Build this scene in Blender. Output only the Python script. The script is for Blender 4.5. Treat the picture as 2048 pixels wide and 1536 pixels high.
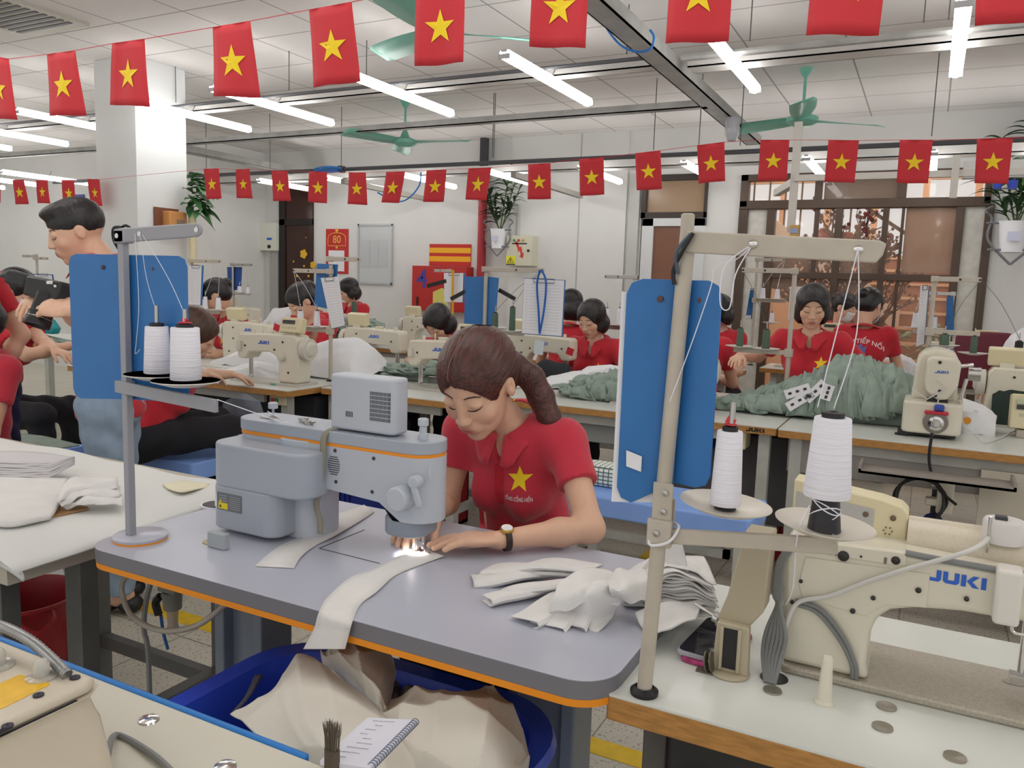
import bpy, math, random
import numpy as np
from mathutils import Vector, Matrix, Euler
from mathutils.bvhtree import BVHTree
for o in list(bpy.data.objects): bpy.data.objects.remove(o, do_unlink=True)
SC = bpy.context.scene; COL = SC.collection
rad = math.radians
# ---------------- camera ----------------
FPX = 1600.0; CAMZ = 1.36; PITCH = rad(7.1); ROLL = rad(1.86); PSI = rad(27.2373)
Fv = Vector((-math.sin(PSI)*math.cos(PITCH), math.cos(PSI)*math.cos(PITCH), -math.sin(PITCH)))
R0 = Vector((math.cos(PSI), math.sin(PSI), 0)); U0 = R0.cross(Fv)
Rv = R0*math.cos(ROLL)+U0*math.sin(ROLL); Uv = -R0*math.sin(ROLL)+U0*math.cos(ROLL)
CP = Vector((0, 0, CAMZ))
cd = bpy.data.cameras.new('camera'); cam = bpy.data.objects.new('camera', cd); COL.objects.link(cam)
cd.sensor_width = 36; cd.sensor_fit = 'HORIZONTAL'; cd.lens = 36*FPX/2048; cd.clip_start = .02; cd.clip_end = 60
cam.matrix_world = Matrix(((Rv.x, Uv.x, -Fv.x, 0), (Rv.y, Uv.y, -Fv.y, 0), (Rv.z, Uv.z, -Fv.z, CAMZ), (0, 0, 0, 1)))
SC.camera = cam
# ---------------- world and exposure ----------------
wd = bpy.data.worlds.new('daylight'); SC.world = wd; wd.use_nodes = True
wd.node_tree.nodes['Background'].inputs[0].default_value = (1.0, .985, .97, 1)
wd.node_tree.nodes['Background'].inputs[1].default_value = 0.62
vs = SC.view_settings; vs.view_transform = 'Standard'; vs.look = 'None'; vs.gamma = 1; vs.use_curve_mapping = False
vs.exposure = 0.47
TUBE = 9.0          # emission of the ceiling tubes
def area(name, loc, sx, sy, power, color, rot=(0, 0, 0)):
    l = bpy.data.lights.new(name, 'AREA'); l.shape = 'RECTANGLE'; l.size = sx; l.size_y = sy; l.energy = power; l.color = color
    o = bpy.data.objects.new(name, l); COL.objects.link(o); o.location = loc; o.rotation_euler = rot; return o
area('stairwell_daylight', (-.6, 10.2, 3.6), 3.6, 3.0, 50, (1, .66, .42))
# ---------------- pixel rays (2048 x 1536) onto real planes ----------------
def ray(x, y): return Fv*FPX + Rv*(x-1024) - Uv*(y-768)
def onz(x, y, z): d = ray(x, y); return CP+d*((z-CAMZ)/d.z)
def ony(x, y, Y): d = ray(x, y); return CP+d*(Y/d.y)
def onx(x, y, X): d = ray(x, y); return CP+d*(X/d.x)
# ---------------- materials ----------------
def lin(h):
    h = h.lstrip('#'); c = [int(h[i:i+2], 16)/255 for i in (0, 2, 4)]
    return tuple((v/12.92 if v <= .04045 else ((v+.055)/1.055)**2.4) for v in c)+(1,)
MATS = {}
def mat(name, col, rough=.5, metal=0, var=0, vscale=8, bump=0, bscale=60, emit=0, trans=0, alpha=1, sheen=0, coat=0, stretch=None, sss=0, spec=None, wave=None):
    if name in MATS: return MATS[name]
    m = bpy.data.materials.new(name); m.use_nodes = True; N = m.node_tree.nodes; L = m.node_tree.links
    b = N['Principled BSDF']; c = lin(col) if isinstance(col, str) else col
    b.inputs['Base Color'].default_value = c; b.inputs['Roughness'].default_value = rough; b.inputs['Metallic'].default_value = metal
    if spec is not None: b.inputs['Specular IOR Level'].default_value = spec
    if emit: b.inputs['Emission Color'].default_value = c; b.inputs['Emission Strength'].default_value = emit
    if trans: b.inputs['Transmission Weight'].default_value = trans; b.inputs['IOR'].default_value = 1.2
    if alpha < 1: b.inputs['Alpha'].default_value = alpha
    if sheen: b.inputs['Sheen Weight'].default_value = sheen; b.inputs['Sheen Roughness'].default_value = .5
    if coat: b.inputs['Coat Weight'].default_value = coat; b.inputs['Coat Roughness'].default_value = .15
    if sss:
        b.inputs['Subsurface Weight'].default_value = sss; b.inputs['Subsurface Radius'].default_value = (.012, .005, .003); b.inputs['Subsurface Scale'].default_value = 1
    vec = None
    if var or bump:
        tc = N.new('ShaderNodeTexCoord'); vec = tc.outputs['Object']
        if stretch:
            mp = N.new('ShaderNodeMapping'); mp.inputs['Scale'].default_value = stretch; L.new(vec, mp.inputs[0]); vec = mp.outputs[0]
    if var:
        n = N.new('ShaderNodeTexNoise'); n.inputs['Scale'].default_value = vscale; n.inputs['Detail'].default_value = 5; L.new(vec, n.inputs['Vector'])
        r = N.new('ShaderNodeMapRange'); r.inputs[1].default_value = .3; r.inputs[2].default_value = .7; r.inputs[3].default_value = 1-var; r.inputs[4].default_value = 1+var
        L.new(n.outputs['Fac'], r.inputs[0])
        mx = N.new('ShaderNodeVectorMath'); mx.operation = 'SCALE'; mx.inputs[0].default_value = c[:3]; L.new(r.outputs[0], mx.inputs['Scale']); L.new(mx.outputs[0], b.inputs['Base Color'])
    if bump:
        n = N.new('ShaderNodeTexNoise'); n.inputs['Scale'].default_value = bscale; n.inputs['Detail'].default_value = 4; L.new(vec, n.inputs['Vector'])
        bp = N.new('ShaderNodeBump'); bp.inputs['Strength'].default_value = bump; bp.inputs['Distance'].default_value = .004
        L.new(n.outputs['Fac'], bp.inputs['Height']); L.new(bp.outputs[0], b.inputs['Normal'])
    MATS[name] = m; return m
# ---------------- mesh builder ----------------
class MB:
    def __init__(s): s.v = []; s.f = []; s.m = []; s.mi = 0
    def add(s, vs, fs, mi=None):
        o = len(s.v); s.v += [tuple(p) for p in vs]; s.f += [tuple(i+o for i in f) for f in fs]; s.m += [s.mi if mi is None else mi]*len(fs); return s
    def box(s, c, d, rot=None, mi=None):
        c = Vector(c); h = Vector(d)/2; vs = []
        for i in range(8):
            p = Vector(((1 if i & 1 else -1)*h.x, (1 if i & 2 else -1)*h.y, (1 if i & 4 else -1)*h.z))
            if rot is not None: p = rot @ p
            vs.append(c+p)
        return s.add(vs, [(0, 2, 3, 1), (4, 5, 7, 6), (0, 1, 5, 4), (2, 6, 7, 3), (0, 4, 6, 2), (1, 3, 7, 5)], mi)
    def bb(s, a, b, mi=None):
        a = Vector(a); b = Vector(b); return s.box((a+b)/2, [abs(b[i]-a[i]) for i in range(3)], None, mi)
    def bar(s, p0, p1, w, t, up=(0, 0, 1), mi=None):   # rectangular bar from p0 to p1, w along side, t along up
        p0 = Vector(p0); p1 = Vector(p1); d = (p1-p0); L = d.length; d.normalize(); side = d.cross(Vector(up))
        if side.length < 1e-4: side = d.cross(Vector((0, 1, 0)))
        side.normalize(); u = side.cross(d)
        return s.box((p0+p1)/2, (L, w, t), Matrix((d, side, u)).transposed(), mi)
    def tube(s, pts, r, n=8, mi=None, cap=True, flat=1.0):
        pts = [Vector(p) for p in pts]; k = len(pts); rs = r if isinstance(r, (list, tuple)) else [r]*k
        t0 = (pts[1]-pts[0]).normalized(); a = t0.orthogonal().normalized(); vs = []
        for i, p in enumerate(pts):
            t = (pts[min(i+1, k-1)]-pts[max(i-1, 0)])
            if t.length < 1e-9: t = t0
            t = t.normalized(); a = (a - t*a.dot(t)); a = a.normalized() if a.length > 1e-6 else t.orthogonal().normalized(); b = t.cross(a)
            for j in range(n):
                q = 2*math.pi*j/n; vs.append(p+(a*math.cos(q)+b*math.sin(q)*flat)*rs[i])
        fs = [(i*n+j, i*n+(j+1) % n, (i+1)*n+(j+1) % n, (i+1)*n+j) for i in range(k-1) for j in range(n)]
        if cap: fs += [tuple(range(n))[::-1], tuple((k-1)*n+j for j in range(n))]
        return s.add(vs, fs, mi)
    def cyl(s, p0, p1, r0, r1=None, n=20, mi=None): return s.tube([p0, p1], [r0, r0 if r1 is None else r1], n, mi)
    def lathe(s, prof, c=(0, 0, 0), n=28, rot=None, mi=None):  # prof: (r, z)
        c = Vector(c); vs = []
        for r, z in prof:
            for j in range(n):
                q = 2*math.pi*j/n; p = Vector((r*math.cos(q), r*math.sin(q), z)); vs.append(c+((rot @ p) if rot is not None else p))
        k = len(prof); fs = [(i*n+j, i*n+(j+1) % n, (i+1)*n+(j+1) % n, (i+1)*n+j) for i in range(k-1) for j in range(n)]
        if prof[0][0] > 1e-6: fs.append(tuple(range(n))[::-1])
        if prof[-1][0] > 1e-6: fs.append(tuple((k-1)*n+j for j in range(n)))
        return s.add(vs, fs, mi)
    def prism(s, poly, o, u, v, w, mi=None, mcap=None):  # polygon in (u,v) frame at o, extruded by vector w
        o = Vector(o); u = Vector(u); v = Vector(v); w = Vector(w); n = len(poly)
        a = [o+u*p[0]+v*p[1] for p in poly]; vs = a+[p+w for p in a]
        k = len(s.v); s.add(vs, [tuple(range(n))[::-1], tuple(range(n, 2*n))], mi if mcap is None else mcap)
        s.f += [tuple(k+q for q in (j, (j+1) % n, n+(j+1) % n, n+j)) for j in range(n)]; s.m += [s.mi if mi is None else mi]*n
        return s
    def grid(s, fn, nu, nv, mi=None, closeu=False):
        vs = [fn(i/(nu-1) if not closeu else i/nu, j/(nv-1)) for j in range(nv) for i in range(nu)]
        fs = [(j*nu+i, j*nu+(i+1) % nu, (j+1)*nu+(i+1) % nu, (j+1)*nu+i) for j in range(nv-1) for i in range(nu if closeu else nu-1)]
        return s.add(vs, fs, mi)
    def ball(s, c, r, n=14, m=9, rot=None, mi=None):
        c = Vector(c); r = Vector((r, r, r)) if not hasattr(r, '__len__') else Vector(r)
        def fn(u, v):
            a = 2*math.pi*u; b = math.pi*(v*.998+.001); p = Vector((r.x*math.sin(b)*math.cos(a), r.y*math.sin(b)*math.sin(a), r.z*math.cos(b)))
            return c+((rot @ p) if rot is not None else p)
        return s.grid(fn, n, m, mi, True)
def rrect(w, h, r, n=6, cx=0, cy=0):
    r = min(r, w/2-1e-4, h/2-1e-4); out = []
    for k, (sx, sy) in enumerate(((1, 1), (-1, 1), (-1, -1), (1, -1))):
        for i in range(n+1):
            a = math.pi/2*(k+i/n); out.append((cx+sx*(w/2-r)+r*math.cos(a), cy+sy*(h/2-r)+r*math.sin(a)))
    return out
def star2d(R, r=.4, rot=0):
    return [((R if k % 2 == 0 else R*r)*math.sin(math.pi*k/5+rot), (R if k % 2 == 0 else R*r)*math.cos(math.pi*k/5+rot)) for k in range(10)]
ORG = {}
SPLIT = {'screw', 'crossbar', 'needle_bar', 'thread_guide', 'cone_core', 'bolt', 'casing_screw', 'arm_eyelet', 'spool_pin', 'vent_slat', 'slot_rail', 'rivet', 'stool_leg', 'pane_bar'}
def link(o, parent=None):
    COL.objects.link(o)
    if parent is not None: o.parent = parent
    return o
def islands(mb):
    par = list(range(len(mb.v)))
    def fd(a):
        while par[a] != a: par[a] = par[par[a]]; a = par[a]
        return a
    for f in mb.f:
        r = fd(f[0])
        for i in f[1:]: par[fd(i)] = r
    G = {}
    for f, m in zip(mb.f, mb.m): G.setdefault(fd(f[0]), []).append((f, m))
    out = []
    for fs in G.values():
        b = MB(); mp = {}
        for f, m in fs:
            for i in f:
                if i not in mp: mp[i] = len(b.v); b.v.append(mb.v[i])
            b.f.append(tuple(mp[i] for i in f)); b.m.append(m)
        out.append(b)
    return out
def part(name, mb, mats, parent=None, bev=0, smooth=True, solid=0, sub=0, ang=40, seg=2, label=None, split=None):
    if split is None: split = name in SPLIT
    if split:
        r = None
        for q in islands(mb): r = part(name, q, mats, parent, bev, smooth, solid, sub, ang, seg, label, False)
        return r
    if not isinstance(mats, (list, tuple)): mats = [mats]
    me = bpy.data.meshes.new(name); off = Vector((0, 0, 0)); q = parent
    while q is not None: off += Vector(ORG.get(q.name, (0, 0, 0))); q = q.parent
    me.from_pydata([tuple(Vector(p)-off) for p in mb.v], [], mb.f)
    for m in mats: me.materials.append(m)
    if len(mats) > 1: me.polygons.foreach_set('material_index', mb.m)
    me.validate(); me.update()
    o = bpy.data.objects.new(name, me); link(o, parent); ORG[o.name] = (0, 0, 0)
    if smooth:
        me.polygons.foreach_set('use_smooth', [True]*len(me.polygons)); me.set_sharp_from_angle(angle=rad(ang))
    if solid: md = o.modifiers.new('solid', 'SOLIDIFY'); md.thickness = solid; md.offset = 0
    if bev:
        md = o.modifiers.new('bevel', 'BEVEL'); md.width = bev; md.segments = seg; md.limit_method = 'ANGLE'; md.angle_limit = rad(30); md.harden_normals = False
    if sub: md = o.modifiers.new('sub', 'SUBSURF'); md.levels = sub; md.render_levels = sub
    if label: o['label'] = label
    return o
def tag(o, label, cat, group=None, kind=None):
    o['label'] = label; o['category'] = cat
    if group: o['group'] = group
    if kind: o['kind'] = kind
    return o
def thing(name, label, cat, loc=(0, 0, 0), group=None, rz=0):
    o = bpy.data.objects.new(name, None); o.empty_display_size = .05; link(o); o.location = loc; o.rotation_euler = (0, 0, rz); ORG[o.name] = tuple(loc)
    return tag(o, label, cat, group)
def recenter(o):   # move a single-mesh thing's origin to its base
    me = o.data; n = len(me.vertices); a = np.empty(n*3, np.float32); me.vertices.foreach_get('co', a); a = a.reshape(-1, 3)
    c = np.array([(a[:, 0].min()+a[:, 0].max())/2, (a[:, 1].min()+a[:, 1].max())/2, a[:, 2].min()]); me.vertices.foreach_set('co', (a-c).ravel().astype(np.float32))
    o.location = Vector(o.location)+Vector([float(q) for q in c]); return o
def solo(name, mb, mats, label, cat, group=None, **k):
    o = part(name, mb, mats, None, **k); recenter(o); return tag(o, label, cat, group)
def struct(name, mb, mats, parent=None, **k):
    o = part(name, mb, mats, parent, **k)
    if parent is None: o['kind'] = 'structure'
    return o
def dup(root, loc=None, rz=None, label=None, group=None, scale=None):
    def cp(o, par):
        c = o.copy(); COL.objects.link(c)
        if par is not None: c.parent = par
        for ch in o.children: cp(ch, c)
        return c
    r = cp(root, None)
    if loc is not None: r.location = loc
    if rz is not None: r.rotation_euler = (0, 0, rz)
    if label: r['label'] = label
    if group: r['group'] = group
    if scale: r.scale = scale
    return r
_tc = {}
def text_mesh(t, size=1, bold=0.0, shear=0.0, sx=1.0):
    k = (t, bold, shear)
    if k not in _tc:
        cu = bpy.data.curves.new('lettering', 'FONT'); cu.body = t; cu.align_x = 'CENTER'; cu.align_y = 'CENTER'; cu.size = 1; cu.offset = bold; cu.shear = shear; cu.resolution_u = 3
        o = bpy.data.objects.new('lettering', cu); COL.objects.link(o); bpy.context.view_layer.update()
        me = o.to_mesh(); _tc[k] = ([tuple(v.co) for v in me.vertices], [tuple(p.vertices) for p in me.polygons]); o.to_mesh_clear()
        bpy.data.objects.remove(o); bpy.data.curves.remove(cu)
    vs, fs = _tc[k]; return [(v[0]*size*sx, v[1]*size) for v in vs], fs
def put_text(mb, t, size, o, u, v, off=0.0006, bold=0.0, shear=0.0, sx=1.0, mi=None):
    o = Vector(o); u = Vector(u).normalized(); v = Vector(v).normalized(); w = u.cross(v)
    vs, fs = text_mesh(t, size, bold, shear, sx); mb.add([o+u*a+v*b+w*off for a, b in vs], fs, mi); return mb
LOGO = [([(.0, .0), (.95, .0), (1.15, .2), (1.15, 1), (.78, 1), (.78, .3), (.0, .3)]), ([(1.28, 1), (1.28, .2), (1.48, 0), (2.3, 0), (2.5, .2), (2.5, 1), (2.13, 1), (2.13, .3), (1.65, .3), (1.65, 1)]), ([(2.63, 0), (2.63, 1), (3.0, 1), (3.0, 0)]), ([(3.04, .5), (3.5, 1), (3.95, 1), (3.45, .5), (3.98, 0), (3.5, 0)]), ([(4.1, 0), (4.1, 1), (4.47, 1), (4.47, 0)])]
def put_logo(mb, width, o, u, v, off=.0008, h=None):
    o = Vector(o); u = Vector(u).normalized(); v = Vector(v).normalized(); w = u.cross(v); k = width/4.47; hh = h or width*.24
    for p in LOGO: mb.add([o+u*(x*k-width/2)+v*((y-.5)*hh)+w*off for x, y in p], [tuple(range(len(p)))])
    return mb
def lerp(a, b, t): return a+(b-a)*t
def smooth_path(pts, n=8):   # Catmull-Rom
    P = [Vector(p) for p in pts]; out = []
    for i in range(len(P)-1):
        a = P[max(i-1, 0)]; b = P[i]; c = P[i+1]; d = P[min(i+2, len(P)-1)]
        for k in range(n):
            t = k/n; out.append(.5*((2*b)+(c-a)*t+(2*a-5*b+4*c-d)*t*t+(3*b-a-3*c+d)*t**3))
    return out+[P[-1]]
# ---------------- common materials ----------------
white_paint = mat('white_wall_paint', '#dcdcda', .7, var=.04, vscale=1.5)
ceil_m = None
red_cloth = mat('red_shirt_cotton', '#c42232', .85, bump=.25, bscale=500, sheen=.15)
yellow = mat('flag_yellow', '#f4d21c', .7)
white_ink = mat('white_print', '#eeeaea', .6)
black = mat('black_plastic', '#17171a', .45)
darkgrey = mat('dark_grey_plastic', '#3a3a3e', .5)
steel = mat('brushed_steel', '#b8b6b2', .3, metal=1)
chrome = mat('polished_chrome', '#d4d2cf', .12, metal=1)
cream = mat('cream_enamel', '#dcd6c4', .32, var=.03, vscale=10, coat=.2)
cream2 = mat('cream_plastic', '#dfd5b0', .4)
beige_steel = mat('beige_painted_steel', '#bdb4a6', .42, var=.08, vscale=20)
grey_steel = mat('grey_painted_steel', '#9b9ca3', .42)
paper = mat('white_paper', '#e9e9ee', .8)
blue_board = mat('blue_plastic_board', '#2a6fb2', .42, var=.05, vscale=12)
juki_blue = mat('blue_logo_print', '#2a62c8', .5)
skin = mat('skin', '#d0a084', .5, var=.05, vscale=30, sss=.12)
hair_black = mat('black_hair', '#1b1719', .42, var=.35, vscale=40, bump=.6, bscale=90, stretch=(1, 1, .12))
trouser = mat('dark_trouser_cloth', '#1c1c22', .9, bump=.2, bscale=200)
thread_white = mat('white_thread', '#ecebf4', .85, bump=.5, bscale=300, stretch=(.05, .05, 1))
thread_green = mat('sage_thread', '#56695a', .9, bump=.4, bscale=300, stretch=(.1, .1, 1))
white_cloth = mat('white_fabric', '#e2e0de', .9, var=.03, vscale=20, bump=.2, bscale=400)
sage_cloth = mat('sage_fabric', '#8f9f94', .9, var=.12, vscale=20, bump=.2, bscale=400)
wood_edge = mat('varnished_wood_edge', '#b07f42', .5, var=.22, vscale=30, stretch=(1, 1, 6))
table_white = mat('white_laminate', '#d9dcd6', .28, var=.015, vscale=4)
# ======================= THE ROOM =======================
WY = 8.0; CZ = 2.95
def floor_mat():
    m = bpy.data.materials.new('terrazzo_tiles'); m.use_nodes = True; N = m.node_tree.nodes; L = m.node_tree.links; b = N['Principled BSDF']
    tc = N.new('ShaderNodeTexCoord'); br = N.new('ShaderNodeTexBrick'); br.offset = 0; br.squash = 1
    br.inputs['Color1'].default_value = lin('#c9c4b4'); br.inputs['Color2'].default_value = lin('#c2bcae'); br.inputs['Mortar'].default_value = lin('#8a8478')
    br.inputs['Scale'].default_value = 1; br.inputs['Mortar Size'].default_value = .003; br.inputs['Brick Width'].default_value = .4; br.inputs['Row Height'].default_value = .4
    L.new(tc.outputs['Object'], br.inputs['Vector'])
    n = N.new('ShaderNodeTexNoise'); n.inputs['Scale'].default_value = 90; n.inputs['Detail'].default_value = 3; L.new(tc.outputs['Object'], n.inputs['Vector'])
    cr = N.new('ShaderNodeValToRGB'); cr.color_ramp.elements[0].position = .33; cr.color_ramp.elements[0].color = (.45, .43, .4, 1); cr.color_ramp.elements[1].position = .45; cr.color_ramp.elements[1].color = (1, 1, 1, 1)
    L.new(n.outputs['Fac'], cr.inputs[0]); mx = N.new('ShaderNodeMixRGB'); mx.blend_type = 'MULTIPLY'; mx.inputs[0].default_value = 1
    L.new(br.outputs[0], mx.inputs[1]); L.new(cr.outputs[0], mx.inputs[2]); L.new(mx.outputs[0], b.inputs['Base Color']); b.inputs['Roughness'].default_value = .35
    return m
def ceil_mat():
    m = bpy.data.materials.new('ceiling_tiles'); m.use_nodes = True; N = m.node_tree.nodes; L = m.node_tree.links; b = N['Principled BSDF']
    tc = N.new('ShaderNodeTexCoord'); br = N.new('ShaderNodeTexBrick'); br.offset = 0; br.squash = 1
    br.inputs['Color1'].default_value = lin('#e6e3e1'); br.inputs['Color2'].default_value = lin('#e0dddb'); br.inputs['Mortar'].default_value = lin('#a09c98')
    br.inputs['Scale'].default_value = 1; br.inputs['Mortar Size'].default_value = .006; br.inputs['Brick Width'].default_value = .6; br.inputs['Row Height'].default_value = .6
    L.new(tc.outputs['Object'], br.inputs['Vector']); L.new(br.outputs[0], b.inputs['Base Color']); b.inputs['Roughness'].default_value = .8
    n = N.new('ShaderNodeTexNoise'); n.inputs['Scale'].default_value = .9; n.inputs['Detail'].default_value = 3; L.new(tc.outputs['Object'], n.inputs['Vector'])
    ad = N.new('ShaderNodeMath'); ad.operation = 'MULTIPLY_ADD'; ad.inputs[1].default_value = -.006; L.new(br.outputs['Fac'], ad.inputs[0]); L.new(n.outputs['Fac'], ad.inputs[2])
    bp = N.new('ShaderNodeBump'); bp.inputs['Strength'].default_value = .35; bp.inputs['Distance'].default_value = .02; L.new(br.outputs['Fac'], bp.inputs['Height']); bp.invert = True; L.new(bp.outputs[0], b.inputs['Normal'])
    return m
fm = floor_mat(); cm = ceil_mat()
struct('floor', MB().bb((-14, -3, -.1), (6, 13, 0)), fm)
struct('ceiling', MB().bb((-14, -3, CZ), (6, WY+.1, CZ+.1)), cm)
yl = mat('yellow_floor_paint', '#e3bd25', .5, var=.1, vscale=30)
struct('trim_1', MB().bb((-9, 2.08, 0), (3, 2.16, .002)), yl)
struct('trim_2', MB().bb((-9, 6.4, 0), (3, 6.47, .002)), yl)
struct('trim_3', MB().bb((-1.2, 2.3, 0), (-1.12, 6.4, .002)), yl)
# wall with openings (X ranges)
wx0, wx1, wz = -1.70, .385, 2.47
dx0, dx1, dz = -2.69, -2.02, 2.50
b = MB(); b.bb((-7.85, WY, 0), (dx0, WY+.12, CZ)); b.bb((dx0, WY, dz), (dx1, WY+.12, CZ)); b.bb((dx1, WY, 0), (wx0, WY+.12, CZ)); b.bb((wx0, WY, wz), (wx1, WY+.12, CZ)); b.bb((wx1, WY, 0), (5, WY+.12, CZ))
b.bb((-4.2, WY-.03, 0), (-2.85, WY, CZ)); b.bb((-7.95, 7.1, 0), (-7.85, WY+.12, CZ)); b.bb((-13, 7.1, 0), (-7.95, 7.2, CZ))
struct('wall_back', b, white_paint)
b = MB(); b.bb((-13.2, -3, 0), (-13, 7.2, CZ)); struct('wall_left', b, white_paint)
b = MB(); b.bb((-5.82, 4.15, 0), (-5.36, 4.61, CZ)); struct('wall_column', b, mat('column_paint', '#dfe1e1', .6, var=.03, vscale=2), bev=.004)
# ---- window_1 : brown steel frames over the stairwell
fr = mat('brown_window_frame', '#4e3d30', .45, var=.15, vscale=5)
w = bpy.data.objects.new('window_1', None); link(w); w['kind'] = 'structure'; ORG[w.name] = (0, 0, 0)
gl = mat('tinted_glass', '#e9c8b0', .03, alpha=.16, spec=.6)
def wpx(px, y=500): return ony(px, y, WY).x
def wpz(py, x=1700): return ony(x, py, WY).z
zt = wpz(412); zm = wpz(553)
b = MB(); 
for a0, a1 in ((1474, 1492), (1530, 1546), (1666, 1680), (1760, 1772), (1905, 1922), (1962, 1980)):
    b.bb((wpx(a0), WY-.03, 0), (wpx(a1), WY+.07, zt))
for a0, a1 in ((1624, 1633), (1797, 1803)): b.bb((wpx(a0), WY-.01, 0), (wpx(a1), WY+.05, zt))
b.bb((wx0, WY-.04, zt-.02), (wx1, WY+.08, zt+.06)); b.bb((wx0, WY-.04, wz-.06), (wx1, WY+.08, wz)); b.bb((wx0, WY-.04, zt), (wx0+.07, WY+.08, wz)); b.bb((wx1-.05, WY-.04, zt), (wx1, WY+.08, wz))
for px in (1628, 1795): b.bb((wpx(px)-.03, WY-.03, zt), (wpx(px)+.03, WY+.07, wz))
b.bb((wpx(1530), WY-.03, zm-.03), (wpx(1920), WY+.06, zm+.03)); b.bb((wx0, WY-.04, 0), (wx1, WY+.08, .12))
struct('window_frame', b, fr, w, bev=.004)
b = MB(); b.bb((wx0+.05, WY+.02, .1), (wx1-.05, WY+.026, zt)); b.bb((wx0+.05, WY+.02, zt+.05), (wx1-.05, WY+.026, wz-.05)); struct('window_pane', b, gl, w)
b = MB(); b.bb((wpx(1803)+.01, WY+.03, zm+.05), (wpx(1905), WY+.04, zt-.02)); struct('brown_board', b, mat('brown_glass_board', '#8a6247', .12), w)
b = MB(); b.bb((wpx(1634)+.02, WY+.03, zt+.06), (wpx(1790), WY+.045, wz-.06)); struct('dark_board', b, mat('dark_board', '#2a2426', .3), w)
b = MB(); b.bb((wpx(1922), WY+.005, .1), (wpx(1964), WY+.015, zt-.02)); b.bb((wpx(1492), WY+.005, .1), (wpx(1530), WY+.015, zt-.02)); struct('pale_panel', b, mat('pale_panel', '#cfcdc5', .5, var=.1, vscale=14), w)
# ---- door_1 white frame with brown pane and transom
d = bpy.data.objects.new('door_1', None); link(d); d['kind'] = 'structure'; ORG[d.name] = (0, 0, 0)
wf = mat('white_door_frame', '#d4d6d8', .4); bg = mat('brown_door_pane', '#7b4f38', .2, var=.1, vscale=3)
b = MB(); b.bb((dx0+.02, WY-.03, 0), (dx0+.14, WY+.05, 2.07)); b.bb((dx1-.14, WY-.03, 0), (dx1, WY+.05, 2.07)); b.bb((dx0+.02, WY-.03, 1.99), (dx1, WY+.05, 2.07)); b.bb((dx0+.02, WY-.03, .0), (dx1, WY+.05, .25)); b.bb((dx0+.02, WY-.03, 1.0), (dx1, WY+.05, 1.1))
struct('door_frame', b, wf, d, bev=.004)
struct('door_panel', MB().bb((dx0+.1, WY+.0, .2), (dx1-.1, WY+.02, 2.03)), bg, d)
b = MB(); b.bb((dx0, WY-.03, 2.07), (dx1, WY+.06, 2.13)); b.bb((dx0, WY-.03, 2.44), (dx1, WY+.06, 2.5)); b.bb((dx0, WY-.03, 2.07), (dx0+.05, WY+.06, 2.5)); b.bb((dx1-.03, WY-.03, 2.07), (dx1, WY+.06, 2.5))
struct('transom_frame', b, mat('dark_transom_frame', '#3a302a', .5), d, bev=.003)
struct('transom_pane', MB().bb((dx0, WY+.01, 2.1), (dx1, WY+.02, 2.48)), mat('tan_transom_pane', '#a08468', .25, var=.08, vscale=2), d)
b = MB(); b.bb((dx0-.13, WY-.04, 0), (dx0-.02, WY, 2.52)); struct('trim_4', b, mat('grey_pilaster', '#bfc0be', .6))
# ---- door_2 dark brown door far left with yellow blossom stickers
ex0 = ony(563, 420, WY).x; ex1 = ony(628, 420, WY).x
d = bpy.data.objects.new('door_2', None); link(d); d['kind'] = 'structure'; ORG[d.name] = (0, 0, 0)
dk = mat('dark_brown_door', '#3b1f17', .18, var=.1, vscale=4); db = mat('door_jamb', '#1d1613', .5)
b = MB(); b.bb((ex0, WY-.05, 0), (ex0+.1, WY, 2.5)); b.bb((ex0, WY-.05, 2.02), (ex1, WY, 2.1)); struct('door_frame', b, db, d, bev=.003)
struct('door_panel', MB().bb((ex0+.08, WY-.03, 0), (ex1, WY-.002, 2.52)), dk, d)
b = MB()
for px, py, r in ((607, 508, .055), (626, 530, .045), (587, 523, .012), (608, 532, .014), (594, 552, .016), (617, 552, .016), (612, 475, .008)):
    c = ony(px, py, WY-.032); pl = [((r*(1+.12*math.cos(5*a))) * math.cos(a), (r*(1+.12*math.cos(5*a))) * math.sin(a)) for a in [2*math.pi*i/40 for i in range(40)]]
    b.prism(pl, (c.x, WY-.033, c.z), (1, 0, 0), (0, 0, 1), (0, .002, 0))
struct('blossom_sticker', b, mat('yellow_sticker', '#e6b52a', .5), d)
struct('trim_5', MB().bb((ex0-.16, WY-.05, 0), (ex0-.02, WY, 2.05)), mat('grey_post', '#a9a9a7', .6))
# ---- stairwell beyond the window (what daylight lights warm)
sw = mat('stairwell_plaster', '#d9b493', .8, var=.06, vscale=3); st = mat('stair_stone', '#9a6a52', .6, var=.1, vscale=6); st2 = mat('stair_edge', '#e0c2a4', .5)
b = MB(); b.bb((-2.6, 12.0, 0), (2.4, 12.1, 1.9)); b.bb((-2.6, 12.0, 2.9), (2.4, 12.1, 4.2)); b.bb((-2.7, 8.12, 0), (-2.6, 12, 4.2)); b.bb((2.3, 8.12, 0), (2.4, 12, 4.2))
for i in range(9): b.bb((-2.6+.6*i, 12.0, 1.9), (-2.52+.6*i, 12.05, 2.9))
struct('wall_stairwell', b, sw)
stairs = MB(); X0, X1 = -.95, .45
for i in range(11): stairs.bb((X0, 8.9+.27*i, 0), (X1, 9.17+.27*i+.02, .17*(i+1)), 0); stairs.bb((X0, 8.87+.27*i, .17*(i+1)-.03), (X1, 8.9+.27*i, .17*(i+1)+.004), 1)
stairs.prism([(8.8, 0), (12, 0), (12, 2.25), (8.8, .25)], (X1, 0, 0), (0, 1, 0), (0, 0, 1), (.12, 0, 0), 2)
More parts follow.
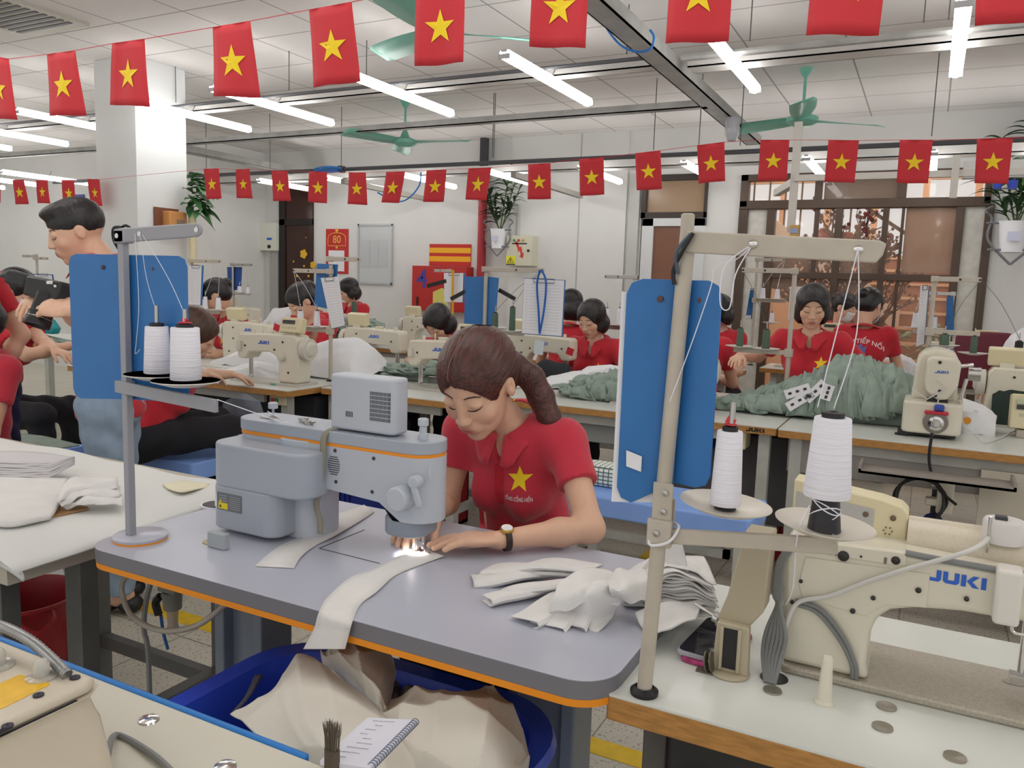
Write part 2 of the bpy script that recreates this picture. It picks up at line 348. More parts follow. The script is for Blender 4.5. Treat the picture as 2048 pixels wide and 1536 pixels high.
struct('stairs', stairs, [st, st2, sw])
b = MB(); b.prism([(-2.5, 2.75), (-2.5, 2.45), (-.3, .95), (-.3, 1.25)], (0, 10.4, 0), (1, 0, 0), (0, 0, 1), (0, .12, 0)); b.bb((X1+.12, 8.9, 0), (X1+.55, 9.05, 2.6))
struct('stair_stringer', b, mat('pale_stringer', '#d8cfc4', .6))
b = MB()
for i in range(12): x = -2.45+.19*i; z0 = 2.72-(x+2.5)*.68; b.bb((x, 10.44, z0), (x+.02, 10.46, z0+.85))
b.bar((-2.5, 10.45, 3.58), (-.3, 10.45, 2.08), .03, .04)
for i in range(7): x = .5+.13*i; b.bb((x, 9.6, .3), (x+.02, 9.62, 2.0))
struct('stair_railing', b, black)
# ---- ceiling rails, cable trays, pipes
galv = mat('galvanised_tray', '#a3a3a0', .45, metal=.3, var=.15, vscale=9); wpipe = mat('white_trunking', '#cbc9c6', .5, var=.06, vscale=6); dpipe = mat('dark_pipe', '#55555a', .5)
def trayX(name, y, z, x0, x1, w, t, m, label):
    b = MB(); b.bb((x0, y-w/2, z), (x1, y+w/2, z+.008)); b.bb((x0, y-w/2, z), (x1, y-w/2+.006, z+t)); b.bb((x0, y+w/2-.006, z), (x1, y+w/2, z+t))
    o = solo(name, b, m, label, 'cable tray'); return o
trayX('cable_tray', 4.62, 2.62, -12.9, -1.46, .10, .06, wpipe, 'white cable trunking crossing above the nearest row of ceiling tubes, left of the diagonal tray')
trayX('cable_tray', 4.66, 2.60, -1.32, 2.6, .14, .07, wpipe, 'white cable trunking above the tubes, right of the diagonal tray')
trayX('cable_tray', 5.62, 2.60, -12.9, -1.46, .07, .05, galv, 'grey cable tray crossing between the two rows of ceiling tubes')
trayX('cable_tray', 7.25, 2.46, -7.8, 3.0, .16, .07, wpipe, 'white trunking over the far row of tubes near the back wall')
b = MB(); b.bb((-1.50, -2.5, 2.60), (-1.38, 7.14, 2.608)); b.bb((-1.50, -2.5, 2.60), (-1.492, 7.14, 2.67)); b.bb((-1.388, -2.5, 2.60), (-1.38, 7.14, 2.67))
solo('cable_tray', b, galv, 'wide galvanised cable tray running from the front ceiling towards the window wall', 'cable tray')
b = MB(); b.bb((-6.9, 5.7, 2.58), (-6.78, 7.9, 2.588)); b.bb((-6.9, 5.7, 2.58), (-6.892, 7.9, 2.65)); b.bb((-6.788, 5.7, 2.58), (-6.78, 7.9, 2.65))
solo('cable_tray', b, galv, 'grey cable tray running towards the back wall right of the column', 'cable tray')
b = MB(); b.tube([(-12.9, 4.36, 2.61), (-1.5, 4.36, 2.61)], .012, 8); solo('ceiling_pipe', b, dpipe, 'thin dark pipe in front of the near white trunking', 'pipe')
b = MB(); b.tube([(-1.3, 4.40, 2.60), (2.6, 4.40, 2.60)], .02, 8); solo('ceiling_pipe', b, galv, 'galvanised pipe across the upper right ceiling', 'pipe')
b = MB(); b.tube([(-9.5, 6.2, 2.40), (-6.0, 6.2, 2.40), (2.8, 6.2, 2.385)], .018, 8)
for x in (-5.1, -8.2): b.box((x, 6.2, 2.4), (.05, .06, .06))
solo('ceiling_pipe', b, dpipe, 'long dark horizontal pipe behind the far string of flags', 'pipe')
# small brackets hanging from the far trunking
br2 = mat('grey_bracket', '#9a958d', .5)
for px, y0, py in ((640, 380, 0), (1095, 380, 0)): pass
for n_, x in enumerate((-5.25, -3.35)):
    solo('bracket_arm', MB().bar((x, 6.4, 2.32), (x+.02, 7.9, 2.30), .05, .05), br2, ['grey bracket arm below the pipe, left of the hanging wall plant', 'grey bracket arm below the pipe, right of the hanging wall plant'][n_], 'bracket')
# drop wires
wire = mat('grey_wire', '#5c5c5c', .5)
k = 0; ORD = ['leftmost', 'second', 'third', 'fourth', 'fifth', 'sixth', 'seventh', 'eighth', 'ninth', 'tenth', 'eleventh', 'twelfth', 'thirteenth', 'fourteenth', 'fifteenth', 'rightmost']
for px, p0, p1 in sorted(((350, 0, 205), (578, 0, 180), (733, 30, 255), (683, 220, 300), (990, 190, 260), (985, 260, 340), (1255, 0, 150), (1310, 180, 300), (1500, 40, 110), (1847, 0, 95), (1880, 135, 300), (1400, 210, 290), (540, 240, 340), (1860, 270, 340), (412, 230, 330), (1483, 205, 290))):
    Y = 4.5 if p0 < 150 else 6.1; a = ony(px, (p0+p1)/2, Y)
    b = MB(); b.tube([(a.x, Y, CZ), (a.x, Y, (2.68 if Y < 5 else 2.42))], .0035, 5)
    solo('drop_wire', b, wire, 'thin ceiling drop wire, '+ORD[k]+' of the sixteen counted from the left', 'wire', 'drop wires holding the ceiling trays'); k += 1
# ---- ceiling tubes
tube_e = mat('glowing_tube', (1, .985, .96, 1), .5, emit=TUBE); tube_h = mat('tube_housing', '#c9c9cc', .5)
def tube_light(x, y0, y1, z, label, group):
    t = thing('tube_light', label, 'ceiling light', (x, (y0+y1)/2, z), group)
    L = y1-y0
    def half(u, v):
        a = math.pi*(1.5*u+.75); return (x+.032*math.cos(a), lerp(y0+.012, y1-.012, v), z+.014+.03*math.sin(a))
    b = MB(); b.grid(half, 11, 2); part('tube_diffuser', b, tube_e, t)
    b = MB(); b.bb((x-.018, y0, z+.022), (x+.018, y1, z+.036)); b.bb((x-.034, y0, z-.012), (x+.034, y0+.01, z+.014)); b.bb((x-.034, y1-.01, z-.012), (x+.034, y1, z+.014)); part('tube_housing', b, tube_h, t, bev=.002)
    b = MB(); b.tube([(x, y0+.5*L, z+.03), (x+.02, y0+.52*L, z+.09)], .003, 5); part('hanger', b, wire, t); return t
for i, x in enumerate((-8.4, -7.5, -6.35, -5.12, -4.25, -3.16, -2.10, -1.03, .02)):
    tube_light(x, 3.86, 5.05, 2.55, 'glowing LED batten of the near row, '+['far left, leftmost of the row', 'far left, second from the left edge', 'ending at the left face of the column', 'right above the white column', 'first to the right of the column', 'between the fifth and sixth big flag', 'right of the big flag over the seamstress', 'right of the diagonal cable tray', 'upper right corner, seen almost end on'][i], 'near row of ceiling tubes')
for i, x in enumerate((-6.7, -5.75, -4.78, -3.8, -2.85, -1.92, -.95, -.07, .62)):
    tube_light(x, 6.72, 7.75, 2.40, 'glowing LED batten of the far row, '+['leftmost, right of the column', 'over the dark brown door', 'left of the hanging wall plant', 'over the hanging wall plant', 'left of the door transom', 'over the door transom', 'over the left part of the window', 'over the right part of the window', 'rightmost, beside the window'][i], 'far row of ceiling tubes')
for i, (x, y0) in enumerate(((-11.9, 5.4), (-11.0, 5.4), (-10.1, 5.4), (-9.2, 5.4), (-11.3, 4.4), (-10.2, 4.4))):
    tube_light(x, y0, y0+1.1, 2.40 if y0 > 5 else 2.3, 'distant LED batten left of the column, '+['leftmost of the back row', 'second of the back row', 'third of the back row', 'rightmost of the back row', 'left one of the front pair', 'right one of the front pair'][i], 'distant tubes left of the column')
b = MB(); b.lathe([(.0, 0), (.05, 0), (.055, -.03), (.05, -.05), (.052, -.06), (.05, -.12), (.03, -.16), (0, -.17)], (-1.37, 6.0, 2.60), 20); solo('bulkhead_lamp', b, mat('frosted_lamp_glass', '#b9bbc2', .25), 'unlit round glass lamp under the end of the diagonal cable tray', 'lamp')
rr = [(-7.4, 1), (-6.35, 1), (-5.3, 1), (-4.25, 1), (-3.16, 1), (-2.1, 1), (-1.03, 1), (.02, 1), (1.1, 1), (1.1, 3.86), (-4.25, -1.6), (-3.16, -1.6), (-2.1, -1.6), (-1.03, -1.6), (.02, -1.6), (1.1, -1.6), (2.2, 1), (2.2, -1.6)]
for x, y0 in rr: tube_light(x, y0, y0+1.19, 2.55, 'glowing LED batten of the rows overhead and behind, out of view', 'overhead rows of ceiling tubes')
# bracket frame hanging in front of window
b = MB(); fc = mat('pale_hanging_frame', '#c4c0b8', .5)
A = ony(1590, 355, 5.6); B = ony(1590, 465, 5.6); b.bb((A.x-.025, 5.58, B.z), (A.x+.025, 5.6, A.z+.35)); C = ony(2048, 358, 5.6); b.bb((A.x, 5.56, C.z+.02), (C.x+.6, 5.6, C.z+.06)); D_ = ony(1912, 330, 5.6); b.bb((D_.x-.02, 5.54, D_.z-.2), (D_.x+.02, 5.58, D_.z+.05))
b.bar((A.x-.28, 6.6, A.z+.02), (A.x, 5.6, A.z-.03), .05, .05)
solo('hanging_frame', b, fc, 'pale steel frame hanging in front of the brown window', 'frame')
tt = thing('switch_block', 'wooden block with two small sockets at the foot of the hanging frame', 'socket', tuple(ony(1589, 462, 5.57)))
q = ony(1589, 462, 5.57); part('socket_block', MB().box(q, (.055, .03, .075)), mat('tan_wood', '#c39a58', .5), tt, bev=.003); part('socket_face', MB().box(q+Vector((0, -.017, 0)), (.045, .006, .03)), mat('blue_white_socket', '#8fa0c8', .4), tt)
for i, px in enumerate((1994, 2025)):
    q = ony(px, 378, 5.6); solo('blue_socket', MB().cyl(q, q+Vector((0, 0, .05)), .022, .026), mat('blue_socket_plastic', '#2742b5', .4), ['blue socket under the white trunking, left of two', 'blue socket under the white trunking, right of two'][i], 'socket')
trayX('cable_tray', 5.6, ony(2000, 356, 5.6).z, ony(1925, 350, 5.6).x, 2.6, .06, .1, wpipe, 'deep white trunking at the right edge carrying two blue sockets')
cb_ = mat('blue_cable', '#2f7fd0', .4)
q = ony(655, 343, 6.1); b = MB()
for k in range(4): b.tube([q+Vector(((.13+.01*k)*math.cos(t), .05*math.sin(t), .018*math.sin(t+k)+.006*k)) for t in [math.pi*2*i/24 for i in range(25)]], .008, 6)
solo('cable_coil', b, cb_, 'blue cable coiled on the pipe above the dark brown door', 'cable')
b = MB(); b.tube(smooth_path([ony(x, y, 3.9) for x, y in ((1192, -10), (1205, 40), (1235, 85), (1270, 103), (1300, 98), (1308, 75), (1300, 60))]), .006, 7); solo('blue_cable', b, cb_, 'blue cable looping below the front end of the diagonal tray', 'cable')
b = MB(); b.tube(smooth_path([ony(x, y, 6.1) for x, y in ((842, 345), (838, 372), (815, 398), (790, 402), (755, 385))]), .007, 6); solo('blue_cable', b, cb_, 'thin blue cable sagging between the far flags left of the wall plant', 'cable')
# air vent upper left
q = onz(40, 30, CZ-.01); b = MB(); b.bb((q.x-.4, q.y-.3, CZ-.02), (q.x+.25, q.y+.3, CZ))
t = thing('ceiling_vent', 'square slatted air vent in the upper left of the ceiling', 'vent', (q.x, q.y, CZ-.02)); part('vent_frame', b, mat('vent_plate', '#bdb9ae', .5), t)
b = MB()
for i in range(9): b.bar((q.x-.35, q.y-.24+.055*i, CZ-.022), (q.x+.2, q.y-.24+.055*i, CZ-.022), .028, .004)
part('vent_slat', b, darkgrey, t)
# ---- fans
fg = mat('mint_fan_enamel', '#83c9b6', .4)
def fan(hub, label, angs, pitch=0.):
    t = thing('ceiling_fan', label, 'fan', tuple(hub), 'mint green ceiling fans'); x, y, z = hub
    b = MB(); b.lathe([(0, -.05), (.06, -.048), (.11, -.02), (.11, .01), (.05, .035), (.03, .05), (0, .05)], hub, 24); part('motor_housing', b, fg, t)
    b = MB(); b.tube([(x, y, z+.05), (x, y, CZ-.06)], .011, 10); part('down_rod', b, fg, t)
    b = MB(); b.lathe([(.012, 0), (.03, .02), (.05, .06), (0, .06)], (x, y, CZ-.06), 16); b.lathe([(.045, 0), (.02, .06), (.012, .09)], (x, y, z+.035), 16); part('canopy', b, fg, t)
    for a in angs:
        c, s = math.cos(a), math.sin(a); d = Vector((c, s, 0)); n = Vector((-s, c, 0)); b = MB()
        def fn(u, v):
            r = lerp(.09, .62, v); w = .05+.035*math.sin(min(v*1.6, 1)*math.pi/2) if v < .95 else .06
            return Vector(hub)+d*r+n*((u-.5)*2*w)+Vector((0, 0, -.005+(u-.5)*.04))
        b.grid(fn, 3, 12); part('fan_blade', b, fg, t, solid=.004)
    return t
fan((-.92, 6.2, 2.6), 'mint green ceiling fan between the tubes at the upper right', [rad(a) for a in (38, 158, 278)])
fan((-4.3, 6.1, 2.6), 'mint green ceiling fan left of centre in front of the back wall', [rad(a) for a in (10, 130, 250)])
h = onz(880, 62, 2.68); fan((h.x, h.y, 2.68), 'mint green ceiling fan nearest the camera, half hidden by a big flag', [rad(a) for a in (38, 158, 278)])
# ---- red flags
fred = mat('flag_red', '#ca2f38', .75); FM = [fred, yellow]
def flag(tl, tr, bl, br_, Y, label, group, wob=.004, seed=0):
    rnd = random.Random(seed); ph = rnd.random()*6
    A, B, C, D = (ony(p[0], p[1], Y) for p in (tl, tr, bl, br_)); W = (B-A).length
    def srf(u, v, off=0):
        p = A.lerp(B, u).lerp(C.lerp(D, u), v); return p+Vector((0, -off+wob*math.sin(u*5+ph+v*2)*(v+.15)+.3*wob*math.sin(9*u+ph), 0))
    t = thing('flag', label, 'flag', tuple(A.lerp(B, .5)), group)
    b = MB(); b.grid(lambda u, v: srf(u, v), 9, 9); part('flag_cloth', b, fred, t, solid=.0006)
    Hh = (C-A).length; cu, cv = .5, .52; b = MB(); S = star2d(.31, .39); ctr = srf(cu, cv, .0022); vs = [ctr]+[srf(cu+x, cv-y*W/Hh, .0022) for x, y in S]
    b.add(vs, [(0, 1+(k+1) % 10, 1+k) for k in range(10)])
    part('yellow_star', b, yellow, t, smooth=False); return t
g1 = 'big red flags with a yellow star on the near string'
near = [((-35, 108), (17, 118), (-30, 236), (36, 240)), ((93, 109), (151, 101), (97, 232), (170, 231)), ((225, 87), (289, 78), (217, 209), (299, 214)), ((424, 55), (501, 42), (427, 193), (519, 195)), ((617, 20), (704, 4), (627, 176), (719, 162)), ((833, -22), (929, -34), (831, 133), (929, 125)), ((1069, -70), (1180, -78), (1058, 93), (1172, 97)), ((1342, -110), (1470, -115), (1332, 88), (1457, 82)), ((1632, -148), (1785, -150), (1612, 71), (1757, 70)), ((1960, -190), (2135, -190), (1949, 54), (2120, 35))]
for i, q in enumerate(near): flag(*q, 1.9, 'big red star flag on the near string, '+['cut by the left edge of the photo', 'second from the left', 'hanging in front of the white column', 'first to the right of the column', 'fifth from the left', 'above the seamstress, middle of the string', 'right of the middle, top cut off', 'left of the diagonal tray and its tube', 'second from the right, star mostly cut', 'at the upper right corner'][i], g1, .006, i)
g2 = 'small red flags with a yellow star on the far string'
far = [((-8, 358), (0, 358), (-6, 405), (2, 406)), ((24, 360), (48, 359), (31, 409), (57, 408)), ((72, 361), (95, 360), (74, 406), (100, 407)), ((123, 360), (148, 360), (128, 412), (152, 412)), ((175, 358), (199, 359), (181, 411), (205, 412)), ((407, 338), (438, 337), (412, 399), (442, 397)), ((472, 339), (499, 338), (472, 396), (505, 397)), ((543, 341), (575, 342), (545, 402), (581, 402)), ((618, 343), (654, 344), (617, 404), (655, 407)), ((697, 345), (732, 345), (695, 408), (734, 410)), ((772, 344), (811, 343), (763, 405), (798, 406)), ((853, 341), (893, 339), (847, 404), (888, 404)), ((937, 337), (983, 335), (930, 399), (973, 401)), ((1056, 329), (1101, 326), (1056, 399), (1102, 398)), ((1158, 318), (1207, 315), (1161, 392), (1209, 389)), ((1270, 307), (1321, 301), (1274, 381), (1324, 378)), ((1394, 291), (1449, 284), (1397, 367), (1450, 362)), ((1521, 280), (1579, 280), (1515, 362), (1573, 361)), ((1657, 280), (1718, 281), (1649, 363), (1709, 366)), ((1800, 280), (1866, 280), (1793, 366), (1856, 367)), ((1954, 278), (2026, 276), (1949, 366), (2016, 368))]
fl = ['cut by the left edge', 'second from the left', 'third from the left', 'fourth from the left', 'at the left edge of the column', 'first to the right of the column', 'second to the right of the column', 'third to the right of the column', 'over the dark brown door', 'fifth to the right of the column', 'slanting, sixth to the right of the column', 'seventh to the right of the column', 'slanting, over the hanging wall plant', 'above the ivory electrical box', 'over the plain wall left of the transom', 'over the left side of the door transom', 'over the right side of the door transom', 'just right of the round glass lamp', 'over the middle of the brown window', 'over the right part of the brown window', 'rightmost of the string']
for i, q in enumerate(far): flag(*q, 4.05, 'small red star flag, far string, '+fl[i], g2, .005, 50+i)
def string(pts, Y, r, label, m):
    P = [ony(x, y, Y) for x, y in pts]; b = MB(); b.tube(P, r, 5); solo('flag_string', b, m, label, 'string')
string([(-60, 125)]+[p for q in near for p in (q[0], q[1])]+[(2200, -230)], 1.9, .0012, 'red string carrying the big near flags', fred)
string([(-60, 360)]+[p for q in far for p in (q[0], q[1])]+[(2120, 274)], 4.05, .0012, 'thin red string carrying the small far flags', fred)
# ======================= NEAR WORKSTATION =======================
TZ = .775
lam = mat('grey_laminate', '#b7bac8', .3, var=.012, vscale=3); lamedge = mat('grey_table_edge', '#77767e', .45); orange = mat('orange_band', '#ee9216', .45)
def slab(o, x0, x1, y0, y1, z0, z1, r, m, name, parent):
    b = MB(); b.prism(rrect(x1-x0, y1-y0, r, 8, (x0+x1)/2, (y0+y1)/2), (0, 0, z0), (1, 0, 0), (0, 1, 0), (0, 0, z1-z0)); return part(name, b, m, parent, bev=.002, ang=30)
tm = thing('sewing_table', 'large grey sewing table with rounded corners and an orange band under its edge', 'table', (-.97, 1.33, 0))
gl2 = [lam, lamedge]
b = MB(); b.prism(rrect(1.20, .58, .07, 10, -.972, 1.345), (0, 0, TZ-.031), (1, 0, 0), (0, 1, 0), (0, 0, .031), 1, 0); part('tabletop', b, gl2, tm, bev=.0015, ang=30)
b = MB(); b.prism(rrect(1.198, .578, .07, 10, -.972, 1.345), (0, 0, TZ-.043), (1, 0, 0), (0, 1, 0), (0, 0, .012)); part('orange_band', b, orange, tm, ang=30)
legm = mat('slate_steel_leg', '#7c8795', .4, var=.05, vscale=8)
for lx, ly in ((-1.36, 1.34), (-.62, 1.42)):
    b = MB(); b.bb((lx-.075, ly-.05, .05), (lx-.045, ly+.05, TZ-.045)); b.bb((lx+.045, ly-.05, .05), (lx+.075, ly+.05, TZ-.045)); b.bb((lx-.05, ly-.02, .25), (lx+.05, ly+.02, TZ-.06))
    b.bb((lx-.06, ly-.055, .30), (lx+.06, ly-.02, .34)); b.bb((lx-.06, ly-.06, .0), (lx+.06, ly+.06, .03)); b.bb((lx-.075, ly-.28, .02), (lx+.075, ly+.22, .07)); part('leg', b, legm, tm, bev=.004)
part('crossbar', MB().bb((-1.3, 1.40, .13), (-.68, 1.44, .17)), darkgrey, tm)
b = MB(); b.bb((-1.16, 1.28, .63), (-1.08, 1.4, TZ-.044)); b.cyl((-1.12, 1.24, .66), (-1.12, 1.29, .66), .02); b.bb((-1.06, 1.3, .67), (-.9, 1.46, TZ-.044)); part('motor_box', b, mat('grey_motor_box', '#8b8f8c', .5), tm, bev=.004)
b = MB(); b.bb((-.86, 1.34, .46), (-.7, 1.5, TZ-.044)); part('control_box', b, black, tm, bev=.005)
# slots, plates, cup holder in the top
zt_ = TZ+.0012
b = MB()
def slot(p, q, w=.0022): b.bar((p[0], p[1], zt_-.001), (q[0], q[1], zt_-.001), w, .0012)
slot((-1.135, 1.312), (-.968, 1.306)); slot((-1.135, 1.312), (-1.135, 1.47)); part('seam', b, darkgrey, tm)
def disc(name, c, r, m, parent, h=.0016, ry=None, label=None):
    b = MB(); b.lathe([(r, 0), (r*.97, h), (r*.6, h*.8), (0, h*.5)], c, 24); return part(name, b, m, parent, label=label)
q = onz(421, 1018, TZ); b = MB(); b.prism([(x*1.0, y*1.0) for x, y in rrect(.085, .07, .034, 8)], (q.x-.01, q.y+.03, TZ), (1, 0, 0), (0, 1, 0), (0, 0, .003)); part('bobbin_winder_rim', b, paper, tm)
b = MB(); b.prism(rrect(.074, .06, .029, 8), (q.x-.01, q.y+.03, TZ+.003), (1, 0, 0), (0, 1, 0), (0, 0, .001)); part('dark_inset', b, darkgrey, tm)
for p in ((840, 1104), (808, 1094)): c = onz(p[0], p[1], TZ+.001); disc('needle_plate', (c.x, c.y, TZ), .016 if p[0] == 840 else .009, steel, tm)
c = onz(418, 1082, TZ); disc('brass_grommet', (c.x+.012, c.y+.0, TZ), .022, mat('brass_grommet', '#9b8d66', .35, metal=.6), tm)
# screen clamp on the table
q = onz(437, 1096, TZ); b = MB(); b.bb((q.x-.026, q.y-.008, TZ), (q.x+.026, q.y+.008, TZ+.036)); solo('cable_clip', b, mat('grey_clip', '#a3a9ae', .45), 'small grey upright plastic clip on the grey table in front of the machine', 'clip', bev=.003)
# ---- the grey machine
MY = 1.40
tmc = thing('sewing_machine', 'grey computerised sewing machine with orange stripe and upright screen box', 'sewing machine', (-1.15, MY, TZ))
g1_ = mat('light_grey_casing', '#a3aab6', .35); g2_ = mat('mid_grey_casing', '#8d95a1', .38); g3_ = mat('white_grey_casing', '#b9bfc9', .35); lbl = mat('grey_label', '#6c6f75', .5); yellowl = mat('yellow_label', '#e6cf1e', .5)
def pl(poly, y0, y1, m, name, par=tmc, bev=.006, mi=None, label=None):
    b = MB(); b.prism(poly, (0, y0, 0), (1, 0, 0), (0, 0, 1), (0, y1-y0, 0)); return part(name, b, m, par, bev=bev, seg=3, ang=35, label=label)
def stadium(x0, x1, yc, r, z0, z1, m, name, n=12, bev=.002):
    P = [(x1-r+r*math.cos(a), yc+r*math.sin(a)) for a in [-math.pi/2+math.pi*i/n for i in range(n+1)]]+[(x0+r+r*math.cos(a), yc+r*math.sin(a)) for a in [math.pi/2+math.pi*i/n for i in range(n+1)]]
    b = MB(); b.prism(P, (0, 0, z0), (1, 0, 0), (0, 1, 0), (0, 0, z1-z0)); return part(name, b, m, tmc, bev=bev, ang=30)
AX1, AX0 = -.878, -1.432
stadium(AX0, AX1, MY, .057, 1.004, 1.030, g1_, 'top_cover'); stadium(AX0+.002, AX1-.002, MY, .0555, .9955, 1.004, orange, 'orange_stripe', bev=0)
stadium(AX0+.004, -1.08, MY, .055, .90, .9955, g3_, 'rear_casing')
# arm body: loft with rounded right end following the profile
def armz(x):   # underside of the arm
    if x < -1.165: return .902
    if x < -1.0: return lerp(.902, .892, (x+1.17)/.17)
    if x < -.965: return lerp(.892, .862, (x+1.0)/.035)
    return .858
n = 14; r = .056; xs = [-1.20, -1.17, -1.12, -1.06, -1.0, -.985, -.965, -.945]+[AX1-r+r*math.cos(a) for a in [-math.pi/2+math.pi*i/n for i in range(n//2+1)]]
def outline():
    f = [(x, MY-r) for x in xs[:8]]; c = [(AX1-r+r*math.cos(a), MY+r*math.sin(a)) for a in [-math.pi/2+math.pi*i/n for i in range(n+1)]]; return f+c+[(x, MY+r) for x in xs[:8]][::-1]
ol = outline(); b = MB(); N_ = len(ol); rows = []
for t in (0, .04, .2, .5, .8, 1):
    for x, y in ol:
        z = lerp(armz(x), .997, t); k = 0 if t > .15 else (.15-t)*.05
        b.v.append((x, y, z))
R_ = 6
for i in range(R_-1):
    for j in range(N_): b.f.append((i*N_+j, i*N_+(j+1) % N_, (i+1)*N_+(j+1) % N_, (i+1)*N_+j)); b.m.append(0)
b.f.append(tuple(range(N_))[::-1]); b.m.append(0); b.f.append(tuple((R_-1)*N_+j for j in range(N_))); b.m.append(0)
part('arm_casing', b, g3_, tmc, ang=35)
# lower dark-grey nose around the needle
b = MB(); P = [(-.902+.04*math.cos(a)-.012, MY+.05*math.sin(a)) for a in [2*math.pi*i/24 for i in range(24)]]
b.prism([(-.955+(.088)*0+x, y) for x, y in rrect(.10, .108, .04, 6, .0, MY)], (0, 0, .822), (1, 0, 0), (0, 1, 0), (0, 0, .04)); part('nose_cover', b, g2_, tmc, bev=.006)
# column and motor cover
b = MB(); b.prism(rrect(.125, .12, .05, 8, -1.235, MY-.005), (0, 0, TZ), (1, 0, 0), (0, 1, 0), (0, 0, .225)); part('column', b, g3_, tmc, bev=.003, ang=30)
b = MB(); b.prism(rrect(.285, .14, .045, 8, -1.285, MY-.06), (0, 0, .885), (1, 0, 0), (0, 1, 0), (0, 0, .100)); part('motor_cover', b, g1_, tmc, bev=.006, ang=30, seg=3)
b = MB(); b.prism(rrect(.20, .125, .035, 8, -1.325, MY-.0665), (0, 0, .787), (1, 0, 0), (0, 1, 0), (0, 0, .10)); part('lower_casing', b, g1_, tmc, bev=.005, ang=30, seg=3)
b = MB(); b.cyl((-1.45, MY-.01, .93), (-1.425, MY-.01, .93), .05, .052, 28); part('handwheel', b, g3_, tmc, bev=.004)
# rating label (left open of readable text in the photo: fine lines only)
yf = MY-.0665-.0625-.0008
b = MB(); b.bb((-1.396, yf-.0006, .832), (-1.322, yf+.001, .872), 0); b.bb((-1.392, yf-.0012, .835), (-1.364, yf, .849), 1); b.bb((-1.404, yf-.001, .838), (-1.398, yf+.001, .868), 2)
for i in range(7): b.bb((-1.358, yf-.0012, .838+.0046*i), (-1.326, yf, .8390+.0046*i), 3)
for i in range(3): b.bb((-1.390, yf-.0012, .853+.006*i), (-1.366, yf, .8545+.006*i), 3)
b.prism([(-.004, 0), (.004, 0), (0, .007)], (-1.386, yf-.0014, .8385), (1, 0, 0), (0, 0, 1), (0, .0002, 0), 4); b.prism([(-.004, 0), (.004, 0), (0, .007)], (-1.386, yf-.0014, .8505), (1, 0, 0), (0, 0, 1), (0, .0002, 0), 1)
part('rating_label', b, [lbl, yellowl, paper, mat('label_lines', '#a5a8ad', .5), black], tmc, smooth=False)
# upright screen box
b = MB(); b.prism(rrect(.176, .06, .016, 6, -1.064, MY-.01), (0, 0, 1.034), (1, 0, 0), (0, 1, 0), (0, 0, .120)); part('screen_box', b, g3_, tmc, bev=.006, seg=3, ang=35)
yb = MY-.0402; b = MB()
for i in range(15):
    for j in range(7): x = -1.038+.0036*i; z = 1.062+.0092*j+(.0006*i if 0 else 0); b.bb((x, yb-.0006, z), (x+.0016, yb+.001, z+.0075))
for i in range(6): x = -1.103+.0034*i; b.bb((x, yb-.0006, 1.064), (x+.0013, yb+.001, 1.076))
part('vent_slots', b, darkgrey, tmc, smooth=False)
b = MB()
for i in range(9): h = math.sqrt(max(0, 1-((i-4)/5)**2))*.0165; b.bb((-1.122-h, MY-r-.0006, .935+.0048*i), (-1.122+h, MY-r+.001, .937+.0048*i))
part('speaker_slots', b, darkgrey, tmc, smooth=False)
b = MB()
for x, z in ((-1.119, .989), (-1.015, .985), (-1.116, .920), (-1.018, .912)): b.cyl((x, MY-r-.001, z), (x, MY-r+.002, z), .0042, n=12)
part('casing_screw', b, darkgrey, tmc)
# knobs on top
def knob(x, y, tall):
    b = MB()
    if tall: b.lathe([(.011, 0), (.011, .01), (.008, .012), (.008, .028), (.0115, .03), (.0115, .043), (.009, .045), (0, .045)], (x, y, 1.030), 20)
    else: b.lathe([(.006, 0), (.003, .003), (.003, .016), (.0115, .018), (.0115, .030), (.009, .032), (0, .032)], (x, y, 1.034), 20)
    part('pressure_knob', b, g3_, tmc)
knob(-.922, MY-.01, True); knob(-1.352, MY-.0, False)
b = MB(); b.tube(smooth_path([(-1.375, MY-.012, 1.034), (-1.37, MY-.022, 1.032), (-1.345, MY-.024, 1.031), (-1.33, MY-.015, 1.034)]), .0014, 6); b.lathe([(.014, 0), (.013, .003), (0, .003)], (-1.352, MY, 1.030), 18)
for k, (x, y) in enumerate(((-1.24, MY-.01), (-1.225, MY-.02), (-1.255, MY-.004))): b.lathe([(.010, 0), (.010, .004), (.004, .005), (.004, .009), (0, .009)], (x, y, 1.030+.003*(k == 0)), 16)
b.bar((-1.27, MY, 1.036), (-1.21, MY-.02, 1.036), .008, .003); part('thread_guide', b, steel, tmc)
# lever and round knob on the head
b = MB(); b.cyl((-.934, MY-r-.034, .915), (-.934, MY-r+.0, .915), .0255, .026, 28); part('round_knob', b, g3_, tmc, bev=.004, seg=3)
b = MB(); b.cyl((-.903, MY-r-.018, .952), (-.903, MY-r+.004, .952), .0135, .014, 20); b.bar((-.905, MY-r-.013, .948), (-.888, MY-r-.013, .902), .009, .014, (1, 0, 0)); part('presser_lever', b, g3_, tmc, bev=.003)
b = MB(); b.prism(rrect(.004, .034, .002, 4), (AX1-.008, MY-.036, .965), (.6, -.35, 0), (0, 0, 1), (.002, -.003, 0)); part('white_marking', b, paper, tmc)
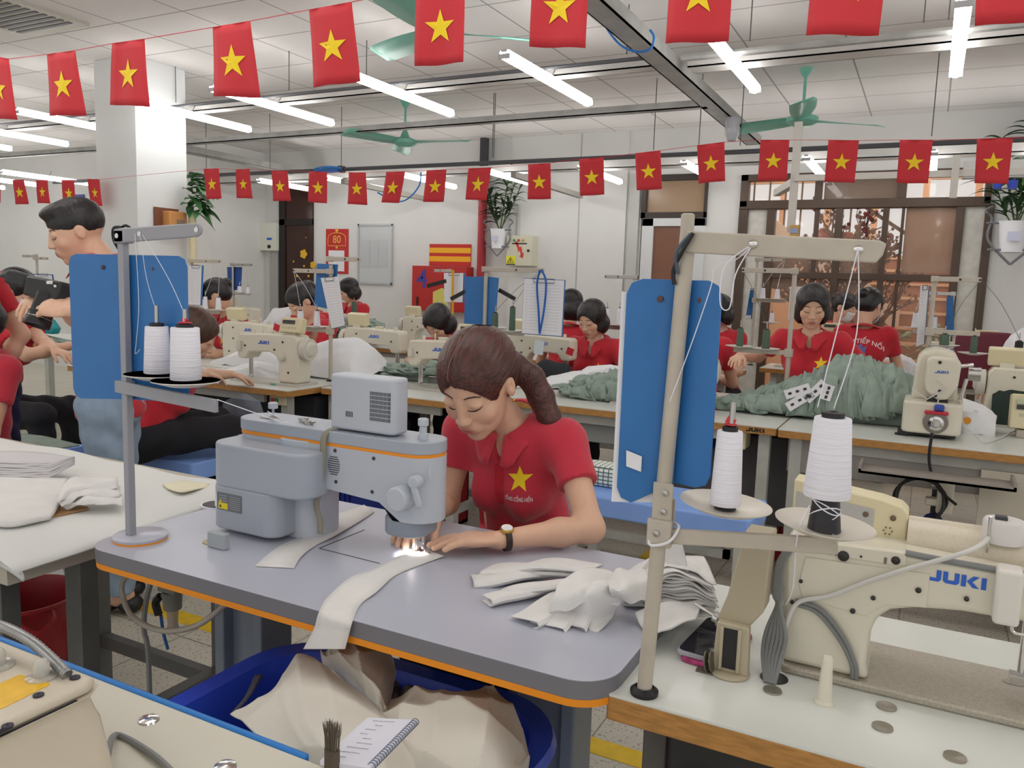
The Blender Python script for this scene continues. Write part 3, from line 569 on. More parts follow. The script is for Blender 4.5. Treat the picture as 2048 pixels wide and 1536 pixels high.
# needle, presser foot, ruffled light
NX, NY = -.936, 1.398
b = MB(); b.cyl((NX, NY-.004, .785), (NX, NY-.004, .83), .003, .004, 10); b.cyl((NX+.014, NY, .79), (NX+.014, NY, .83), .0042, .005, 10); b.cyl((NX+.001, NY-.004, .776), (NX+.001, NY-.004, .79), .0009, .0012, 6); b.box((NX+.01, NY, .80), (.012, .01, .012)); b.box((NX+.006, NY-.004, .782), (.018, .012, .005)); b.tube(smooth_path([(NX+.018, NY-.008, .80), (NX+.03, NY-.014, .79), (NX+.032, NY+.002, .782), (NX+.02, NY+.008, .784)]), .0012, 6)
part('needle_and_foot', b, chrome, tmc)
b = MB(); b.lathe([(0, 0), (.007, 0), (.008, .003)], (NX-.008, NY-.012, .8205), 14); lp = part('work_lamp', b, mat('work_lamp_glow', (1, .95, .9, 1), .5, emit=14), tmc)
sl = bpy.data.lights.new('work_lamp_light', 'SPOT'); sl.energy = 1.1; sl.spot_size = rad(95); sl.spot_blend = .8; sl.shadow_soft_size = .008; sl.color = (1, .95, .88); so = bpy.data.objects.new('work_lamp_light', sl); COL.objects.link(so); so.location = (NX-.006, NY-.016, .817); so.rotation_euler = (rad(6), rad(0), 0); so['kind'] = 'structure'
# ribbon hanging over the machine
tape = mat('khaki_ribbon', '#8f8a7c', .85)
b = MB(); rp = smooth_path([(-1.105, MY, 1.034), (-1.13, MY-.04, 1.036), (-1.143, MY-r-.007, 1.02), (-1.143, MY-r-.012, .97), (-1.146, MY-r-.012, .93), (-1.155, MY-r-.01, .89), (-1.166, MY-r-.006, .86), (-1.152, MY-r-.01, .83), (-1.150, MY-r-.012, .80)], 6)
b.grid(lambda u, v: Vector(rp[int(v*(len(rp)-1))])+Vector(((u-.5)*.013, (u-.5)*.004, 0)), 3, len(rp)); solo('ribbon', b, tape, 'khaki ribbon strip hanging over the arm of the grey sewing machine', 'ribbon', solid=.0012)
# ---------------- left thread stand
px_, py_ = onz(262, 1066, .79)[:2]
gs = grey_steel
s1 = thing('thread_stand', 'grey thread stand with round orange-edged base on the grey table', 'thread stand', (px_, py_, TZ))
b = MB(); b.lathe([(.056, 0), (.056, .004)], (px_+.012, py_+.015, TZ), 40, mi=0); part('orange_base_ring', b, orange, s1)
b = MB(); b.lathe([(.056, .004), (.057, .006), (.057, .010), (.055, .0115), (0, .0115)], (px_+.012, py_+.015, TZ), 40); part('base_plate', b, lam, s1)
PW = .0165; b = MB(); b.bb((px_-PW/2, py_-PW/2, TZ+.011), (px_+PW/2, py_+PW/2, 1.445)); part('pole', b, gs, s1, bev=.002)
za = 1.435
b = MB(); b.prism([(-.012, -.017), (.235, -.003), (.245, .002), (.248, .011), (.245, .019), (.235, .024), (-.012, .014)], (px_, py_-.014, za), (1, 0, 0), (0, 0, 1), (0, .006, 0)); b.bb((px_-.012, py_-.014, za-.016), (px_+.02, py_+.012, za+.012)); part('top_arm', b, gs, s1, bev=.003)
b = MB()
for dx in (0, .07, .235): b.lathe([(.0042, 0), (.0055, .001), (.0025, .0015)], (px_+dx, py_-.0142, za+(-.001 if dx < .05 else .003 if dx < .1 else .011)), 14, Matrix.Rotation(rad(90), 3, 'X'))
b.lathe([(.0042, 0), (.0055, .001), (.0025, .0015)], (px_-.003, py_-.0122, 1.113), 14, Matrix.Rotation(rad(90), 3, 'X'))
part('arm_eyelet', b, chrome, s1)
b = MB(); b.bb((px_-.022, py_-.012, 1.102), (px_+.012, py_+.012, 1.128)); b.prism([(-.022, .0), (.278, -.014), (.278, .012), (-.022, .026)], (px_, py_-.014, 1.102), (1, 0, 0), (0, 0, 1), (0, .01, 0)); part('spool_arm', b, gs, s1, bev=.0015)
def cable_tie(): pass
b = MB(); b.tube(smooth_path([(px_+.005, py_-.005, 1.452), (px_-.012, py_-.012, 1.45), (px_-.024, py_-.005, 1.43), (px_-.022, py_, 1.415), (px_-.012, py_, 1.405)]), .003, 6); b.tube(smooth_path([(px_-.01, py_, 1.45), (px_+.01, py_, 1.456), (px_+.025, py_, 1.45)]), .003, 6); part('cable_tie', b, black, s1)
def discpart(x, y, z, r, m1, m2, parent, tilt=None):
    b = MB(); b.lathe([(.012, -.012), (r*.5, -.009), (r, .001), (r, .003)], (x, y, z), 36, tilt); part('spool_disc', b, m1, parent)
    b = MB(); b.lathe([(r, .003), (r*.9, .001), (0, .000)], (x, y, z), 36, tilt); part('foam_pad', b, m2, parent) if m2 else None
d1 = Vector((px_+.098, py_, 1.148)); d2 = Vector((px_+.205, py_-.02, 1.145))
for d in (d1, d2): discpart(d.x, d.y, d.z, .066, mat('white_disc_plastic', '#d7d4cd', .35), mat('black_foam_pad', '#26262b', .9), s1); 
b = MB()
for d in (d1, d2): b.cyl((d.x, d.y, d.z-.012), (d.x, d.y, d.z+.145), .0042, .0042, 10)
part('spool_pin', b, steel, s1)
def cone(name, c, rb, rt, h, m, label, top=black, core=0, group=None, cat='thread cone', redtop=False, tilt=None, rim=.008):
    t = thing(name, label, cat, tuple(c), group); b = MB(); z0 = core
    b.lathe([(rb*.96, z0), (rb, z0+.002), (rt, z0+h-.002), (rt*.96, z0+h), (rt*.3, z0+h)], c, 32); part('wound_thread', b, m, t)
    b = MB(); b.lathe([(rt*.62, z0+h-.001), (rt*.62, z0+h+rim*.8), (rt*.2, z0+h+rim), (rt*.18, z0+h)], c, 24)
    if core: b.lathe([(rb*.72, 0), (rb*.70, .001), (rb*.55, core)], c, 24)
    elif top: b.lathe([(rb*.9, -.0005), (rb*.97, 0), (rb*.97, .003)], c, 24)
    part('cone_core', b, top, t)
    if redtop: b = MB(); b.lathe([(0, z0+h+rim+.0005), (rt*.5, z0+h+rim+.0005), (rt*.5, z0+h+rim+.002), (0, z0+h+rim+.004)], c, 18); b.box(Vector(c)+Vector((0, 0, z0+h+rim+.006)), (.012, .006, .01), Matrix.Rotation(.5, 3, 'Y')); part('red_cap', b, mat('red_cap', '#c83440', .6), t)
    if tilt: t.rotation_euler = tilt
    return t
cone('thread_cone', d1+Vector((0, 0, .004)), .0275, .023, .098, thread_white, 'white thread cone on the left spool disc of the grey stand')
cone('thread_cone', d2+Vector((0, 0, .004)), .0300, .0275, .105, thread_white, 'white thread cone on the right spool disc of the grey stand', redtop=True)
# loose threads
def thread(pts, label, r=.0006, m=None, n=6): b = MB(); b.tube(smooth_path(pts, n), r, 5); return solo('thread', b, m or thread_white, label, 'thread')
thread([(d1.x, d1.y, 1.28), (px_+.085, py_-.012, 1.35), (px_+.075, py_-.016, 1.438)], 'thread rising from the left white cone to the arm eyelet of the grey stand')
thread([(d2.x, d2.y, 1.28), (px_+.15, py_-.012, 1.35), (px_+.08, py_-.016, 1.438)], 'thread rising from the right white cone to the arm eyelet of the grey stand')
thread([(px_+.06, py_-.017, 1.438), (px_+.06, py_-.012, 1.3), (px_+.05, py_-.012, 1.22), (px_+.045, py_-.012, 1.19), (px_+.06, py_-.012, 1.2)], 'loose thread end hanging in front of the left blue board')
thread([(px_+.28, py_-.01, 1.115), (px_+.36, py_+.1, 1.06), (-1.36, MY-.01, 1.045)], 'white thread running from the spool arm to the top knob of the grey machine', .001)
# blue board folded in two leaves
def board(name, cx, cy, ztop, zbot, wl, wr, al, ar, rb, label, m=blue_board, sticker=None, drop=(0, 0)):
    t = thing(name, label, 'board', (cx, cy, zbot)); H = ztop-zbot
    for side, w, a, dz in ((-1, wl, al, drop[0]), (1, wr, ar, drop[1])):
        u = Vector((side*math.cos(a), -math.sin(a), 0)); pol = [(0, dz*.3), (w*.25, dz*.7+0.0)]; rr_ = .022
        P = [(0, 0), (w-rr_, dz), (w-rr_*.3, dz+rr_*.3), (w, dz+rr_), (w, H-rr_), (w-rr_*.3, H-rr_*.3), (w-rr_, H), (0, H)]
        b = MB(); v = Vector((0, 0, 1)); w3 = u.cross(v)*.0025
        b.prism(P, (cx, cy, zbot), u, v, w3); o = part('board_leaf', b, m, t, bev=.001)
        b = MB(); q = Vector((cx, cy, zbot))+u*(w*.42)+v*(H-.028)-w3*.2; b.lathe([(0, -.004), (.0045, -.003), (.0045, .003), (0, .004)], q, 12, Matrix.Rotation(rad(90), 3, 'X')); part('rivet', b, mat('dark_rivet', '#5b3f3a', .6), t)
        if sticker and side == -1: q = Vector((cx, cy, zbot))+u*(w*.72)+v*(.025)+Vector((0, -.004, 0)); b = MB(); b.prism([(-.012, -.011), (.010, -.004), (.011, .020), (-.012, .012)], q, u, v, Vector((0, -.0008, 0))); part('white_sticker', b, paper, t, smooth=False)
    return t
board('notice_board', px_-.002, py_+.016, 1.396, 1.085, .186, .158, rad(4), rad(-6), .02, 'folded blue plastic board behind the pole of the grey thread stand', drop=(-.012, .006))
# ---------------- right thread stand (beige)
RTZ = .75
rx, ry = onz(1289, 1372, RTZ+.012)[:2]
s2 = thing('thread_stand', 'beige thread stand with black rubber foot on the white wood-edged table', 'thread stand', (rx, ry, RTZ))
b = MB(); b.lathe([(.021, 0), (.0215, .006), (.017, .010), (.014, .012), (.013, .006)], (rx, ry, RTZ), 28); part('rubber_foot', b, black, s2)
tip = ony(1377, 462, ry+.0); px2 = lambda z: lerp(rx, tip.x, (z-RTZ)/(tip.z-RTZ))
b = MB(); b.tube([(rx, ry, RTZ+.004), (px2(1.05), ry, 1.05), (tip.x, ry, tip.z)], .0115, 18); part('pole', b, beige_steel, s2)
b = MB(); b.lathe([(.0095, 0), (.0095, .024), (.007, .026), (0, .026)], (tip.x-.002, ry, tip.z-.002), 16); part('pole_tip', b, beige_steel, s2)
# tall bracket plates
z1 = ony(1325, 1065, ry).z; b = MB(); x_ = px2(1.03); b.box((x_+.004, ry-.011, 1.052), (.030, .004, .060)); b.box((x_+.003, ry-.014, 1.008), (.036, .010, .040)); b.box((x_+.002, ry+.012, 1.02), (.03, .006, .07)); part('clamp_bracket', b, beige_steel, s2, bev=.003)
b = MB()
for dx, z in ((.008, 1.068), (.007, 1.040), (.0, 1.008)): b.lathe([(0, -.003), (.0048, -.002), (.0048, 0)], (x_+dx, ry-.014-(.006 if z < 1.03 else 0), z), 10, Matrix.Rotation(rad(-90), 3, 'X'))
part('bolt', b, steel, s2)
a0 = Vector((x_+.02, ry-.006, 1.004)); a1 = ony(1675, 1092, ry-.02)
b = MB(); b.bar(a0, a1, .010, .022); part('spool_arm', b, beige_steel, s2, bev=.002)
t0 = ony(1378, 484, ry-.014); t1 = ony(1735, 505, ry-.03)
b = MB(); d_ = (t1-t0).normalized(); up = Vector((0, 0, 1)); b.prism([(-.005, -.015), (.24, -.012), (.247, -.002), (.250, .012), (.242, .0155), (-.005, .015)], t0, d_, up, (0, .004, 0)); b.prism([(-.005, .011), (.242, .0115), (.242, .0155), (-.005, .015)], t0+Vector((0, .004, 0)), d_, up, (0, .012, 0)); part('top_arm', b, beige_steel, s2, bev=.002)
e1 = ony(1506, 488, ry-.022); e2 = ony(1717, 499, ry-.03); b = MB()
for e in (e1, e2): b.lathe([(.0038, -.003), (.0058, -.001), (.0058, .001), (.0028, .003)], e, 14, Matrix.Rotation(rad(90), 3, 'X'))
part('arm_eyelet', b, chrome, s2)
rim_d = mat('ivory_disc_plastic', '#d8d2c6', .3)
D1 = ony(1450, 1015, ry-.005); D2 = ony(1648, 1056, ry-.012)
Rt = Matrix.Rotation(rad(4), 3, 'Y')
for d in (D1, D2): b = MB(); b.lathe([(.0, -.012), (.012, -.012), (.014, -.007), (.04, -.004), (.063, .006), (.0635, .0075), (.04, -.0015), (0, -.003)], d, 40, Rt); part('spool_disc', b, rim_d, s2)
b = MB()
for d, hh in ((D1, .15), (D2, .06)): b.cyl(d+Vector((0, 0, -.01)), d+Vector((.002, 0, hh)), .0042, .0042, 10)
part('spool_pin', b, steel, s2)
cone('thread_cone', D1+Vector((0, 0, -.0015)), .0215, .0175, .105, thread_white, 'slim white thread cone on the left disc of the beige stand', core=.006, redtop=True)
cone('thread_cone', D2+Vector((0, 0, -.0015)), .0300, .0232, .105, thread_white, 'wide white thread cone on a tall black core, on the beige stand', core=.045)
b = MB()
for k in range(5): b.tube([D2+Vector((.0185*math.cos(t), .0185*math.sin(t), .006+.007*k+.012*math.sin(t+k*1.3))) for t in [math.pi*2*i/24 for i in range(25)]], .0009, 5)
solo('thread_coil', b, thread_white, 'white thread wound crosswise round the black core of the wide cone', 'thread')
T1 = D2+Vector((0, 0, .16)); thread([T1, T1+Vector((.02, -.005, .1)), e2+Vector((0, -.004, 0))], 'thread rising from the wide white cone to the end of the beige top arm', .0008)
thread([T1+Vector((-.02, 0, 0)), T1+Vector((-.0, -.01, .12)), e2+Vector((0, -.006, 0))], 'second thread from the wide white cone to the end of the beige top arm', .0008)
thread([D2+Vector((-.019, -.01, .03)), D2+Vector((-.03, -.02, -.01)), D2+Vector((-.04, .06, -.11)), (-.165, 1.31, .86)], 'thread falling from the black core to the cable bundle of the cream machine', .001)
thread([e1, e1+Vector((-.02, 0, -.02)), e1+Vector((-.05, .01, -.03)), e1+Vector((-.055, .01, -.06)), e1+Vector((-.075, .0, -.14)), e1+Vector((-.1, 0, -.22))], 'white thread looping down from the first eyelet of the beige top arm', .0007)
thread([e1, e1+Vector((-.035, 0, -.03)), e1+Vector((-.038, 0, -.08)), e1+Vector((-.025, 0, -.085)), e1+Vector((-.02, 0, -.04)), e1], 'white thread loop hanging from the first eyelet of the beige top arm', .0009)
b = MB(); b.tube(smooth_path([(x_-.012, ry-.014, 1.0), (x_-.006, ry-.022, .99), (x_+.02, ry-.022, 1.0), (x_+.03, ry-.01, 1.02), (x_+.012, ry+.012, 1.02)]), .0022, 6); solo('cord_loop', b, paper, 'white cord tied around the bracket of the beige stand', 'cord')
b = MB(); b.tube(smooth_path([(tip.x+.012, ry-.02, tip.z-.004), (tip.x-.002, ry-.02, tip.z-.03), (tip.x-.014, ry-.014, tip.z-.055), (tip.x-.012, ry-.012, tip.z-.075)]), .0032, 6); b.tube(smooth_path([(tip.x+.008, ry-.018, tip.z-.006), (tip.x-.009, ry-.02, tip.z-.03), (tip.x-.008, ry-.014, tip.z-.06)]), .003, 6, mi=1)
solo('cable_tie', b, [black, mat('grey_tie', '#4c5866', .5)], 'black and grey tie wrapped round the top of the beige pole', 'tie')
board('notice_board', px2(1.3)+.003, ry+.015, 1.374, 1.078, .084, .058, rad(18), rad(16), .02, 'folded blue plastic board with white corner sticker behind the beige pole', sticker=True, drop=(-.035, .0))
b = MB(); u = Vector((-math.cos(rad(18)), -math.sin(rad(18)), 0)); q = Vector((px2(1.3), ry+.02, 1.045)); b.prism([(.02, 0), (.090, -.004), (.090, .31), (.02, .30)], q, u, (0, 0, 1), (0, .001, 0)); solo('paper_sheet', b, paper, 'white paper sheet tucked behind the blue board on the beige pole', 'paper')
# ---------------- right table with wood edge and cream machine
def wood_table(x0, x1, y0, y1, z, label, th=.036, legs=((.12, .1), (.88, .1), (.12, .9), (.88, .9)), legm_=None, lw=.04, name='sewing_table', shelf=None):
    t = thing(name, label, 'table', ((x0+x1)/2, (y0+y1)/2, 0))
    b = MB(); b.prism(rrect(x1-x0, y1-y0, .008, 3, (x0+x1)/2, (y0+y1)/2), (0, 0, z-.004), (1, 0, 0), (0, 1, 0), (0, 0, .004)); part('tabletop', b, table_white, t)
    b = MB(); b.prism(rrect(x1-x0, y1-y0, .008, 3, (x0+x1)/2, (y0+y1)/2), (0, 0, z-th), (1, 0, 0), (0, 1, 0), (0, 0, th-.0041)); part('wood_edge', b, wood_edge, t, bev=.002)
    lm = legm_ or mat('dull_grey_leg', '#8f8f88', .5, var=.12, vscale=14)
    for fx, fy in legs:
        x = lerp(x0, x1, fx); y = lerp(y0, y1, fy); b = MB(); b.bb((x-lw/2, y-lw/2, 0.02), (x+lw/2, y+lw/2, z-th)); b.cyl((x, y, 0), (x, y, .025), lw*.6, n=12); part('leg', b, lm, t, bev=.003)
    b = MB(); xa, xb = lerp(x0, x1, .12), lerp(x0, x1, .88); ya, yb = lerp(y0, y1, .1), lerp(y0, y1, .9)
    b.bb((xa, ya, .12), (xb, ya+.03, .16)); b.bb((xa, ya, .12), (xa+.03, yb, .16)); b.bb((xb-.03, ya, .12), (xb, yb, .16)); b.bb((xa, ya, z-th-.05), (xb, ya+.02, z-th)); part('crossbar', b, lm, t)
    return t
t = wood_table(-.385, .95, 1.092, 1.64, RTZ, 'white table with worn varnished wood edge at the lower right', th=.042, legs=((.035, .25), (.035, .85), (.9, .1), (.9, .9)), legm_=mat('dark_worn_leg', '#66645f', .5, var=.2, vscale=10))
b = MB(); b.bb((-.30, 1.14, .45), (-.12, 1.32, .70)); b.bb((-.09, 1.13, .5), (.1, 1.3, .70)); part('drive_motor', b, mat('oily_black_motor', '#2d2c2b', .5), t, bev=.01)
b = MB(); b.tube(smooth_path([(-.24, 1.12, .64), (-.27, 1.10, .63), (-.28, 1.09, .60), (-.25, 1.085, .585), (-.21, 1.09, .60)]), .007, 8); b.tube(smooth_path([(-.24, 1.12, .64), (-.2, 1.10, .62), (-.17, 1.09, .58)]), .004, 8); part('cable', b, black, t)
for px, py in ((1545, 1380), (1773, 1412), (1765, 1453), (1910, 1513)):
    c = onz(px, py, RTZ+.002); disc('bolt_cover', (c.x, c.y, RTZ), .0145, mat('dull_nickel', '#a09a8c', .3, metal=.7), t, h=.003)
for px, py in ((1548, 1356),): c = onz(px, py, RTZ); disc('cable_hole', (c.x, c.y, RTZ), .022, black, t, h=.0012)
c = onz(1648, 1406, RTZ); solo('spool_peg', MB().lathe([(.0145, 0), (.0145, .003), (.011, .006), (.0085, .05), (.008, .07), (.006, .074), (0, .075)], (c.x, c.y, RTZ), 24), cream, 'small cream plastic peg standing on the white table', 'peg')
MJ = 1.39
mj = thing('sewing_machine', 'large cream industrial sewing machine with blue logo at the lower right', 'sewing machine', (-.05, MJ, RTZ))
speck = mat('speckled_steel_bed', '#b3ab9c', .25, metal=.25, var=.12, vscale=260, bump=.3, bscale=300)
b = MB(); b.prism(rrect(.62, .178, .01, 4, .145, MJ), (0, 0, RTZ), (1, 0, 0), (0, 1, 0), (0, 0, .014)); part('bed_plate', b, speck, mj, bev=.004)
yb0, yb1 = MJ-.078, MJ+.06
prof = [(-.168, .764), (-.172, .90), (-.176, .955), (-.172, .968), (-.160, .974), (.0, .978), (.15, .972), (.28, .968), (.28, .906), (.08, .902), (.02, .894), (-.012, .884), (-.030, .868), (-.038, .84), (-.040, .79), (-.034, .764)]
pl(prof, yb0, yb1-.02, cream, 'arm_and_column', mj, bev=.010)
pl([(-.150, .955), (-.150, .972), (-.006, .978), (.002, .974), (.002, .960), (-.006, .957)], yb0-.004, yb0, cream, 'slotted_plate', mj, bev=.0015)
pl([(-.140, .945), (.035, .952), (.035, .900), (-.02, .893), (-.04, .876), (-.045, .868), (-.140, .878), (-.147, .90)], yb0-.002, yb0, cream, 'rear_cover', mj, bev=.0008)
b = MB(); b.tube([(-.0, MJ, .985), (.30, MJ, .985)], .034, 20, flat=.7); part('arm_top', b, mat('speckled_cream', '#d0c6b2', .3, var=.06, vscale=300), mj)
b = MB(); put_logo(b, .078, (.069, yb0-.0002, .951), (1, 0, -.012), (0, 0, 1), .0008, h=.0175); part('logo_lettering', b, juki_blue, mj, smooth=False)
b = MB()
for x, z, r_ in ((-.085, .958, .0085), (-.012, .965, .0065), (-.144, .905, .003), (-.155, .868, .003), (-.125, .880, .003), (-.065, .873, .004), (-.038, .9, .0035), (.022, .925, .0042), (.085, .925, .0035), (-.06, .962, .0018)): b.lathe([(0, -.0045), (r_, -.003), (r_, .001)], (x, yb0-.002, z), 12, Matrix.Rotation(rad(-90), 3, 'X'))
part('screw', b, mat('black_screw', '#26221f', .35), mj)
b = MB()
for x in (-.136, -.104, -.096, -.026): b.prism(rrect(.0045, .011, .002, 3), (x, yb0-.0045, .962), (1, 0, 0), (0, 0, 1), (0, .0006, 0))
part('plate_slot', b, mat('slot_shadow_brown', '#7d7464', .6), mj)
b = MB(); b.bb((.117, yb0-.03, .904), (.150, yb0+.01, .985)); part('white_cap_box', b, mat('white_box_plastic', '#dedad2', .4), mj, bev=.006, seg=3)
b = MB(); b.lathe([(.028, 0), (.0285, .03), (.026, .034), (0, .034)], (.128, MJ-.01, 1.0), 26); b.cyl((.15, MJ-.01, 1.022), (.165, MJ-.01, 1.022), .006); part('thread_tensioner', b, mat('white_knob_plastic', '#d7d3d0', .4), mj)
b = MB(); b.box((.123, MJ-.012, 1.036), (.016, .014, .006)); part('tensioner_clip', b, darkgrey, mj)
b = MB(); b.cyl((.108, MJ-.03, .985), (.108, MJ-.03, 1.04), .0025, n=10); b.tube(smooth_path([(.144, yb0-.01, .905), (.144, yb0-.01, .895), (.15, yb0-.01, .89), (.17, yb0, .888)]), .0022, 6); b.cyl((.172, MJ, .80), (.172, MJ, .905), .006, n=12); b.box((.172, MJ, .79), (.03, .02, .012)); part('needle_bar', b, chrome, mj)
b = MB(); c = onz(2028, 1365, .765); b.prism(rrect(.03, .016, .007, 5, c.x, c.y), (0, 0, .764), (1, 0, 0), (0, 1, 0), (0, 0, .0015)); part('slide_plate', b, steel, mj)
b = MB(); c = onz(1940, 1418, .755); b.prism(rrect(.10, .022, .008, 5, c.x-.01, c.y-.004), (0, 0, RTZ), (1, 0, 0), (0, 1, 0), (0, 0, .010)); part('rubber_cushion', b, mat('olive_cushion', '#9a9580', .5), mj, bev=.002)
# cables on the machine
cab = mat('grey_cable', '#7d7f7e', .45); cab2 = mat('white_cable', '#cfcdc8', .45)
b = MB()
for k in range(6):
    o_ = .0045*k; b.tube(smooth_path([(-.165+.3*o_, yb0-.006, .96), (-.180+.4*o_, yb0-.012, .93), (-.182+.5*o_, yb0-.013, .88), (-.176+.3*o_, yb0-.014-.4*o_, .862), (-.188+1.4*o_, yb0-.02-.6*o_, .82), (-.190+1.3*o_, yb0-.03-.5*o_, .785), (-.178+.6*o_, yb0-.062, .752)]), .0034, 7)
b.tube(smooth_path([(-.15, yb0-.004, .872), (-.11, yb0-.007, .866), (-.075, yb0-.008, .83), (-.055, yb0-.007, .79), (-.052, yb0-.004, .766)]), .0036, 7); b.tube(smooth_path([(-.15, yb0-.004, .866), (-.115, yb0-.007, .86), (-.08, yb0-.008, .825), (-.060, yb0-.007, .79), (-.057, yb0-.004, .766)]), .0036, 7)
part('cable_bundle', b, cab, mj)
b = MB(); b.tube(smooth_path([(.108, MJ-.035, 1.008), (.08, yb0-.01, .998), (.0, yb0-.012, .955), (-.05, yb0-.01, .925), (-.10, yb0-.01, .892), (-.145, yb0-.012, .872), (-.16, yb0-.02, .83), (-.165, yb0-.03, .79), (-.175, yb0-.055, .752)]), .0036, 8); part('signal_cable', b, cab2, mj)
b = MB(); b.tube(smooth_path([(-.0, yb0+.0, .978), (.06, yb0+.0, .976), (.2, yb0+.0, .974)]), .005, 8); part('side_cable', b, cab, mj)
# cream control box behind the discs
cb = thing('control_box', 'cream control box with round corners on top of the cream machine, behind the spool discs', 'control box', (-.03, 1.42, .99))
A = ony(1610, 1000, 1.40); B_ = ony(1815, 1060, 1.40)
b = MB(); b.prism([(-.135, .062), (.0, .047), (.030, .040), (.040, .030), (.040, -.026), (.034, -.030), (-.135, -.004)], (B_.x-.04, 1.385, B_.z), (1, 0, 0), (0, 0, 1), (0, .05, 0)); part('box_shell', b, cream2, cb, bev=.006, seg=3)
b = MB(); b.prism([(-.13, .042), (-.01, .030), (-.01, -.022), (-.13, -.002)], (B_.x-.04, 1.383, B_.z), (1, 0, 0), (0, 0, 1), (0, .004, 0)); part('steel_face', b, mat('pale_steel', '#b9b8b4', .4, metal=.3), cb)
b = MB()
for x, z in ((-.022, .020), (.018, .020)): b.lathe([(0, -.003), (.0045, -.002), (.0045, .001)], (B_.x-.04+x, 1.383, B_.z+z), 12, Matrix.Rotation(rad(-90), 3, 'X'))
for k in range(6): a = k*math.pi/3; b.cyl((B_.x-.04+.012+.006*math.cos(a), 1.382, B_.z-.002+.006*math.sin(a)), (B_.x-.04+.012+.006*math.cos(a), 1.386, B_.z-.002+.006*math.sin(a)), .0012, n=6)
part('screw', b, mat('brown_screw', '#6b5b46', .5), cb)
b = MB(); b.prism([(-.09, -.030), (.043, -.036), (.046, -.016), (-.09, -.012)], (B_.x-.04, 1.376, B_.z), (1, 0, 0), (0, 0, 1), (0, .004, 0)); part('white_tape', b, paper, cb)
# belt guard / winder column at left of the machine
bg_ = thing('belt_guard', 'beige upright guard with a dark slot left of the cream machine', 'guard', (-.24, 1.30, RTZ))
b = MB(); b.lathe([(.032, 0), (.032, .004), (.028, .006)], (-.235, 1.255, RTZ), 24); b.prism([(-.262, .755), (-.205, .755), (-.208, .835), (-.258, .835)], (0, 1.245, 0), (1, 0, 0), (0, 0, 1), (0, .018, 0)); part('guard_foot', b, mat('beige_guard', '#b3a88f', .45), bg_, bev=.003)
b = MB(); b.prism([(-.262, .832), (-.215, .824), (-.190, .86), (-.186, .985), (-.228, .985), (-.248, .875)], (0, 1.262, 0), (1, 0, 0), (0, 0, 1), (0, .05, 0)); part('guard_cover', b, mat('beige_guard', '#b3a88f', .45), bg_, bev=.003)
b = MB(); b.bb((-.249, 1.2435, .762), (-.222, 1.246, .828)); part('dark_slot', b, black, bg_)
b = MB(); b.bb((-.252, 1.240, .758), (-.246, 1.246, .83)); b.bb((-.224, 1.240, .758), (-.218, 1.246, .83)); part('slot_rail', b, mat('beige_guard', '#b3a88f', .45), bg_, bev=.002)
b = MB(); w0 = Vector((-.262, 1.30, .815)); b.cyl(w0, w0+Vector((-.05, .02, .012)), .003, n=8); b.cyl(w0+Vector((-.004, 0, 0)), w0+Vector((-.012, .003, .002)), .011, n=18); part('winder_spindle', b, steel, bg_)
b = MB(); b.lathe([(0, 0), (.016, .0), (.016, .002), (.003, .003), (.003, .007), (.016, .008), (.016, .010), (0, .010)], onz(1412, 1322, RTZ+.02), 22, Matrix.Rotation(rad(80), 3, 'Y')); q = onz(1418, 1345, RTZ); b.bb((q.x-.02, q.y-.008, RTZ), (q.x+.02, q.y+.012, RTZ+.003)); b.bb((q.x-.003, q.y, RTZ), (q.x+.003, q.y+.006, RTZ+.03)); solo('bobbin_winder', b, mat('worn_dark_steel', '#6d665a', .4, metal=.5), 'small steel thread tension disc fixed to the white table beside the phone', 'tension disc')
# phone in clear case on a patterned pouch
P0 = onz(1352, 1296, RTZ+.02); P1 = onz(1438, 1320, RTZ+.02); u = (P1-P0); u.z = 0; L = u.length; u.normalize(); v = Vector((-u.y, u.x, 0)); c = P0+u*.04+v*.08
pouch = mat('pink_floral_pouch', '#b8447a', .8, var=.5, vscale=60)
b = MB(); b.prism(rrect(.078, .165, .012, 4), (c.x+.006, c.y-.002, RTZ), u, v, (0, 0, .010)); solo('pouch', b, pouch, 'pink floral pouch lying under the black phone', 'pouch', bev=.004)
tp = thing('phone', 'black phone in a clear case lying on the white table', 'phone', (c.x, c.y, RTZ+.011))
b = MB(); b.prism(rrect(.080, .165, .012, 5), (c.x, c.y, RTZ+.011), u, v, (0, 0, .008)); part('clear_case', b, mat('clear_case', '#c9c9d2', .1, alpha=.55), tp, bev=.002)
b = MB(); b.prism(rrect(.074, .158, .010, 5), (c.x, c.y, RTZ+.0192), u, v, (0, 0, .0012)); part('screen', b, mat('phone_glass', '#232129', .06), tp)
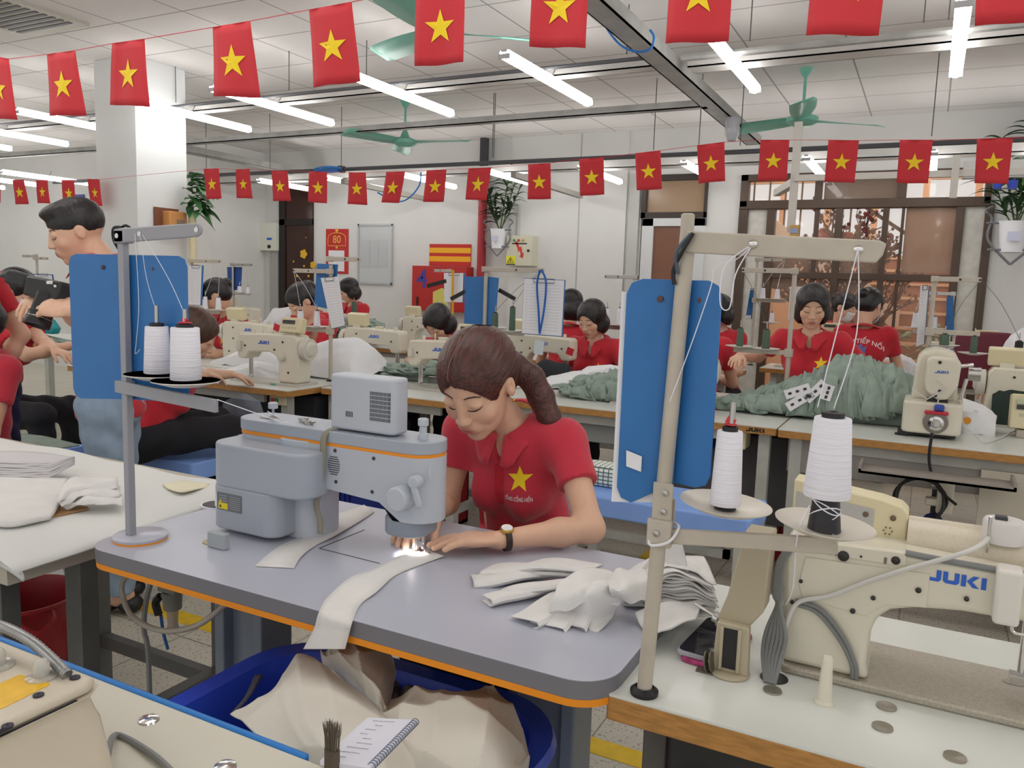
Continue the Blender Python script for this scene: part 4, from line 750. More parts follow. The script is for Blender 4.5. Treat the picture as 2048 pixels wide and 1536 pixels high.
# ======================= CLOTH, BASKET, FRONT-LEFT TABLE, CUTTING TABLE =======================
def cr(P, t):   # Catmull-Rom on a list at t in 0..len-1
    n = len(P)-1; i = min(int(t), n-1); f = t-i; a = P[max(i-1, 0)]; b = P[i]; c = P[i+1]; d = P[min(i+2, n)]
    return .5*((2*b)+(c-a)*f+(2*a-5*b+4*c-d)*f*f+(3*b-a-3*c+d)*f**3)
def net(rows, nu=24, nv=24, fold=0, seed=1, ff=9):
    """smooth sheet through a control net; rows of world points"""
    R = [[Vector(p) for p in r] for r in rows]; rn = random.Random(seed); ph = [rn.random()*6 for _ in range(6)]
    def fn(u, v):
        c = [cr(r, u*(len(r)-1)) for r in R]; p = cr(c, v*(len(R)-1))
        if fold < 0:
            for q, (au, av, am, sh) in enumerate(((3.1, 1.7, 1, 2), (5.3, -3.2, .7, 3), (1.5, 6.1, .8, 1.7), (9, 4.5, .35, 2.2))): p = p+Vector((.3*math.sin(q), -.35, .85))*(-fold*am*((1-abs(math.sin(au*u+av*v+ph[q]+.6*math.sin(sh*v+2*u+q))))**2.2-.25))
        if fold > 0: p = p+Vector((0, 0, 1))*fold*(math.sin(ff*u+ph[0]+2.5*math.sin(3*v+ph[1]))*.5+math.sin(ff*1.7*u-4*v+ph[2])*.3+math.sin(ff*.8*v+5*u+ph[3])*.4)
        return p
    b = MB(); b.grid(fn, nu, nv); return b
def Z(px, py, z): return onz(px, py, z)
def ribbon(L, R, n=8, m=3):
    Lp = smooth_path(L, n); Rp = smooth_path(R, n); b = MB(); b.grid(lambda u, v: Lp[int(round(v*(len(Lp)-1)))].lerp(Rp[int(round(v*(len(Lp)-1)))], u), m, len(Lp)); return b
t_ = TZ+.002
b = ribbon([Z(510, 1132, t_), Z(560, 1092, t_), Z(628, 1062, t_+.002), Z(660, 1035, t_+.003), Z(700, 1020, t_+.006), Z(728, 1010, t_+.004)], [Z(588, 1136, t_), Z(605, 1110, t_+.002), Z(636, 1088, t_), Z(668, 1072, t_+.003), Z(715, 1045, t_+.002), Z(748, 1024, t_)])
solo('cloth_strip', b, white_cloth, 'white pointed cloth strip lying on the grey table under the machine arm', 'cloth', solid=.002)
b = ribbon([Z(858, 1100, t_+.004), Z(800, 1112, t_+.010), Z(742, 1140, t_+.004), Z(700, 1156, t_+.01), Z(655, 1195, t_+.003), ony(638, 1225, 1.052), ony(628, 1258, 1.046), ony(607, 1298, 1.044)], [Z(888, 1112, t_+.002), Z(845, 1128, t_), Z(792, 1150, t_), Z(755, 1182, t_+.002), Z(722, 1208, t_), ony(705, 1243, 1.052), ony(698, 1268, 1.046), ony(690, 1298, 1.044)], 8, 5)
solo('cloth_strip', b, white_cloth, 'white cloth strip being sewn, hanging over the front edge of the grey table', 'cloth', solid=.002)
# --- bundle of folded white pieces
def folded(C, T, w, z0, lift, label, seed, open_=.012, wob=.004):
    rn = random.Random(seed); C = Z(*C, TZ+z0); T = Z(*T, TZ+z0*.35); d = (T-C); L = d.length; d.normalize(); n = Vector((-d.y, d.x, 0)).normalized(); ph = rn.random()*6
    sec = [(-w/2, 0), (-w/4, .001), (w/4, .002), (w/2-.004, .004), (w/2, .004+open_*.5), (w/2-.004, .004+open_), (w/4, .005+open_*.9), (-w/4, .004+open_*.7), (-w/2, .003+open_*.6)]
    def fn(u, v):
        k = u*(len(sec)-1); i = min(int(k), len(sec)-2); f = k-i; s, h = lerp(sec[i][0], sec[i+1][0], f), lerp(sec[i][1], sec[i+1][1], f)
        q = .35+.65*min(1, v*1.6); z = h*q+lift*math.sin(v*math.pi)*.5+wob*math.sin(v*7+ph)*(.3+v)
        return C+d*(L*v)+n*(s*(.45+.55*q)+.004*math.sin(5*v+ph))+Vector((0, 0, lerp(0, T.z-C.z, v)*0+z-z0*.65*v))
    b = MB(); b.grid(fn, 25, 22); return solo('folded_piece', b, white_cloth, label, 'cloth', 'folded white pieces of the bundle on the grey table', solid=.0016)
fan_ = [((1150, 1150), (945, 1162), .062, .012, .012, 'lowest, leftmost tip'), ((1160, 1165), (975, 1205), .045, .016, .010, 'second tip from the left, near the front'), ((1165, 1175), (1052, 1246), .062, .014, .008, 'tip pointing to the front edge'), ((1175, 1150), (972, 1135), .068, .030, .014, 'upper left tip'), ((1170, 1165), (1000, 1180), .048, .036, .012, 'middle of the left fan'), ((1185, 1170), (1092, 1246), .07, .020, .01, 'flat piece under the fan'), ((1190, 1140), (998, 1118), .085, .050, .016, 'topmost of the left fan'), ((1200, 1175), (1140, 1240), .06, .04, .01, 'short piece in front of the knot')]
for i, (C, T, w, z0, lf, lb) in enumerate(fan_): folded(C, T, w, z0, lf, 'folded white piece of the bundle, '+lb, i)
b = net([[Z(1118, 1165, TZ+.06), Z(1160, 1140, TZ+.075), Z(1215, 1140, TZ+.07), Z(1260, 1165, TZ+.06)], [Z(1108, 1190, TZ+.05), Z(1150, 1180, TZ+.066), Z(1200, 1172, TZ+.066), Z(1250, 1190, TZ+.05)], [Z(1098, 1228, TZ+.012), Z(1130, 1222, TZ+.03), Z(1180, 1200, TZ+.05), Z(1235, 1215, TZ+.03)]], 24, 20, .004, 4); solo('cloth_wrap', b, white_cloth, 'white cloth band wrapped over the middle of the folded bundle, left loop', 'cloth', solid=.002)
b = net([[Z(1165, 1170, TZ+.065), Z(1200, 1160, TZ+.08), Z(1245, 1165, TZ+.072)], [Z(1155, 1195, TZ+.05), Z(1185, 1190, TZ+.062), Z(1240, 1195, TZ+.05)], [Z(1142, 1228, TZ+.012), Z(1180, 1240, TZ+.012), Z(1230, 1225, TZ+.012)], [Z(1165, 1250, TZ+.002), Z(1196, 1262, TZ+.002), Z(1222, 1240, TZ+.004)]], 24, 24, .003, 6); solo('cloth_wrap', b, white_cloth, 'white cloth end hanging from the knot in the middle of the bundle', 'cloth', solid=.002)
b = net([[Z(1215, 1160, TZ+.07), Z(1240, 1140, TZ+.085), Z(1290, 1140, TZ+.08)], [Z(1220, 1185, TZ+.07), Z(1250, 1170, TZ+.09), Z(1300, 1165, TZ+.07)], [Z(1228, 1200, TZ+.03), Z(1262, 1205, TZ+.05), Z(1300, 1200, TZ+.04)]], 24, 20, .005, 9); solo('cloth_knot', b, white_cloth, 'knotted white cloth in the middle of the bundle', 'cloth', solid=.002)
A0 = Z(1245, 1200, TZ+.004); LO = ['lowest', 'second', 'third', 'fourth', 'fifth', 'sixth', 'seventh', 'eighth', 'ninth', 'tenth', 'eleventh', 'twelfth', 'thirteenth', 'topmost']
for i in range(14):   # leaves of the right half, seen on edge
    rn = random.Random(70+i); B0 = Z(1418+10*rn.random()-.6*i, 1214-7*rn.random(), TZ+.004); d = B0-A0; Lm = d.length; d.normalize(); n = Vector((-d.y, d.x, 0)); h = .0058*i
    def fn(u, v, i=i, h=h, Lm=Lm, d=d, n=n, e=rn.random()): return A0+d*(Lm*v)+n*((u-.5)*.12*(.5+.5*v)+.006*math.sin(e*6+v*3))+Vector((0, 0, .004+h*(.45+.55*min(1, v*2.2))+.009*math.sin(v*9+.22*i+u)*v*(i/13)*(1-.2*u)+.0022*math.sin(v*17+e*9+u*4)-.020*max(0, v-.8)*(i/5)))
    b = MB(); b.grid(fn, 8, 34); solo('cloth_leaf', b, white_cloth, 'white cloth leaf right of the knot, '+LO[i]+' of the stacked leaves', 'cloth', 'stacked white cloth leaves right of the knot', solid=.0016)
b = net([[ony(x, y, 1.40) for x, y in r] for r in (((1255, 1170), (1310, 1165), (1380, 1158)), ((1285, 1135), (1325, 1128), (1374, 1128)), ((1312, 1100), (1338, 1094), (1366, 1096)), ((1345, 1070), (1351, 1067), (1357, 1064)))], 16, 20, .0015, 3); solo('cloth_flap', b, white_cloth, 'white pointed cloth flap standing up behind the bundle', 'cloth', solid=.002)
b = net([[Z(1270, 1225, TZ+.02), Z(1340, 1205, TZ+.03), Z(1405, 1200, TZ+.03)], [Z(1280, 1250, TZ+.005), Z(1345, 1232, TZ+.02), Z(1400, 1215, TZ+.02)], [ony(1300, 1270, 1.25), ony(1340, 1255, 1.27), ony(1392, 1235, 1.30)]], 20, 14, .003, 2); solo('cloth_fold', b, white_cloth, 'white folded cloth corner hanging towards the phone', 'cloth', solid=.004)
# ---------------- blue basket with off-white cloth
blue_tub = mat('blue_tub_plastic', '#2f4fd0', .35, coat=.2)
bx, by, bz = -.865, 1.075, .555
tb = thing('laundry_basket', 'large blue plastic basket full of off-white cloth under the grey table', 'basket', (bx, by, .22))
def ringp(w, h, r, z, n=8): return [(bx+x, by+y, z) for x, y in rrect(w, h, r, n)]
b = MB(); rings = [ringp(.46, .30, .08, .222), ringp(.52, .36, .10, .24), ringp(.60, .44, .13, bz-.03), ringp(.62, .46, .14, bz), ringp(.69, .52, .16, bz+.004), ringp(.70, .53, .16, bz-.012), ringp(.68, .51, .155, bz-.034)]
k = len(rings[0]); 
for rg in rings: b.v += rg
for i in range(len(rings)-1):
    for j in range(k): b.f.append((i*k+j, i*k+(j+1) % k, (i+1)*k+(j+1) % k, (i+1)*k+j)); b.m.append(0)
b.f.append(tuple(range(k))); b.m.append(0); part('tub_shell', b, blue_tub, tb, solid=.004)
b = MB()
for i in range(10):
    x = bx-.2+.045*i; b.prism(rrect(.012, .05, .005, 3), (x, by+.222, bz-.075), (1, 0, 0), (0, 0, 1), (0, -.004, 0))
part('side_slots', b, mat('slot_dark_blue', '#141d4e', .6), tb)
st_ = thing('stool', 'low stool hidden under the blue basket', 'stool', (bx, by, 0)); part('seat', MB().bb((bx-.2, by-.14, .19), (bx+.2, by+.14, .219)), mat('stool_wood', '#8a7a63', .6), st_)
b = MB()
for sx in (-1, 1):
    for sy in (-1, 1): b.bb((bx+sx*.18-.015, by+sy*.12-.015, 0), (bx+sx*.18+.015, by+sy*.12+.015, .19))
part('stool_leg', b, darkgrey, st_)
cl = mat('off_white_cloth', '#dad6cb', .9, bump=.15, bscale=350)
W = lambda L: [Z(*p) for p in L]
b = net([W([(460, 1425, .62), (540, 1380, .63), (600, 1310, .64), (650, 1335, .63)]), W([(520, 1470, .64), (580, 1420, .665), (660, 1370, .67), (740, 1400, .64)]), W([(600, 1520, .65), (650, 1480, .69), (720, 1440, .69), (800, 1465, .65)]), W([(680, 1600, .62), (720, 1580, .68), (780, 1540, .68), (840, 1540, .62)])], 70, 70, -.012, 5, 5)
solo('off_white_cloth', b, cl, 'large off-white cloth panel spread over the left half of the blue basket', 'cloth', solid=.003)
b = net([W([(640, 1300, .60), (690, 1280, .63), (745, 1290, .61)]), W([(650, 1330, .62), (712, 1300, .66), (775, 1305, .61)]), W([(690, 1370, .60), (738, 1350, .66), (790, 1340, .60)]), W([(725, 1410, .60), (757, 1400, .645), (775, 1420, .59)]), W([(745, 1440, .58), (765, 1445, .63), (790, 1460, .57)])], 60, 70, -.022, 8, 7)
solo('off_white_cloth', b, cl, 'off-white cloth twisted up towards the underside of the grey table', 'cloth', solid=.003)
b = net([W([(745, 1400, .57), (830, 1385, .62), (920, 1372, .63), (985, 1370, .60)]), W([(750, 1430, .62), (850, 1415, .66), (950, 1400, .67), (1030, 1420, .60)]), W([(790, 1480, .63), (880, 1465, .67), (980, 1460, .68), (1050, 1470, .58)]), W([(760, 1560, .60), (900, 1540, .65), (1000, 1540, .65), (1055, 1530, .56)]), W([(760, 1640, .55), (900, 1640, .6), (1000, 1620, .6), (1040, 1590, .54)])], 90, 90, -.026, 13, 8)
solo('off_white_cloth', b, cl, 'off-white crumpled cloth heaped in the right half of the blue basket', 'cloth', solid=.003)
b = net([W([(470, 1425, .60), (500, 1390, .61), (525, 1350, .60)]), W([(460, 1430, .585), (490, 1395, .59), (510, 1352, .59)])], 12, 4); solo('dark_cloth', b, mat('dark_lining_cloth', '#43424f', .85), 'dark folded edge of cloth at the left of the blue basket', 'cloth', solid=.004)
b = MB()
rn = random.Random(3)
for i in range(16): q = Z(745+rn.random()*130, 1378+rn.random()*22, .50+rn.random()*.02); b.ball(q, (.03, .022, .016), 8, 6, Euler((rn.random(), rn.random(), rn.random()*6)).to_matrix())
solo('lace_scraps', b, mat('grey_lace_scraps', '#6d665c', .95, var=.6, vscale=90, bump=1, bscale=150), 'grey patterned scraps deep in the blue basket', 'scraps', kind='stuff') if 0 else tag(recenter(part('lace_scraps', b, mat('grey_lace_scraps', '#6d665c', .95, var=.6, vscale=90, bump=1, bscale=150))), 'grey patterned scraps deep in the blue basket', 'scraps', None, 'stuff')
# ---------------- front-left table and machine
tf = thing('sewing_table', 'cream table with bright blue edge strip in the lower left foreground', 'table', (-1.1, .42, 0))
ctop = mat('cream_laminate', '#d3cfc0', .35, var=.02, vscale=5)
b = MB(); b.prism([(-1.75, .08), (-.46, .08), (-.46, .70), (-.50, .735), (-1.75, .735)], (0, 0, .722), (1, 0, 0), (0, 1, 0), (0, 0, .028)); part('tabletop', b, ctop, tf, bev=.003)
b = MB(); b.bb((-1.75, .7355, .722), (-.66, .746, .751)); part('blue_edge_strip', b, mat('bright_blue_strip', '#1e78c8', .35), tf, bev=.003)
b = MB()
for x in (-1.6, -.55):
    for y in (.14, .68): b.bb((x-.02, y-.02, 0), (x+.02, y+.02, .722))
part('leg', b, darkgrey, tf, split=True)
for px, py in ((297, 1438), (450, 1531)): c = onz(px, py, .752); b = MB(); b.lathe([(.0145, 0), (.013, .0025), (.006, .004), (0, .0042)], (c.x, c.y, .75), 24); part('bolt_cover', b, chrome, tf)
mc = thing('sewing_machine', 'cream machine body with yellow label and dome lamps in the lower left corner', 'sewing machine', (-1.0, .45, .75))
mcr = mat('cream_cast_body', '#cfc5b2', .4, var=.03, vscale=6); chip = mat('chipped_dark_paint', '#2f2c3a', .6)
b = MB(); P0_ = [(-1.25, .30), (-.795, .30), (-.795, .53), (-.805, .545), (-1.25, .545)]; 
def ringq(e, z): return [(x+(e if x > -1 else 0), y+(e*.6 if y > .5 else 0), z) for x, y in P0_]
rg = [ringq(.035, .75), ringq(.022, .80), ringq(.012, .86), ringq(.0, .893)]
for r_ in rg: b.v += r_
k = 5
for i in range(3):
    for j in range(k): b.f.append((i*k+j, i*k+(j+1) % k, (i+1)*k+(j+1) % k, (i+1)*k+j)); b.m.append(0)
b.f.append((19, 18, 17, 16, 15)); b.m.append(0); part('machine_body', b, mcr, mc, bev=.01, seg=3)
b = MB(); b.prism([(-1.25, .295), (-.79, .295), (-.79, .535), (-.80, .549), (-1.25, .549)], (0, 0, .894), (1, 0, 0), (0, 1, 0), (0, 0, .012)); part('top_cover', b, mcr, mc, bev=.005, seg=3)
b = MB(); b.bb((-.792, .33, .8925), (-.7885, .52, .8935)); b.bb((-.81, .38, .9055), (-.80, .386, .9062)); b.bb((-.7905, .42, .897), (-.7885, .45, .901)); part('chipped_edge', b, chip, mc)
b = MB(); b.prism([(-.7688, .795), (-.7688, .86), (-.7688, .86)], (0, 0, 0), (0, 0, 0), (0, 0, 0), (0, 0, 0)) if 0 else b.prism(rrect(.12, .05, .01, 4), (-.783, .42, .80), (0, 1, 0), (-.18, 0, 1), (.006, 0, 0)); part('raised_panel', b, mcr, mc, bev=.003)
q = Z(25, 1385, .9065); b = MB(); b.prism(rrect(.05, .06, .004, 3), (q.x-.005, q.y, .906), (1, .1, 0), (-.1, 1, 0), (0, 0, .0006)); part('yellow_label', b, mat('glossy_yellow_label', '#e9b81c', .2, var=.1, vscale=40), mc)
for px, py, s in ((83, 1352, 1), (-8, 1330, 1.2)):
    q = Z(px, py, .908); b = MB(); b.lathe([(.016*s, 0), (.016*s, .002), (.0085*s, .003), (.0085*s, .016), (.006*s, .021), (0, .023)], (q.x, q.y, .906), 24); part('dome_lamp', b, mat('clear_dome', '#d9d6cc', .08, alpha=.6), mc)
    b = MB(); b.lathe([(.004, 0), (.004, .008), (0, .009)], (q.x, q.y, .910), 12); part('lamp_bulb', b, mat('blue_bulb', '#5c9ac0', .3), mc)
for px, py in ((150, 1355), (77, 1390), (15, 1452)): q = Z(px, py, .907); b = MB(); b.lathe([(.0055, 0), (.0055, .002), (.002, .0025), (0, .001)], (q.x, q.y, .906), 14); part('screw', b, chip, mc)
b = MB(); cp_ = smooth_path([Z(-110, 1238, .93), Z(-40, 1242, .93), Z(10, 1255, .93), Z(58, 1280, .93), Z(100, 1315, .92), Z(135, 1350, .91)], 14); rr2 = [.0058+.0009*(i % 2) for i in range(len(cp_))]; b.tube(cp_, rr2, 10); part('steel_conduit', b, mat('ribbed_conduit', '#9b9c9c', .3, metal=.7), mc)
b = MB(); b.tube(smooth_path([(-.80, .56, .80), Z(232, 1470, .756), Z(300, 1505, .756), Z(345, 1545, .756)]), .0042, 8); solo('cable', b, cab, 'grey cable curving over the cream foreground table', 'cable')
# notebook
nb = thing('notebook', 'spiral notebook with handwriting lying on the cloth in the basket, at the bottom edge', 'notebook', tuple(Z(745, 1495, .752)))
A_, B2, C2, D2_ = Z(735, 1443, .755), Z(835, 1448, .755), Z(740, 1545, .755), Z(640, 1530, .755)
def npt(u, v, h=0): return A_.lerp(B2, u).lerp(D2_.lerp(C2, u), v)+Vector((0, 0, h))
b = MB(); b.v = [npt(0, 0), npt(1, 0), npt(1, 1), npt(0, 1), npt(0, 0, .006), npt(1, 0, .006), npt(1, 1, .006), npt(0, 1, .006)]; b.f = [(3, 2, 1, 0), (4, 5, 6, 7), (0, 1, 5, 4), (1, 2, 6, 5), (2, 3, 7, 6), (3, 0, 4, 7)]; b.m = [0]*6; part('pages', b, mat('lilac_white_paper', '#dcdde8', .8), nb)
b = MB(); rn = random.Random(8)
for i in range(9):
    v = .08+.1*i; u = .12+.25*rn.random(); pts = [npt(u+.010*k, v+.012*math.sin(k*1.9+i)*rn.random(), .0066) for k in range(int(14+40*rn.random()*(1-u)))]; b.tube(pts, .00025, 4)
part('handwriting', b, mat('pencil_grey', '#9092a6', .8), nb)
b = MB()
for i in range(22):
    v = .02+.044*i; c = npt(.97, v, .004); ax = (npt(1, v)-npt(0, v)).normalized(); b.tube([c+ax*(.005*math.cos(t))+Vector((0, 0, .005*math.sin(t))) for t in [math.pi*2*k/12 for k in range(13)]], .0006, 5)
part('spiral_binding', b, mat('dark_spiral_wire', '#6a7390', .4, metal=.4), nb)
# brush
q = Z(664, 1540, .75); bsh = thing('brush', 'upright brush with worn brown bristles and dark wooden handle at the bottom edge', 'brush', tuple(q))
b = MB(); b.prism(rrect(.020, .010, .003, 3), (q.x, q.y, .75), (1, 0, 0), (0, 1, 0), (0, 0, .028)); part('handle', b, mat('dark_brush_wood', '#5a4d42', .7, var=.3, vscale=50), bsh)
b = MB(); rn = random.Random(5)
for i in range(190): x = (rn.random()-.5)*.017; y = (rn.random()-.5)*.008; h = .028+.012*rn.random(); b.tube([(q.x+x, q.y+y, .776), (q.x+x*1.1, q.y+y, .776+h*.5), (q.x+x*1.35+.004*(rn.random()-.5), q.y+y+.003*(rn.random()-.5), .776+h)], .0003, 3, cap=False)
o = part('bristles', b, mat('brown_bristles', '#7d7363', .9), bsh); o['kind'] = 'stuff'
# ---------------- covered cutting table at the left
tc_ = thing('cutting_table', 'long table under a white cloth left of the grey sewing table', 'table', (-2.4, 1.3, 0))
b = MB(); b.bb((-3.6, .95, .70), (-1.66, 1.65, .762)); part('tabletop', b, mat('pale_board', '#b3ada0', .6), tc_)
lgm = mat('dark_steel_leg', '#5d5f5c', .5, var=.15, vscale=9)
for x, y in ((-1.80, 1.02), (-1.70, 1.14), (-1.74, 1.6), (-3.4, 1.0), (-3.4, 1.6), (-2.3, 1.6)): part('leg', MB().bb((x-.028, y-.022, 0), (x+.028, y+.022, .70)), lgm, tc_, bev=.002)
b = MB(); b.bb((-3.4, 1.58, .16), (-1.74, 1.61, .2)); b.bb((-1.76, 1.14, .2), (-1.72, 1.6, .23)); b.bar((-1.74, 1.6, .03), (-1.74, 1.6, .0), .05, .05); part('crossbar', b, lgm, tc_)
def cov(u, v):
    x = lerp(-3.6, -1.602, u); s = v*.80; yb = .925
    if s < .74: y = 1.66-s; z = .772+.004*math.sin(7*x+3*s)+.003*math.sin(17*x-9*s)
    else: q = s-.74; y = yb-.012*math.sin(q*20+x*9); z = .768-q*.38*(1+.08*math.sin(x*5)); y += .03*q
    e = max(0, (u-.93)/.07); z -= .022*e**2.5
    if s > .66: k = (s-.66)/.46; z -= .01*k; y += e*.05*k
    if s < .05: z -= .02*(1-s/.05)
    return (x, y, z)
b = MB(); b.grid(cov, 90, 60); tag(recenter(part('table_cover', b, mat('white_table_cover', '#dedfdc', .85, bump=.1, bscale=120), None, solid=.004)), 'white cloth cover draped over the cutting table at the left', 'tablecloth')
b = MB(); b.prism([(Z(-60, 1040, .785)).xy[:], Z(0, 1052, .785).xy[:], Z(60, 1042, .785).xy[:], Z(178, 1015, .785).xy[:], Z(120, 975, .785).xy[:], Z(-60, 960, .785).xy[:]][::-1], (0, 0, .780), (1, 0, 0), (0, 1, 0), (0, 0, .004)); solo('card_sheet', b, mat('brown_card', '#a98258', .8), 'brown card sheet under the white fabric on the cutting table', 'card')
b = net([W([(-60, 955, .795), (40, 955, .797), (135, 960, .797)]), W([(-60, 990, .797), (40, 1000, .799), (120, 1005, .797)]), W([(-60, 1042, .792), (20, 1050, .792), (100, 1035, .79)])], 20, 12, .001, 2); solo('fabric_sheet', b, white_cloth, 'flat white fabric sheets on the brown card', 'cloth', solid=.010)
for i in range(8):
    b = net([W([(-60, 925-3*i, .80+.004*i), (60, 925-3*i, .803+.004*i), (150, 928-2*i, .80+.003*i)]), W([(-60, 955-4.5*i, .80+.004*i), (50, 958-4.5*i, .80+.004*i), (100, 955-4*i, .80+.003*i)])], 16, 6, .0015, i); solo('folded_cloth', b, mat('grey_white_cloth', '#d0cdd0', .9), 'folded cloth in the stack at the left edge, %s layer' % ['lowest', 'second', 'third', 'fourth', 'fifth', 'sixth', 'seventh', 'topmost'][i], 'cloth', 'layered stack of folded white cloth', solid=.003)
for i, (a, c, e) in enumerate((((118, 1000), (150, 965), (235, 965)), ((122, 1008), (165, 978), (240, 982)), ((130, 1012), (175, 992), (245, 1000)))):
    zz = .80+.012*(2-i); b = net([[Z(a[0], a[1]-14, zz), Z(c[0], c[1]-8, zz+.014), Z(e[0], e[1]-10, zz)], [Z(a[0]-3, a[1], zz-.006), Z(c[0], c[1]+6, zz+.012), Z(e[0], e[1]+2, zz)], [Z(a[0]+2, a[1]+6, zz-.012), Z(c[0]+5, c[1]+16, zz+.002), Z(e[0], e[1]+12, zz-.006)]], 24, 14, .004, 20+i, 12); solo('rolled_cloth', b, white_cloth, ['topmost', 'middle', 'lowest'][i]+' rolled white cloth in the small bundle beside the grey pole', 'cloth', 'bundle of rolled white cloth on the cutting table', solid=.004)
b = net([W([(325, 968, .778), (370, 962, .779), (420, 968, .778)]), W([(335, 978, .779), (365, 984, .79), (415, 974, .779)])], 12, 6, .001, 2); solo('cloth_scrap', b, mat('cream_scrap', '#e6e0c4', .85), 'cream cloth scrap near the far end of the white cover', 'scrap', solid=.002)
# ---- red bin
q = Z(45, 1190, .36); rb_ = thing('bin', 'dark red plastic bin with looped handles on the floor at the left edge', 'bin', (q.x, q.y, 0)); rpm = mat('red_bin_plastic', '#9c1d26', .4)
b = MB(); b.lathe([(.0, .004), (.11, .004), (.115, .02), (.155, .35), (.165, .355), (.165, .365), (.15, .362), (.145, .34), (.105, .02), (0, .015)], (q.x, q.y, 0), 36); part('bin_body', b, rpm, rb_)
for s, aa in ((1, -.35), (1, .75)):
    d = Vector((math.cos(aa), math.sin(aa), 0)); n = Vector((-d.y, d.x, 0)); c = Vector((q.x, q.y, .33))+d*.15
    b = MB(); b.tube(smooth_path([c-n*.05+Vector((0, 0, .02)), c-n*.045+d*.03+Vector((0, 0, .0)), c+d*.045+Vector((0, 0, -.03)), c+n*.045+d*.03+Vector((0, 0, .0)), c+n*.05+Vector((0, 0, .02))]), .012, 8, flat=.35); part('handle', b, rpm, rb_)
# ---- hoses and air filter under the grey table
q = ony(345, 1210, 1.30); af = thing('air_filter', 'grey air filter with clear bowl under the left end of the grey table', 'air filter', tuple(q))
afm = mat('grey_filter_body', '#85877f', .45)
b = MB(); b.cyl(q+Vector((0, 0, -.01)), q+Vector((0, 0, .035)), .022, .024, 20); b.box(q+Vector((0, 0, .045)), (.06, .04, .018)); b.cyl(q+Vector((-.03, 0, .02)), q+Vector((-.012, 0, .02)), .012); part('filter_body', b, afm, af, bev=.003)
b = MB(); b.lathe([(.014, 0), (.012, -.04), (.016, -.055), (0, -.058)], q+Vector((.0, 0, -.01)), 18); part('clear_bowl', b, mat('smoky_bowl', '#b7aaa0', .15, alpha=.7), af)
b = MB(); b.tube(smooth_path([q+Vector((-.03, -.01, .02)), q+Vector((-.045, -.012, -.0)), q+Vector((-.038, -.01, -.03))]), .010, 8); part('black_fitting', b, black, af)
b = MB(); hp = [ony(268, 1140, 1.2), ony(247, 1160, 1.2), ony(245, 1190, 1.2), ony(262, 1230, 1.18), ony(300, 1255, 1.16), ony(345, 1262, 1.15), ony(400, 1248, 1.14), ony(455, 1205, 1.15)]; b.tube(smooth_path(hp), .0065, 10); solo('air_hose', b, mat('clear_grey_hose', '#a39d92', .25), 'pale looping hose under the left end of the grey table', 'hose')
b = MB(); hp = [ony(305, 1155, 1.22), ony(292, 1205, 1.22), ony(288, 1260, 1.22), ony(297, 1320, 1.22), Vector((ony(300, 1375, 1.22).x, 1.22, .1)), Vector((ony(300, 1375, 1.22).x, 1.24, .008))]; b.tube(smooth_path(hp), .006, 8); solo('air_hose', b, cab, 'dark grey hose hanging down beside the steel leg of the grey table', 'hose')
b = MB(); hp = [q+Vector((-.03, -.01, -.03)), q+Vector((-.035, 0, -.08)), q+Vector((-.02, .0, -.12))]; b.tube(smooth_path(hp), .004, 8); solo('air_hose', b, mat('blue_hose', '#2b5fa6', .4), 'short blue hose below the air filter', 'hose')
# ======================= THE ROWS BEHIND =======================
T2 = .77
lg = mat('pale_grey_leg', '#b3b5ae', .5, var=.1, vscale=12)
def wt(x0, x1, y0, y1, label, legs=((.04, .15), (.96, .15), (.04, .85), (.96, .85))): return wood_table(x0, x1, y0, y1, T2, label, legs=legs, legm_=lg, lw=.05)
wt(-4.75, -2.93, 3.14, 3.66, 'white table with dark wood edge behind the grey thread stand')
wt(-2.90, -2.06, 3.36, 3.88, 'white wood-edged table behind the screen box of the grey machine')
wt(-2.04, -.548, 3.62, 4.14, 'white wood-edged table directly behind the seamstress with ponytail')
rt_ = wt(-.540, 1.25, 3.60, 4.14, 'white wood-edged table at the right carrying the upright buttonhole machine')
wt(-4.75, -2.93, 3.68, 4.2, 'white table heaped with white cloth, second row at the left')
wt(-2.90, -2.06, 3.90, 4.42, 'white table in the second row between the white cloth and the seamstress')
wt(-2.04, -.548, 4.16, 4.7, 'white table in the second row under the sage garments')
wt(-.540, 1.25, 4.16, 4.7, 'white table in the second row at the right behind the buttonhole machine')
wt(-6.6, -3.2, 5.7, 6.25, 'far white table in front of the red fire cabinet wall')
wt(-3.15, -1.2, 5.7, 6.25, 'far white table in front of the white electrical box')
wt(-1.15, 1.4, 6.5, 7.0, 'far white table in front of the brown window')
wt(-8.8, -6.2, 3.9, 4.7, 'far white table at the left edge behind the man with the camera')
b = MB(); put_logo(b, .07, ony(1524, 862, 3.597)+Vector((0, 0, .008)), (1, 0, 0), (0, 0, 1), .001, h=.016); part('logo_lettering', b, black, bpy.data.objects['sewing_table.005'] if 0 else rt_, smooth=False) if 0 else None
def logo_on_edge():
    t = [o for o in COL.objects if o.get('label', '').startswith('white wood-edged table directly')][0]
    b = MB(); put_logo(b, .08, (-.64, 3.6188, .752), (1, 0, 0), (0, 0, 1), .001, h=.018); part('logo_lettering', b, black, t, smooth=False)
logo_on_edge()
